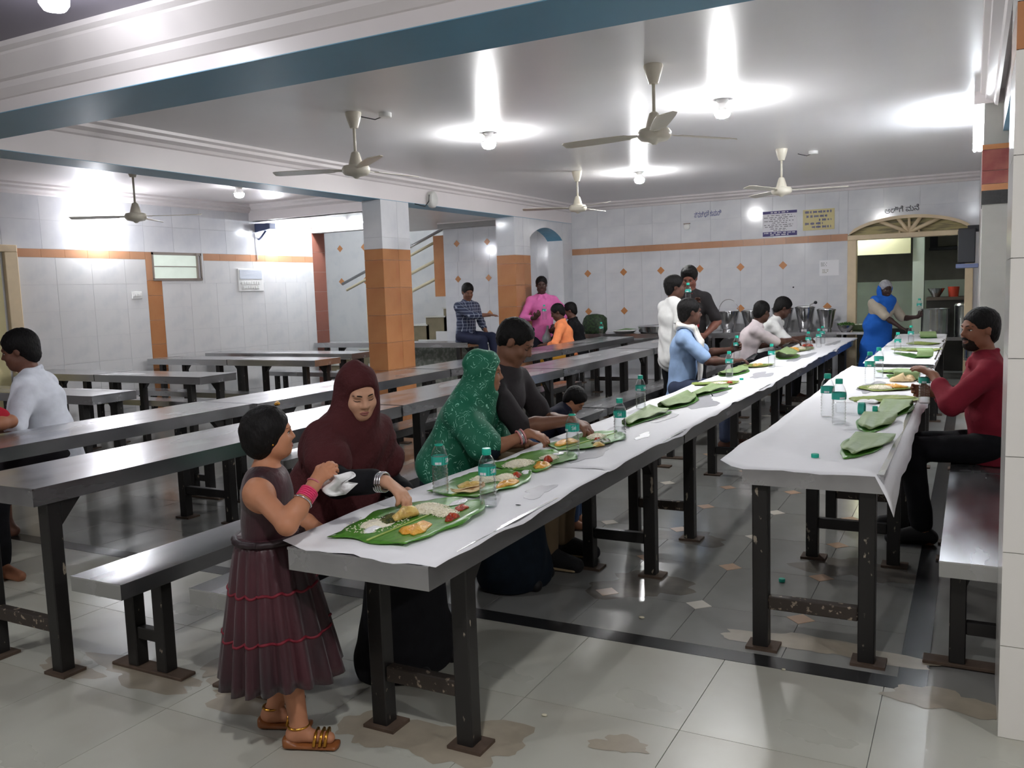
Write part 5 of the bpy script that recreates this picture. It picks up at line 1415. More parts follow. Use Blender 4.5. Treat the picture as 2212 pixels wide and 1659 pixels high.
class Body:
    """joints of one person. local frame: +y is where the body faces, +x its right side, z up; origin on the floor"""
    def __init__(b, s, pelvis, lean=0.0, side=0.0, twist=0.0, seated=True, knees=None, ankles=None, spine=0.50, shw=0.165):
        b.s = s; b.pel = V3(pelvis); b.seat = (0.45 if pelvis[2] < 0.7 else 0.77) if seated or pelvis[2] == 0.86 and knees is not None and knees[0][1] > 0.3 else 0
        d = V3(math.sin(side), math.sin(lean), math.cos(lean)*math.cos(side)); b.sp = unit(d)
        b.nb = b.pel+b.sp*spine*s
        b.rx = unit(V3(math.cos(twist), math.sin(twist), 0)); b.rx = unit(b.rx-b.sp*np.dot(b.rx, b.sp))
        b.fy = np.cross(b.sp, b.rx)
        b.sh = [b.nb+b.rx*e*shw*s-b.sp*0.058*s for e in (-1, 1)]
        b.hip = [b.pel+V3(e*0.088*s, 0, -0.01) for e in (-1, 1)]
        if knees is None:
            knees = [b.pel+V3(e*0.11*s, 0.43*s, -0.02) for e in (-1, 1)] if seated else [b.pel+V3(e*0.09*s, 0.03*s, -0.43*s) for e in (-1, 1)]
        b.kn = [V3(k) for k in knees]
        if ankles is None: ankles = [V3(k[0], k[1]-(0.02 if seated else 0.05), 0.075*s) for k in b.kn]
        b.an = [V3(a) for a in ankles]
        b.el = [None, None]; b.wr = [None, None]; b.hd = [None, None]; b.hn = [None, None]; b.curl = [0.5, 0.5]
    def arm(b, i, target, hint, hd=None, hn=(0, 0, -1), curl=0.5):
        b.el[i], b.wr[i] = ik(b.sh[i], V3(target), 0.285*b.s, 0.255*b.s, V3(hint))
        b.hd[i] = unit(V3(hd)) if hd is not None else unit(b.wr[i]-b.el[i]); b.hn[i] = V3(hn); b.curl[i] = curl
        return b
    def head(b, yaw=0.0, pitch=0.0, roll=0.0, fwd=0.03, neck=0.165):
        tw = math.atan2(b.rx[1], b.rx[0])
        b.R = rotm(tw+yaw, pitch, roll)
        b.H = b.nb+unit(b.sp*1.0+V3(0, 0, 0.6))*neck*b.s+b.R @ V3(0, fwd*b.s, 0)
        return b

def seat_cut(z, y1=0.15):
    return lambda X, Y, Z: np.where(Y < y1, z-Z, -1.0)+0*X
def sculpt_body(b, h, m, female=False, slim=1.0, feet=True, ears=True, hands=True, fat=1.0):
    s = b.s; S = SDF(); sl = slim
    S.econe(b.pel+b.sp*0.02*s, b.pel+b.sp*0.16*s, b.rx, (0.15*s*sl, 0.11*s*sl), (0.125*s*sl, 0.095*s*sl), k=0.04)
    S.econe(b.pel+b.sp*0.16*s, b.pel+b.sp*0.36*s, b.rx, (0.125*s*sl, 0.095*s*sl), (0.150*s*sl, 0.105*s*sl), k=0.04)
    S.econe(b.pel+b.sp*0.36*s, b.nb-b.sp*0.02*s, b.rx, (0.150*s*sl, 0.105*s*sl), (0.075*s, 0.06*s), k=0.05)
    S.cone(b.nb-b.sp*0.02*s, b.H+b.R @ V3(0, -0.025*s, -0.045*s), 0.052*s*(0.9 if female else 1), 0.050*s*(0.9 if female else 1), k=0.03)
    for i in (0, 1):
        S.cone(b.nb+b.sp*0.005*s, b.sh[i], 0.040*s, 0.046*s*sl, k=0.05)
        S.cone(b.sh[i], b.el[i], 0.047*s*sl, 0.036*s*sl, k=0.035)
        S.cone(b.el[i], b.el[i]+(b.wr[i]-b.el[i])*0.3, 0.037*s*sl, 0.039*s*sl, k=0.02)
        S.cone(b.el[i]+(b.wr[i]-b.el[i])*0.3, b.wr[i], 0.039*s*sl, 0.025*s*sl, k=0.02)
        if hands: hand(S, b.wr[i], b.hd[i], b.hn[i], 1 if i else -1, b.curl[i], s*0.98, fat=fat)
        S.cone(b.hip[i], b.kn[i], 0.080*s*sl, 0.054*s*sl, k=0.04)
        S.cone(b.kn[i], b.kn[i]+(b.an[i]-b.kn[i])*0.35, 0.052*s*sl, 0.052*s*sl, k=0.02)
        S.cone(b.kn[i]+(b.an[i]-b.kn[i])*0.35, b.an[i], 0.052*s*sl, 0.034*s, k=0.02)
        if feet:
            a = b.an[i]; fd = unit(V3(b.kn[i][0]-b.hip[i][0], max(0.15, b.kn[i][1]-b.hip[i][1]), 0))
            heel = V3(a[0], a[1], 0.034*s)-fd*0.035*s; toe = V3(a[0], a[1], 0.024*s)+fd*0.15*s
            S.cone(a, heel, 0.034*s, 0.034*s, k=0.02); S.cone(heel, toe, 0.034*s, 0.024*s, k=0.02); S.cone(a, toe, 0.03*s, 0.022*s, k=0.03)
    head_parts(S, b.H, b.R, s, female, ears)
    P, Q = S.mesh(h, cut=seat_cut(b.seat+0.004) if b.seat else None)
    return np_mesh('person', P, Q, m)

def shirt(b, root, h, m, sleeve=0.75, grow=0.014, hem=0.10, name='shirt', seed=0, amp=0.005, slim=1.0, collar=True, cuff=None, open_neck=0.0, flare=1.0):
    s = b.s; S = SDF(); g = grow; sl = slim
    S.econe(b.pel-b.sp*hem*s, b.pel+b.sp*0.16*s, b.rx, ((0.155*sl*s+g)*flare, (0.118*sl*s+g)*flare), (0.132*sl*s+g, 0.102*sl*s+g), k=0.04)
    S.econe(b.pel+b.sp*0.16*s, b.pel+b.sp*0.36*s, b.rx, (0.132*sl*s+g, 0.102*sl*s+g), (0.152*sl*s+g, 0.108*sl*s+g), k=0.04)
    S.econe(b.pel+b.sp*0.36*s, b.nb-b.sp*0.03*s, b.rx, (0.152*sl*s+g, 0.108*sl*s+g), (0.075*s+g, 0.06*s+g), k=0.05)
    for i in (0, 1):
        S.cone(b.nb-b.sp*0.004*s, b.sh[i], 0.040*s+g, 0.048*sl*s+g, k=0.05)
        L1 = min(1.0, sleeve/0.5)
        e = b.sh[i]+(b.el[i]-b.sh[i])*L1
        S.cone(b.sh[i], e, 0.050*sl*s+g, (0.046*sl*s+g) if sleeve <= 0.5 else 0.042*sl*s+g, k=0.03)
        if sleeve > 0.5:
            w_ = b.el[i]+(b.wr[i]-b.el[i])*min(0.98, (sleeve-0.5)*2)
            S.cone(b.el[i], w_, 0.042*sl*s+g, 0.032*s+g, k=0.02)
    q = lambda x, y, z: b.nb+b.rx*x*s+b.fy*y*s+b.sp*z*s
    if collar:
        for k in range(12):
            a0, a1 = math.pi*(0.62+1.76*k/12), math.pi*(0.62+1.76*(k+1)/12)
            S.cone(q(0.066*math.cos(a0), 0.068*math.sin(a0)+0.003, 0.028+0.014*(-math.sin(a0))), q(0.066*math.cos(a1), 0.068*math.sin(a1)+0.003, 0.028+0.014*(-math.sin(a1))), 0.0125*s, k=0.008)
        for e in (-1, 1): S.cone(q(e*0.030, 0.078, 0.012), q(e*0.062, 0.092, -0.035), 0.013*s, 0.009*s, k=0.008)
    P, Q = S.mesh(h, cloth_disp(amp*1.1, 38, seed), cut=seat_cut(b.seat+0.0025) if b.seat else None)
    return np_mesh(name, P, Q, m, root)
def trousers(b, root, h, m, length=0.93, grow=0.012, name='trousers', seed=0, slim=1.0):
    s = b.s; S = SDF(); g = grow; sl = slim
    S.econe(b.pel-b.sp*0.02*s, b.pel+b.sp*0.10*s, b.rx, (0.140*sl*s+g, 0.108*sl*s+g), (0.130*sl*s+g, 0.098*sl*s+g), k=0.03)
    for i in (0, 1):
        S.cone(b.hip[i], b.kn[i], 0.078*sl*s+g, 0.056*sl*s+g, k=0.04)
        e = b.kn[i]+(b.an[i]-b.kn[i])*length
        S.cone(b.kn[i], e, 0.060*sl*s+g, 0.048*s+g, k=0.025)
    P, Q = S.mesh(h, cloth_disp(0.004, 30, seed+9), cut=seat_cut(b.seat+0.002) if b.seat else None)
    return np_mesh(name, P, Q, m, root)
def footwear(b, root, h, m, name='shoe', sole=None, idx=(0, 1)):
    s = b.s
    for i in idx:
        S = SDF(); a = b.an[i]; fd = unit(V3(b.kn[i][0]-b.hip[i][0], max(0.15, b.kn[i][1]-b.hip[i][1]), 0))
        heel = V3(a[0], a[1], 0.045*s)-fd*0.04*s; toe = V3(a[0], a[1], 0.032*s)+fd*0.165*s
        S.cone(heel, toe, 0.044*s, 0.033*s, k=0.02); S.cone(V3(a[0], a[1], 0.085*s), toe, 0.040*s, 0.03*s, k=0.03)
        P, Q = S.mesh(h); sh_ = np_mesh(name, P, Q, m, root)
        if sole:
            rx = V3(fd[1], -fd[0], 0)
            S = SDF(); S.econe(V3(heel[0], heel[1], 0.012), V3(toe[0], toe[1], 0.012), rx, (0.046*s, 0.012), (0.042*s, 0.012), k=0.01)
            P, Q = S.mesh(h); np_mesh('sole', P, Q, sole, sh_)
def place(root, loc, rz, label):
    root.location = loc; root.rotation_euler = (0, 0, math.radians(rz))
    tag(root, label, 'person')
    return root
LIPD = mat('dark_lips', (96, 58, 54), 0.45)
LIPM = mat('rose_lips', (150, 92, 84), 0.4)

# ================================================================== PEOPLE
def check_mat(name, rgb, line, fx, fz, wdt=0.12):
    m = bpy.data.materials.new(name); m.use_nodes = True; nt = m.node_tree; b = nt.nodes['Principled BSDF']
    b.inputs['Roughness'].default_value = 0.8
    tc = nt.nodes.new('ShaderNodeTexCoord'); sp = nt.nodes.new('ShaderNodeSeparateXYZ'); nt.links.new(tc.outputs['Object'], sp.inputs[0])
    outs = []
    for src, f in (('X', fx), ('Y', fx), ('Z', fz)):
        mu = nt.nodes.new('ShaderNodeMath'); mu.operation = 'MULTIPLY'; mu.inputs[1].default_value = f; nt.links.new(sp.outputs[src], mu.inputs[0])
        fr_ = nt.nodes.new('ShaderNodeMath'); fr_.operation = 'FRACT'; nt.links.new(mu.outputs[0], fr_.inputs[0])
        lt = nt.nodes.new('ShaderNodeMath'); lt.operation = 'LESS_THAN'; lt.inputs[1].default_value = wdt; nt.links.new(fr_.outputs[0], lt.inputs[0])
        outs.append(lt.outputs[0])
    a = nt.nodes.new('ShaderNodeMath'); a.operation = 'MAXIMUM'; nt.links.new(outs[0], a.inputs[0]); nt.links.new(outs[2], a.inputs[1])
    mx = nt.nodes.new('ShaderNodeMix'); mx.data_type = 'RGBA'; mx.inputs[6].default_value = (*srgb(rgb), 1); mx.inputs[7].default_value = (*srgb(line), 1)
    nt.links.new(a.outputs[0], mx.inputs[0]); nt.links.new(mx.outputs[2], b.inputs['Base Color'])
    return m
def rose_mat(name, rgb, line):
    m = bpy.data.materials.new(name); m.use_nodes = True; nt = m.node_tree; b = nt.nodes['Principled BSDF']
    b.inputs['Roughness'].default_value = 0.7
    tc = nt.nodes.new('ShaderNodeTexCoord')
    no = nt.nodes.new('ShaderNodeTexNoise'); no.inputs['Scale'].default_value = 22.0; nt.links.new(tc.outputs['Object'], no.inputs['Vector'])
    ma = nt.nodes.new('ShaderNodeVectorMath'); ma.operation = 'MULTIPLY_ADD'; ma.inputs[1].default_value = (0.045, 0.045, 0.045)
    nt.links.new(no.outputs['Color'], ma.inputs[0]); nt.links.new(tc.outputs['Object'], ma.inputs[2])
    vo = nt.nodes.new('ShaderNodeTexVoronoi'); vo.inputs['Scale'].default_value = 17.0; nt.links.new(ma.outputs[0], vo.inputs['Vector'])
    mu = nt.nodes.new('ShaderNodeMath'); mu.operation = 'MULTIPLY'; mu.inputs[1].default_value = 32.0; nt.links.new(vo.outputs['Distance'], mu.inputs[0])
    si = nt.nodes.new('ShaderNodeMath'); si.operation = 'SINE'; nt.links.new(mu.outputs[0], si.inputs[0])
    n3 = nt.nodes.new('ShaderNodeTexNoise'); n3.inputs['Scale'].default_value = 30.0; nt.links.new(tc.outputs['Object'], n3.inputs['Vector'])
    su = nt.nodes.new('ShaderNodeMath'); su.operation = 'MULTIPLY'; nt.links.new(si.outputs[0], su.inputs[0]); nt.links.new(n3.outputs['Fac'], su.inputs[1])
    r = nt.nodes.new('ShaderNodeValToRGB'); r.color_ramp.elements[0].position = 0.50; r.color_ramp.elements[1].position = 0.54
    r.color_ramp.elements[0].color = (*srgb(rgb), 1); r.color_ramp.elements[1].color = (*srgb(line), 1)
    nt.links.new(su.outputs[0], r.inputs['Fac']); nt.links.new(r.outputs['Color'], b.inputs['Base Color'])
    return m
def cloth(name, rgb, rough=0.85, var=0.06, bump=0.09, bscale=60, **k): return mat(name, rgb, rough, var=var, vscale=18, bump=bump, bscale=bscale, spec=0.25, **k)
MAROON = cloth('maroon_crinkled_cloth', (74, 34, 36), bump=0.6, bscale=45)
BLACKC = cloth('black_cloth', (20, 20, 24), var=0.2)
TEALC = cloth('dark_teal_cloth', (20, 30, 40), var=0.2)
GREENC = rose_mat('green_rose_cloth', (16, 104, 76), (150, 214, 190))
CHARC = cloth('charcoal_cloth', (50, 46, 48))
def hijab(b, root, h, m, drop=0.28, wide=0.25, deep=0.19, seed=1, amp=0.006, arms=0.0, name='headscarf', shift=0.0):
    s = b.s; S = SDF(); q = lambda x, y, z: b.H+b.R @ (V3(x, y, z)*s)
    S.ell(q(0, -0.018, 0.036), V3(0.092, 0.115, 0.100)*s, b.R)
    S.ell(q(0, -0.02, -0.05), V3(0.088, 0.098, 0.095)*s, b.R, k=0.04)
    S.cone(q(0, -0.01, -0.10), b.nb, 0.085*s, 0.10*s, k=0.05)
    S.econe(b.nb+b.sp*0.03*s, b.nb-b.sp*0.10*s, b.rx, (0.11*s, 0.10*s), (0.20*s, 0.135*s), k=0.05)
    S.econe(b.nb-b.sp*0.08*s, b.nb-b.sp*drop*s+b.fy*shift*s, b.rx, (0.20*s, 0.14*s), (wide*s, deep*s), k=0.05)
    for i in (0, 1):
        S.cone(b.sh[i], b.sh[i]+(b.el[i]-b.sh[i])*arms, 0.088*s, 0.100*s, k=0.05)
    S.ell(q(0, 0.120, -0.026), V3(0.062, 0.095, 0.090)*s, b.R, k=0.008, op='s')
    S.ell(q(0, 0.160, -0.015), V3(0.20, 0.108, 0.105)*s, b.R, k=0.02, op='s')
    P, Q = S.mesh(h, cloth_disp(amp*1.3, 36, seed))
    return np_mesh(name, P, Q, m, root)
def robe(b, root, h, m, name='robe', sleeve=0.98, hem_w=(0.26, 0.19), hemz=0.03, seed=3):
    s = b.s; S = SDF(); g = 0.018
    S.econe(b.pel-V3(0, 0, 0.03), b.pel+b.sp*0.16*s, b.rx, (0.175*s, 0.14*s), (0.145*s, 0.12*s), k=0.05)
    S.econe(b.pel+b.sp*0.16*s, b.pel+b.sp*0.38*s, b.rx, (0.145*s, 0.12*s), (0.165*s, 0.125*s), k=0.05)
    S.econe(b.pel+b.sp*0.38*s, b.nb-b.sp*0.02*s, b.rx, (0.165*s, 0.12*s), (0.08*s, 0.07*s), k=0.05)
    for i in (0, 1):
        S.cone(b.nb, b.sh[i], 0.05*s, 0.06*s, k=0.05)
        S.cone(b.sh[i], b.el[i], 0.060*s, 0.060*s, k=0.04)
        if sleeve > 0.5: S.cone(b.el[i], b.el[i]+(b.wr[i]-b.el[i])*min(0.96, (sleeve-0.5)*2), 0.060*s, 0.050*s, k=0.03)
        S.cone(b.hip[i], b.kn[i], 0.105*s, 0.085*s, k=0.06)
    kc = (b.kn[0]+b.kn[1])/2; ac = (b.an[0]+b.an[1])/2
    S.econe(kc+V3(0, 0.0, 0.0), V3(ac[0], ac[1], hemz+0.05), (1, 0, 0), (0.20*s, 0.10*s), (hem_w[0]*s, hem_w[1]*s), k=0.08)
    S.econe((b.hip[0]+b.hip[1])/2, kc, (1, 0, 0), (0.19*s, 0.10*s), (0.19*s, 0.09*s), k=0.05)
    P, Q = S.mesh(h, cloth_disp(0.007, 20, seed), cut=lambda X, Y, Z: np.where(Y < 0.15, 0.4525-Z, 0.006-Z)+0*X)
    return np_mesh(name, P, Q, m, root)
def bangle(root, b, i, pos, r, m, n=1, tube=0.004, gap=0.008, name='bangle'):
    d = unit(b.wr[i]-b.el[i]); ref = V3(0, 0, 1) if abs(d[2]) < 0.9 else V3(1, 0, 0)
    u = unit(np.cross(d, ref)); v = np.cross(d, u)
    for k in range(n):
        c = b.el[i]+(b.wr[i]-b.el[i])*pos-d*gap*k
        pts = [tuple(c+(u*math.cos(2*math.pi*j/20)+v*math.sin(2*math.pi*j/20))*r) for j in range(21)]
        MB().tube(pts, tube, 8, cap=False).build(name, m, root, smooth=True)
SILVER = mat('silver', (206, 204, 206), 0.25, metal=0.9)
GOLD = mat('gold', (206, 150, 62), 0.25, metal=0.9)

# ---- woman in maroon headscarf, eating
b = Body(0.91, (0, 0.02, 0.555), lean=0.36, side=0.02, twist=-0.15)
b.arm(1, (0.30, 0.555, 0.835), (0.55, 0.05, 0.55), hd=(0.05, 0.85, -0.45), hn=(0.1, -0.35, -0.9), curl=0.75)
b.arm(0, (-0.12, 0.36, 0.68), (-0.4, 0.0, 0.5), hd=(0.6, 0.6, 0), hn=(0, 0, -1), curl=0.4)
b.head(yaw=-0.45, pitch=0.36, roll=0.05)
SK_M = skin_mat('light_brown_skin', (206, 158, 130))
r = sculpt_body(b, 0.0062, SK_M, female=True, ears=False)
face_parts(r, b.H, b.R, b.s, LIPM, lids=0.7)
robe(b, r, 0.0085, BLACKC, sleeve=0.86, hem_w=(0.27, 0.20))
hijab(b, r, 0.0065, MAROON, drop=0.36, wide=0.25, deep=0.20, arms=0.55, amp=0.008)
bangle(r, b, 1, 0.97, 0.034, SILVER, 5, 0.0042, 0.010)
for k in range(9):       # frayed fringe threads of the scarf
    a = random.Random(k).uniform(0, 1); p = b.nb-b.sp*(0.05+0.3*a)*b.s+b.rx*(-1 if k % 2 else 1)*(0.20+0.08*a)*b.s
    MB().tube([tuple(p), tuple(p+V3(0.02*(-1 if k % 2 else 1), -0.02, -0.02)), tuple(p+V3(0.015*(-1 if k % 2 else 1), -0.025, -0.05))], [0.004, 0.003, 0.001], 5).build('fringe', MAROON, r, smooth=True)
SHOED = mat('dark_shoe', (24, 22, 24), 0.6)
TANS = mat('tan_sole', (150, 120, 84), 0.7)
footwear(b, r, 0.008, SHOED, 'shoe', TANS)
place(r, (-2.40, 2.78, 0), -90, 'woman in maroon headscarf and black robe eating rice with her fingers')

# ---- woman in green headscarf
b = Body(0.89, (0, 0.0, 0.54), lean=0.40, side=0.02, twist=0.05)
b.arm(1, (0.10, 0.50, 0.80), (0.50, 0.05, 0.60), hd=(-0.35, 0.85, -0.35), hn=(-0.3, -0.3, -0.9), curl=0.8)
b.arm(0, (-0.16, 0.40, 0.70), (-0.4, 0.1, 0.5), hd=(0.5, 0.7, 0), curl=0.4)
b.head(yaw=0.42, pitch=0.10, roll=0.0)
SK_G = skin_mat('brown_skin', (158, 110, 84))
r = sculpt_body(b, 0.0065, SK_G, female=True, ears=False)
face_parts(r, b.H, b.R, b.s, LIPM, lids=0.5)
robe(b, r, 0.009, TEALC, sleeve=0.52, hem_w=(0.27, 0.22), seed=5)
hijab(b, r, 0.007, GREENC, drop=0.42, wide=0.25, deep=0.20, seed=6, arms=0.85)
bangle(r, b, 1, 0.84, 0.035, mat('pink_bangle', (214, 140, 140), 0.4), 2, 0.004, 0.022); bangle(r, b, 1, 0.80, 0.034, SILVER, 2, 0.004, 0.007)
footwear(b, r, 0.009, SHOED, 'shoe')
place(r, (-2.43, 3.80, 0), -82, 'woman in green rose-patterned headscarf eating beside a dark-shirted man')

# ---- man in dark shirt
b = Body(1.07, (0, 0.0, 0.555), lean=0.34)
b.arm(1, (0.10, 0.60, 0.815), (0.55, 0.1, 0.6), hd=(0.1, 0.9, -0.4), hn=(0, -0.3, -0.95), curl=0.7)
b.arm(0, (-0.15, 0.50, 0.77), (-0.5, 0.1, 0.6), hd=(0.4, 0.8, -0.1), curl=0.5)
b.head(yaw=0.25, pitch=0.55, fwd=0.02)
SK_D = skin_mat('dark_brown_skin', (122, 84, 66))
r = sculpt_body(b, 0.0075, SK_D)
face_parts(r, b.H, b.R, b.s, LIPD, lids=0.8)
hair_cap(b.H, b.R, b.s, 0.0075, r, style='buzz')
shirt(b, r, 0.009, CHARC, sleeve=0.5, seed=4, collar=False); trousers(b, r, 0.01, mat('khaki_cloth', (112, 94, 70), 0.85, var=0.06), seed=4)
footwear(b, r, 0.008, mat('black_knit', (30, 30, 32), 0.8, bump=0.5, bscale=150), 'shoe', mat('beige_sole', (186, 164, 128), 0.6))
place(r, (-2.46, 4.22, 0), -88, 'man with cropped hair in dark shirt eating beside the woman in green')

# ---- small boy bending down
b = Body(0.62, (0, 0.0, 0.52), lean=0.75)
b.arm(1, (0.10, 0.40, 0.62), (0.3, 0.0, 0.4), curl=0.5); b.arm(0, (-0.10, 0.38, 0.60), (-0.3, 0.0, 0.4), curl=0.5)
b.head(yaw=-0.2, pitch=0.75); b.H = b.H+V3(0, 0.0, -0.02)
r = sculpt_body(b, 0.008, SK_G)
face_parts(r, b.H, b.R, b.s, LIPD, lids=0.9)
b2_ = b.s; hair_cap(b.H, b.R, b.s*1.12, 0.008, r)
shirt(b, r, 0.009, cloth('navy_black_cloth', (26, 28, 44)), sleeve=0.7, seed=8, collar=False); trousers(b, r, 0.009, cloth('blue_denim', (66, 86, 120)), seed=8)
place(r, (-2.45, 4.87, 0), -75, 'small boy in dark top bending down on the bench past the couple')

# ---- man in light blue shirt with a white towel
b = Body(1.04, (0, 0.02, 0.56), lean=0.10, twist=0.12)
b.arm(1, (0.02, 0.50, 0.80), (0.55, 0.1, 0.7), hd=(-0.45, 0.85, 0.1), hn=(0, 0.1, -1), curl=0.7)
b.arm(0, (-0.30, 0.44, 0.88), (-0.55, 0.0, 0.7), hd=(0.25, 0.75, 0.35), hn=(1, -0.3, 0), curl=1.0)
b.head(yaw=0.42, pitch=0.04)
SK_K = skin_mat('deep_brown_skin', (84, 56, 46))
r = sculpt_body(b, 0.009, SK_K)
face_parts(r, b.H, b.R, b.s, LIPD, lids=0.3)
hair_cap(b.H, b.R, b.s, 0.009, r)
shirt(b, r, 0.010, cloth('light_blue_cloth', (146, 172, 208)), sleeve=0.42, seed=11, hem=0.12); trousers(b, r, 0.012, cloth('indigo_denim', (58, 66, 88)), seed=11)
S = SDF(); q = lambda x, y, z: b.nb+b.rx*x+b.fy*y+b.sp*z
for e in (-1, 1): S.econe(q(e*0.070, -0.06, 0.055), q(e*0.085, 0.06, 0.045), b.rx, (0.045, 0.022), (0.045, 0.022), k=0.03); S.econe(q(e*0.085, 0.06, 0.045), q(e*0.09, 0.145, -0.09), b.rx, (0.045, 0.022), (0.05, 0.022), k=0.03); S.econe(q(e*0.09, 0.145, -0.09), q(e*0.085, 0.165, -0.45), b.rx, (0.05, 0.022), (0.055, 0.018), k=0.02)
S.econe(q(-0.07, -0.075, 0.05), q(0.07, -0.075, 0.05), b.sp, (0.04, 0.022), (0.04, 0.022), k=0.03)
P, Q = S.mesh(0.010, cloth_disp(0.004, 40, 2)); np_mesh('towel', P, Q, cloth('white_towel', (226, 222, 216)), r)
place(r, (-2.42, 7.88, 0), -85, 'man in light blue shirt with a white towel round his neck at table')
hx = -2.42; 
bottle(B_mid, (-1.955, 8.20, 0.80), 'water bottle held up by the man in light blue', L0)
sh_ph = thing('black_phone', 'black phone held over the table by the man in light blue', 'phone', (-1.83, 8.02, 0.80))
box_obj('phone_body', DARKPL, sh_ph, (0.0, -0.01, 0), (0.035, 0.16, 0.012), 0.003); box_obj('phone_screen', mat('phone_glass', (18, 18, 22), 0.1), sh_ph, (0.003, -0.006, 0.012), (0.032, 0.156, 0.0125))
sh_ph.rotation_euler = (0.25, 0, -0.3)

# ---- young man in white shirt standing, back turned
b = Body(0.94, (0, 0, 0.86), lean=0.03, seated=False, knees=[(-0.09, 0.03, 0.46), (0.09, 0.05, 0.46)], ankles=[(-0.09, -0.03, 0.075), (0.10, 0.0, 0.075)])
b.arm(0, (-0.10, 0.30, 1.27), (-0.5, 0.1, 0.9), hd=(0.1, 0.5, 0.8), hn=(1, 0.2, 0), curl=0.9)
b.arm(1, (0.25, 0.02, 0.82), (0.5, -0.3, 0.9), hd=(0, 0.2, -1), hn=(-1, 0, 0), curl=0.4)
b.head(yaw=-0.45, pitch=0.0)
r = sculpt_body(b, 0.010, SK_K)
face_parts(r, b.H, b.R, b.s, LIPD, lids=0.3)
hair_cap(b.H, b.R, b.s*1.04, 0.010, r)
WHS = cloth('white_shirt_cloth', (224, 224, 222), bump=0.06)
shirt(b, r, 0.010, WHS, sleeve=0.40, seed=14, amp=0.008, hem=0.10, grow=0.022); trousers(b, r, 0.012, BLACKC, seed=14)
footwear(b, r, 0.01, SHOED)
c = b.sh[1]+(b.el[1]-b.sh[1])*0.66; o_ = V3(0.86, -0.5, 0.0)
for k, ch in enumerate('TYL'):
    t_ = text_mesh('sleeve_letter', ch, 0.055, INKD, r)
    fwd_ = Vector(tuple(unit(o_))); xax = Vector((0, 0, 1)).cross(fwd_).normalized(); zax = fwd_; yax = zax.cross(xax)
    M_ = Matrix((xax, yax, zax)).transposed().to_4x4(); M_.translation = Vector(tuple(c+unit(o_)*(0.088-0.012*abs(k-1))))+xax*(-0.068+0.045*k)+Vector((0, 0, -0.02))
    t_.matrix_local = M_
place(r, (-2.68, 8.50, 0), -42, 'young man in white printed shirt standing with his back turned')
bottle(B_low, (-2.60, 8.82, 1.31), 'bottle raised in the hand of the standing man in white', L0)

# ---- boy in black and red standing behind
b = Body(1.0, (0, 0, 0.92), lean=0.08, seated=False)
b.arm(1, (0.22, 0.20, 1.05), (0.5, -0.3, 1.0), hn=(-1, 0, 0), curl=0.6); b.arm(0, (-0.24, 0.22, 0.98), (-0.5, -0.3, 1.0), hn=(1, 0, 0), curl=0.6)
b.head(yaw=0.25, pitch=0.42)
r = sculpt_body(b, 0.011, skin_mat('reddish_brown_skin', (112, 70, 58)))
face_parts(r, b.H, b.R, b.s, LIPD, lids=0.6)
hair_cap(b.H, b.R, b.s*1.05, 0.010, r, style='quiff')
shirt(b, r, 0.011, mat('black_red_cloth', (30, 26, 28), 0.85, rgb2=(150, 34, 36), vscale=3.2, mix_lo=0.56, mix_hi=0.58), sleeve=0.42, seed=15, collar=False); trousers(b, r, 0.013, BLACKC, seed=15)
b_ = b.nb
S = SDF(); S.cone(b_+V3(-0.05, 0.055, -0.01), b_+V3(0.05, 0.055, -0.01), 0.016); P, Q = S.mesh(0.008); np_mesh('collar_band', P, Q, mat('red_cloth', (196, 44, 42), 0.8), r)
place(r, (-2.66, 9.16, 0), 172, 'boy in black and red top standing before the tiled wall, looking down')

# ---- man in pale pink shirt reaching over the table
b = Body(1.0, (0, 0.02, 0.55), lean=0.40, twist=0.15)
b.arm(1, (-0.14, 0.60, 0.83), (0.4, 0.25, 0.7), hd=(-0.3, 0.9, -0.3), hn=(0, -0.2, -1), curl=0.7)
b.arm(0, (-0.25, 0.40, 0.77), (-0.5, 0.1, 0.6), hd=(0.4, 0.8, -0.1), curl=0.5)
b.head(yaw=0.75, pitch=0.25)
r = sculpt_body(b, 0.011, SK_K)
hair_cap(b.H, b.R, b.s, 0.011, r)
face_parts(r, b.H, b.R, b.s, LIPD, lids=0.4)
shirt(b, r, 0.012, cloth('pale_pink_cloth', (214, 202, 204), bump=0.06), sleeve=0.46, seed=16, amp=0.007, hem=0.14); trousers(b, r, 0.014, BLACKC, seed=16)
place(r, (-2.42, 10.2, 0), -80, 'man in pale pink shirt reaching over the long table to his leaf')

# ---- man in white collar shirt behind him
b = Body(1.03, (0, 0.02, 0.56), lean=0.42)
b.arm(1, (0.05, 0.58, 0.81), (0.5, 0.2, 0.7), hd=(-0.2, 0.9, -0.3), hn=(0, -0.2, -1), curl=0.7)
b.arm(0, (-0.2, 0.45, 0.78), (-0.5, 0.1, 0.6), hd=(0.4, 0.8, -0.1), curl=0.5)
b.head(yaw=0.40, pitch=0.45, fwd=0.04)
r = sculpt_body(b, 0.012, SK_K)
hair_cap(b.H, b.R, b.s*1.04, 0.011, r)
face_parts(r, b.H, b.R, b.s, LIPD, lids=0.7)
shirt(b, r, 0.012, WHS, sleeve=0.46, seed=17, amp=0.007); trousers(b, r, 0.014, BLACKC, seed=17)
place(r, (-2.42, 11.3, 0), -88, 'man in white shirt bending over his leaf near the far end')

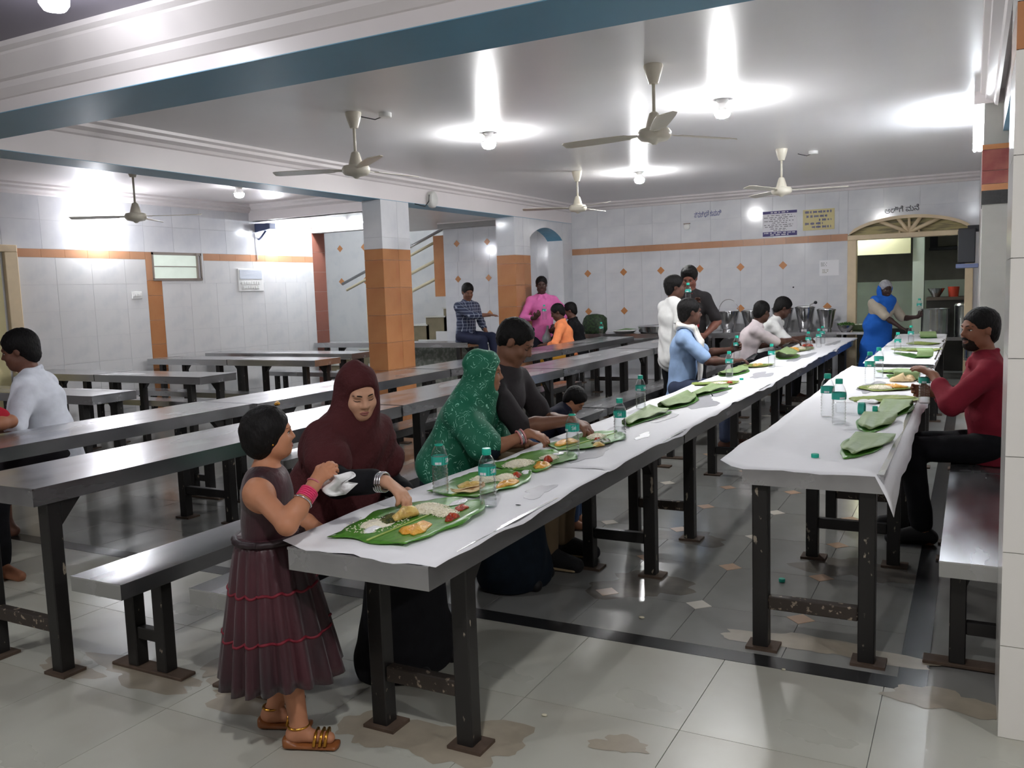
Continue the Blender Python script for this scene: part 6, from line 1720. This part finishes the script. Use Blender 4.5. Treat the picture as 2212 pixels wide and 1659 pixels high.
# ---- woman in blue saree clearing leaves
b = Body(0.88, (0, 0, 0.80), lean=0.20, side=-0.10, seated=False, twist=0.3)
b.arm(1, (-0.16, 0.42, 0.85), (0.5, 0.2, 0.7), hd=(-0.6, 0.7, -0.35), hn=(0, 0, -1), curl=0.6)
b.arm(0, (-0.44, 0.20, 1.0), (-0.5, -0.1, 0.7), hd=(-0.3, 0.7, 0.45), hn=(0.9, 0.2, 0), curl=1.0)
b.head(yaw=-0.25, pitch=0.22)
r = sculpt_body(b, 0.011, skin_mat('very_dark_skin', (58, 40, 36)), female=True)
face_parts(r, b.H, b.R, b.s, LIPD, lids=0.6)
hair_cap(b.H, b.R, b.s, 0.010, r, GREYH)
BLUES = cloth('blue_saree_cloth', (34, 96, 186)); 
shirt(b, r, 0.011, cloth('beige_blue_blouse', (176, 166, 150)), sleeve=0.45, seed=18, collar=False, hem=0.0, grow=0.02)
S = SDF(); s_ = b.s
S.econe(V3(0, 0, 0.12), V3(0, 0, 0.62), (1, 0, 0), (0.26, 0.22), (0.20, 0.16), k=0.05); S.econe(V3(0, 0, 0.6), b.pel+b.sp*0.12, (1, 0, 0), (0.20, 0.16), (0.165, 0.13), k=0.05)
S.econe(b.pel+b.sp*0.1+b.rx*0.05, b.nb-b.rx*0.03+b.fy*0.02, b.rx, (0.16, 0.135), (0.11, 0.10), k=0.05)
S.econe(b.nb-b.rx*0.10, b.nb+b.rx*0.12, b.fy, (0.09, 0.06), (0.08, 0.05), k=0.04)
P, Q = S.mesh(0.012, cloth_disp(0.008, 24, 19), cut=lambda X, Y, Z: (0.01-Z)+0*X+0*Y); np_mesh('saree', P, Q, BLUES, r)
S = SDF(); q = lambda x, y, z: b.H+b.R @ (V3(x, y, z)*s_)
S.ell(q(0, -0.035, 0.0), V3(0.105, 0.10, 0.12)*s_, b.R); S.cone(q(0, -0.04, -0.08), b.nb, 0.09*s_, 0.10*s_, k=0.04)
S.ell(q(0, 0.09, 0.02), V3(0.085, 0.135, 0.16)*s_, b.R, k=0.01, op='s'); S.ell(q(0, -0.01, 0.13), V3(0.14, 0.16, 0.115)*s_, b.R, k=0.01, op='s')
P, Q = S.mesh(0.010, cloth_disp(0.004, 30, 20)); np_mesh('saree_veil', P, Q, BLUES, r)
place(r, (-1.10, 12.28, 0), 208, 'woman in blue saree clearing leaves beside the kitchen opening')
bottle(B_low, (-0.60, 12.28, 1.02), 'empty bottle held up by the woman in blue saree', L0)

# ---- man in dark red shirt by the right wall
b = Body(0.98, (0, -0.02, 0.55), lean=0.10, twist=0.1, knees=[(-0.14, 0.40, 0.53), (0.10, 0.42, 0.52)], ankles=[(-0.22, 0.33, 0.085), (0.08, 0.40, 0.085)])
b.arm(0, (-0.08, 0.29, 0.95), (-0.45, 0.0, 0.7), hd=(0.45, 0.7, 0.35), hn=(0.3, 0.2, -0.9), curl=0.45)
b.arm(1, (0.10, 0.30, 0.83), (0.45, 0.0, 0.65), hd=(-0.2, 0.85, 0.1), hn=(-0.9, 0, 0.2), curl=1.0)
b.head(yaw=0.45, pitch=0.02)
SK_R = skin_mat('warm_brown_skin', (132, 86, 64))
r = sculpt_body(b, 0.0085, SK_R)
face_parts(r, b.H, b.R, b.s, LIPD, lids=0.35)
hair_cap(b.H, b.R, b.s*0.98, 0.008, r)
S = SDF(); q = lambda x, y, z: b.H+b.R @ V3(x, y, z)
S.ell(q(0, 0.0225, -0.050), V3(0.0615, 0.0690, 0.0635)*0.98, b.R); S.ell(q(0, 0.051, -0.086), V3(0.0375, 0.0325, 0.0245), b.R, k=0.03)
S.ell(q(0, 0.07, -0.012), V3(0.10, 0.085, 0.036), b.R, k=0.006, op='s'); S.ell(q(0, 0.09, -0.060), V3(0.026, 0.03, 0.011), b.R, k=0.006, op='s'); S.ell(q(0, -0.06, -0.03), V3(0.12, 0.075, 0.1), b.R, k=0.01, op='s')
P, Q = S.mesh(0.005, fine_disp(0.0015, 190)); np_mesh('beard', P, Q, mat('beard_hair', (36, 28, 24), 0.8, var=0.3, vscale=90, bump=0.5, bscale=160, spec=0.15), r)
MB().tube([tuple(q(-0.026, 0.081, -0.050)), tuple(q(-0.01, 0.091, -0.043)), tuple(q(0, 0.0925, -0.042)), tuple(q(0.01, 0.091, -0.043)), tuple(q(0.026, 0.081, -0.050))], [0.004, 0.0065, 0.005, 0.0065, 0.004], 7).build('moustache', HAIR, r, smooth=True)
shirt(b, r, 0.010, cloth('dark_red_cloth', (128, 32, 48)), sleeve=0.80, seed=21, amp=0.006, hem=0.14, grow=0.018); trousers(b, r, 0.011, BLACKC, seed=21)
footwear(b, r, 0.009, SHOED, 'sandal')
place(r, (0.10, 5.52, 0), 92, 'bearded man in dark red shirt seated by the right wall with a bottle')
bottle(B_full, (-0.235, 5.50, 0.775), 'water bottle held by the man in dark red', L0)

# ---- man in checked shirt sitting on the table before the stairs
b = Body(1.0, (0, 0.0, 0.86), lean=0.10, twist=-0.2, knees=[(-0.10, 0.42, 0.84), (0.10, 0.40, 0.80)], ankles=[(-0.10, 0.50, 0.42), (0.10, 0.42, 0.36)])
b.arm(1, (0.02, 0.47, 1.17), (0.5, 0.1, 1.0), hd=(0.0, 0.95, -0.05), hn=(0, 0, -1), curl=0.2)
b.arm(0, (-0.15, 0.28, 0.90), (-0.5, -0.1, 1.0), curl=0.4)
b.head(yaw=-0.35, pitch=0.38)
r = sculpt_body(b, 0.012, skin_mat('mid_brown_skin', (118, 82, 66)), feet=True)
face_parts(r, b.H, b.R, b.s, LIPD, lids=0.6)
hair_cap(b.H, b.R, b.s*1.03, 0.011, r)
shirt(b, r, 0.012, check_mat('checked_cloth', (44, 52, 78), (150, 158, 176), 22, 22), sleeve=0.75, seed=22, hem=0.08); trousers(b, r, 0.013, cloth('navy_cloth', (36, 40, 62)), seed=22)
place(r, (-6.68, 11.12, 0), -98, 'man in checked shirt sitting on a table and pointing')

# ---- man in pink shirt standing at the column
b = Body(1.02, (0, 0, 0.90), lean=0.0, seated=False)
b.arm(1, (0.10, 0.25, 1.10), (0.5, 0.0, 0.9), hd=(-0.5, 0.6, 0.6), hn=(-0.3, 0, 0.6), curl=0.9)
b.arm(0, (-0.22, 0.08, 0.98), (-0.6, -0.2, 1.15), hd=(0.6, 0.3, -0.5), hn=(0.5, -0.5, 0), curl=0.4)
b.head(yaw=0.05, pitch=0.10)
r = sculpt_body(b, 0.012, skin_mat('dusky_skin', (74, 52, 46)))
face_parts(r, b.H, b.R, b.s, LIPD, lids=0.2)
hair_cap(b.H, b.R, b.s, 0.011, r)
shirt(b, r, 0.012, cloth('pink_cloth', (214, 112, 170)), sleeve=0.80, seed=23, hem=0.04); trousers(b, r, 0.014, cloth('black_jeans', (32, 34, 44)), seed=23)
footwear(b, r, 0.012, SHOED)
place(r, (-5.66, 11.66, 0), 205, 'man in pink shirt leaning at the second orange column with a bottle')
bottle(B_low, (-5.50, 11.40, 1.075), 'bottle held against his chest by the man in pink', L0)
tb_ = thing('plastic_bag', 'thin grey plastic bag hanging before the man in pink', 'bag', (-5.49, 11.44, 0.86))
S = SDF(); S.ell((0, 0, -0.08), (0.07, 0.05, 0.11)); S.cone((0, 0, 0.0), (0.02, 0, 0.12), 0.03, 0.012); P, Q = S.mesh(0.012, cloth_disp(0.008, 40, 5)); np_mesh('bag_body', P, Q, mat('grey_film', (120, 124, 130), 0.3, var=0.1), tb_)

# ---- boys in orange and in black on the far bench
b = Body(0.98, (0, 0.0, 0.55), lean=0.22)
b.arm(1, (0.12, 0.36, 0.72), (0.5, 0.0, 0.7), curl=0.5); b.arm(0, (-0.12, 0.36, 0.72), (-0.5, 0.0, 0.7), curl=0.5)
b.head(yaw=0.15, pitch=0.40)
r = sculpt_body(b, 0.012, SK_K)
face_parts(r, b.H, b.R, b.s, LIPD, lids=0.7)
hair_cap(b.H, b.R, b.s, 0.011, r)
shirt(b, r, 0.012, cloth('orange_cloth', (244, 146, 96)), sleeve=0.7, seed=24, hem=0.12); trousers(b, r, 0.014, cloth('yellow_brown_cloth', (176, 128, 40)), seed=24)
place(r, (-5.10, 11.36, 0), 108, 'boy in orange shirt seated on the far bench')
b = Body(0.98, (0, 0.0, 0.55), lean=0.20)
b.arm(1, (0.12, 0.36, 0.72), (0.5, 0.0, 0.7), curl=0.5); b.arm(0, (-0.12, 0.36, 0.72), (-0.5, 0.0, 0.7), curl=0.5)
b.head(yaw=0.1, pitch=0.30)
r = sculpt_body(b, 0.013, SK_K)
face_parts(r, b.H, b.R, b.s, LIPD, lids=0.7)
hair_cap(b.H, b.R, b.s, 0.011, r)
shirt(b, r, 0.013, BLACKC, sleeve=0.7, seed=25, hem=0.12); trousers(b, r, 0.014, BLACKC, seed=25)
place(r, (-5.16, 11.90, 0), 104, 'boy in black shirt seated behind the boy in orange')

# ---- man in white shirt seated at the left edge, back turned
b = Body(1.05, (0, 0.0, 0.55), lean=0.24, knees=[(-0.12, 0.40, 0.50), (0.12, 0.42, 0.50)])
b.arm(1, (0.10, 0.38, 0.76), (0.5, 0.0, 0.7), curl=0.5); b.arm(0, (-0.14, 0.34, 0.72), (-0.5, 0.0, 0.7), curl=0.5)
b.head(yaw=0.05, pitch=0.22)
SK_L = skin_mat('chestnut_skin', (110, 74, 60))
r = sculpt_body(b, 0.009, SK_L)
face_parts(r, b.H, b.R, b.s, LIPD, lids=0.5)
hair_cap(b.H, b.R, b.s*1.04, 0.009, r)
shirt(b, r, 0.010, cloth('bright_white_cloth', (232, 236, 246)), sleeve=0.42, seed=26, amp=0.006, hem=0.12, grow=0.02); trousers(b, r, 0.012, cloth('dark_trouser_cloth', (44, 42, 46)), seed=26, length=0.6)
place(r, (-5.22, 3.52, 0), 128, 'man in white shirt with his back turned, seated beside bare table')
# ---- person in red at the very edge, elbow on the table
b = Body(0.98, (0, 0.0, 0.55), lean=0.25)
b.arm(0, (-0.10, 0.33, 0.845), (-0.42, 0.38, 0.78), hd=(0.8, 0.2, 0.0), hn=(0, 0, -1), curl=0.3)
b.arm(1, (0.10, 0.36, 0.83), (0.5, 0.1, 0.8), curl=0.3)
b.head(yaw=0.0, pitch=0.2)
r = sculpt_body(b, 0.009, skin_mat('tan_brown_skin', (166, 112, 84)))
face_parts(r, b.H, b.R, b.s, LIPD, lids=0.4)
hair_cap(b.H, b.R, b.s, 0.009, r)
shirt(b, r, 0.011, cloth('bright_red_cloth', (176, 36, 52)), sleeve=0.40, seed=27, collar=False); trousers(b, r, 0.012, BLACKC, seed=27)
place(r, (-5.16, 2.66, 0), -85, 'person in red resting a bare elbow on the bare table')

# ---- girl in maroon dress
b = Body(0.665, (0, 0, 0.60), lean=0.02, seated=False, shw=0.155, spine=0.48, knees=[(-0.06, 0.03, 0.33), (0.07, 0.06, 0.33)], ankles=[(-0.06, -0.04, 0.06), (0.08, 0.09, 0.065)])
b.arm(1, (0.10, 0.195, 0.905), (0.45, 0.0, 0.6), hd=(-0.1, 0.7, 0.7), hn=(-0.7, 0.3, -0.4), curl=0.95)
b.arm(0, (-0.14, 0.17, 0.66), (-0.4, -0.1, 0.6), hn=(1, 0, 0), curl=0.5)
b.head(yaw=0.38, pitch=-0.02, neck=0.20)
SK_C = skin_mat('girl_brown_skin', (188, 130, 98))
hs = b.s*1.09
class HB: pass
r = None
def girl():
    s = b.s; S = SDF()
    S.econe(b.pel+b.sp*0.02*s, b.pel+b.sp*0.2*s, b.rx, (0.14*s, 0.11*s), (0.125*s, 0.105*s), k=0.04)
    S.econe(b.pel+b.sp*0.2*s, b.pel+b.sp*0.38*s, b.rx, (0.125*s, 0.105*s), (0.14*s, 0.105*s), k=0.04)
    S.econe(b.pel+b.sp*0.38*s, b.nb-b.sp*0.02*s, b.rx, (0.14*s, 0.10*s), (0.07*s, 0.06*s), k=0.05)
    S.cone(b.nb-b.sp*0.02*s, b.H+b.R @ V3(0, -0.03, -0.05)*hs, 0.050*s, 0.052*s, k=0.03)
    for i in (0, 1):
        S.cone(b.nb, b.sh[i], 0.042*s, 0.05*s, k=0.05); S.cone(b.sh[i], b.el[i], 0.054*s, 0.046*s, k=0.035)
        S.cone(b.el[i], b.el[i]+(b.wr[i]-b.el[i])*0.35, 0.046*s, 0.046*s, k=0.02); S.cone(b.el[i]+(b.wr[i]-b.el[i])*0.35, b.wr[i], 0.046*s, 0.032*s, k=0.02)
        hand(S, b.wr[i], b.hd[i], b.hn[i], 1 if i else -1, b.curl[i], s*1.0, fat=1.12, k=0.005)
        S.cone(b.hip[i], b.kn[i], 0.075*s, 0.058*s, k=0.03); S.cone(b.kn[i], b.an[i], 0.06*s, 0.045*s, k=0.02)
        a = b.an[i]; S.cone(a, V3(a[0], a[1]-0.02, 0.045), 0.036*s, 0.036*s, k=0.02); S.cone(V3(a[0], a[1]-0.02, 0.045), V3(a[0]+0.01, a[1]+0.10, 0.035), 0.036*s, 0.03*s, k=0.02)
    head_parts(S, b.H, b.R, hs, True, True)
    P, Q = S.mesh(0.0052)
    return np_mesh('person', P, Q, SK_C)
r = girl()
face_parts(r, b.H, b.R, hs, LIPM, lids=0.2)
hair_cap(b.H, b.R, hs, 0.0055, r, style='bob')
DRESS = mat('maroon_satin', (70, 30, 38), 0.42, rgb2=(40, 20, 26), vscale=9, mix_lo=0.35, mix_hi=0.7, bump=0.35, bscale=40, sheen=0.2, stretch=(1, 1, 0.3))
RUFF = mat('crimson_trim', (120, 26, 42), 0.6)
s = b.s; S = SDF()
S.econe(b.pel+b.sp*0.16*s, b.pel+b.sp*0.26*s, b.rx, (0.148*s, 0.128*s), (0.142*s, 0.122*s), k=0.03)
S.econe(b.pel+b.sp*0.24*s, b.pel+b.sp*0.40*s, b.rx, (0.142*s, 0.122*s), (0.146*s, 0.118*s), k=0.03)
for e in (-1, 1): S.cone(b.pel+b.sp*0.40*s+b.rx*e*0.08*s, b.nb+b.rx*e*0.10*s-b.sp*0.018*s, 0.075*s, 0.048*s, k=0.04)
S.econe(b.pel+b.sp*0.38*s, b.pel+b.sp*0.44*s, b.rx, (0.145*s, 0.115*s), (0.12*s, 0.10*s), k=0.03)
P, Q = S.mesh(0.006, cloth_disp(0.003, 40, 30)); np_mesh('bodice', P, Q, DRESS, r)
# pleated skirt with two ruffle lines
zt, zb_ = b.pel[2]+0.115, 0.235
def skirt_ring(z, extra=0.0, n=120):
    t = (zt-z)/(zt-zb_)
    R0 = 0.102+0.100*t**0.8; out = []
    for i in range(n):
        a = 2*math.pi*i/n
        rr = R0*(1+(0.02+0.07*t)*math.sin(17*a+1.5*math.sin(2*a))+0.03*t*math.sin(5*a+1))+extra
        out.append((rr*1.05*math.cos(a)+0.0, rr*0.95*math.sin(a)+0.02*t, z+0.012*math.sin(3*a+0.6)*t))
    return out
rings = [skirt_ring(zt-(zt-zb_)*k/14) for k in range(15)]
mb = MB().ring_stack(rings, cap=False); mb.f.append(tuple(range(119, -1, -1)))
sk_ = mb.build('skirt', DRESS, r, smooth=True); so = sk_.modifiers.new('thick', 'SOLIDIFY'); so.thickness = 0.004; so.offset = -1
for z in (zt-0.17, zt-0.32):
    ring = skirt_ring(z, 0.004, 120)
    ring = [(x, y, zz+0.005*math.sin(0.9*i)) for i, (x, y, zz) in enumerate(ring)]
    MB().tube(ring+[ring[0]], 0.005, 6, cap=False).build('ruffle', RUFF, r, smooth=True)
ring = [(x*1.02, y*1.02, zz) for x, y, zz in skirt_ring(zt-0.008, 0.006, 60)]
MB().tube(ring+[ring[0]], 0.012, 8, cap=False).build('sash', mat('dark_sash', (44, 30, 34), 0.5), r, smooth=True)
for e in (-1, 1):
    pts = [tuple(b.nb+b.rx*(0.062*math.cos(a))*s*1.1+b.fy*(0.06*math.sin(a))*s*1.1+b.sp*(-0.005-0.02*math.sin(a))*s) for a in [math.pi*2*k/20 for k in range(21)]]
MB().tube(pts, 0.0028, 6, cap=False).build('necklace', SILVER, r, smooth=True)
bangle(r, b, 1, 0.80, 0.0275, mat('hot_pink_bangle', (226, 62, 110), 0.35), 5, 0.0035, 0.0072)
bangle(r, b, 1, 0.99, 0.0245, mat('rose_bangle', (196, 110, 120), 0.35), 1, 0.003); bangle(r, b, 1, 0.55, 0.031, SILVER, 1, 0.003)
q = lambda x, y, z: tuple(b.H+b.R @ (V3(x, y, z)*hs))
cl = MB().ball(q(-0.02, 0.04, 0.135), (0.02, 0.007, 0.007), 10, 6)
for k in range(4): cl.ball(q(-0.045+0.018*k, 0.045, 0.138), 0.006, 8, 6)
cl.build('hair_clip', GOLD, r, smooth=True)
MB().ball(q(0.081, 0.0, -0.038), 0.004, 8, 6).build('earring', GOLD, r, smooth=True)
for i in (0, 1):      # golden sandals and anklets
    a = b.an[i]
    S = SDF(); S.econe(V3(a[0], a[1]-0.045, 0.012), V3(a[0]+0.012, a[1]+0.125, 0.010), (1, 0, 0), (0.030, 0.012), (0.034, 0.010), k=0.01)
    S.econe(V3(a[0], a[1]-0.045, 0.026), V3(a[0], a[1]-0.02, 0.02), (1, 0, 0), (0.028, 0.016), (0.026, 0.012), k=0.01)
    P, Q = S.mesh(0.005, cut=lambda X, Y, Z: (0.001-Z)+0*X+0*Y); so_ = np_mesh('sandal', P, Q, mat('brown_gold_leather', (140, 84, 44), 0.4, var=0.1), r)
    for y_ in (0.055, 0.075, 0.092): MB().tube([(a[0]-0.030, a[1]+y_, 0.02), (a[0]-0.015, a[1]+y_+0.004, 0.056), (a[0]+0.022, a[1]+y_+0.004, 0.056), (a[0]+0.042, a[1]+y_, 0.02)], 0.006, 6).build('strap', GOLD, so_, smooth=True)
    MB().tube([(a[0]+0.031*math.cos(t_), a[1]-0.004+0.033*math.sin(t_), 0.075) for t_ in [math.pi*2*k/16 for k in range(17)]], 0.005, 6, cap=False).build('ankle_strap', GOLD, so_, smooth=True)
place(r, (-2.085, 2.13, 0), -64, 'small girl in maroon pleated dress holding a white tissue')
GW = Matrix.Translation((-2.085, 2.13, 0)) @ Matrix.Rotation(math.radians(-64), 4, 'Z')
hp = GW @ Vector(tuple(b.wr[1]+b.hd[1]*0.05))
v = []; f = []
for i in range(9):
    for j in range(9):
        u_, w_ = i/8, j/8
        v.append((0.10*(u_-0.1)+0.014*math.sin(7*w_), 0.022*math.sin(9*u_+4*w_)+0.015*w_, -0.075*w_*(0.5+0.5*math.cos(2.6*(u_-0.35)))+0.008*u_*(1-w_)-0.01))
for i in range(8):
    for j in range(8): f.append((i*9+j, (i+1)*9+j, (i+1)*9+j+1, i*9+j+1))
ti = MB().add(v, f).build('paper_tissue', mat('tissue', (240, 240, 240), 0.9), None, smooth=True, loc=tuple(hp))
ti.rotation_euler = (0, 0, math.radians(20)); so = ti.modifiers.new('thick', 'SOLIDIFY'); so.thickness = 0.001
tag(ti, 'crumpled white tissue in the hand of the girl', 'tissue')

# ================================================================== STAINS AND LITTER ON THE FLOOR
STAIN = mat('brown_floor_stain', (164, 154, 136), 0.36, var=0.08, vscale=14)
STAIN2 = mat('wet_floor_stain', (122, 117, 109), 0.16, var=0.1, vscale=14)
def stain(x, y, rx, ry, seed, m, z=0.0012):
    rnd = random.Random(seed); n = 48; pk = [rnd.uniform(0, 6.28) for _ in range(6)]
    pts = []
    for i in range(n):
        a = 2*math.pi*i/n
        k = 1+0.22*math.sin(2*a+pk[0])+0.18*math.sin(3*a+pk[1])+0.10*math.sin(7*a+pk[2])+0.06*math.sin(13*a+pk[3])
        pts.append((x+rx*k*math.cos(a), y+ry*k*math.sin(a), z))
    MB().add(pts, [tuple(range(n))]).build('stain', m, fl)
for k, (x, y, rx, ry) in enumerate(((-2.95, 2.28, 0.30, 0.10), (-3.30, 2.18, 0.16, 0.07), (-2.4, 2.30, 0.25, 0.10), (-1.50, 2.35, 0.22, 0.16), (-1.84, 2.30, 0.10, 0.12), (-0.52, 3.62, 0.34, 0.10), (-1.0, 2.55, 0.10, 0.05), (-0.05, 3.3, 0.18, 0.10), (-2.72, 2.6, 0.12, 0.2))):
    stain(x, y, rx, ry, 40+k, STAIN, 0.0003+0.00015*k)
for k, (x, y, rx, ry) in enumerate(((-1.45, 4.05, 0.25, 0.2), (-1.5, 4.95, 0.22, 0.16), (-3.0, 4.2, 0.12, 0.2), (-0.5, 4.7, 0.25, 0.2))):
    stain(x, y, rx, ry, 70+k, STAIN2, 0.0003+0.00015*k)
LIT = mat('crumb', (206, 200, 176), 0.7)
for k, (x, y, r_, l_) in enumerate(((-1.31, 2.62, 0.008, 'pale crumb on the floor right of the table leg'), (-0.62, 3.33, 0.006, 'white crumb on the black border strip'), (-1.3, 3.62, 0.010, 'white scrap on the floor near the pink inlay'))):
    tag(MB().ball((0, 0, r_*0.5), (r_*1.4, r_, r_*0.5), 8, 6).build('crumb', LIT, None, smooth=True, loc=(x, y, 0.0015)), l_, 'crumb')
for k, (x, y, l_) in enumerate(((-1.44, 2.72, 'dark seed on the paper near the capped bottle'), (-0.42, 4.42, 'dark scrap on the right paper'))):
    tag(MB().ball((0, 0, 0.002), (0.012, 0.004, 0.002), 8, 6).build('seed', DARKPL, None, smooth=True, loc=(x, y, (TM if x < -1 else TR)+0.006)), l_, 'scrap')
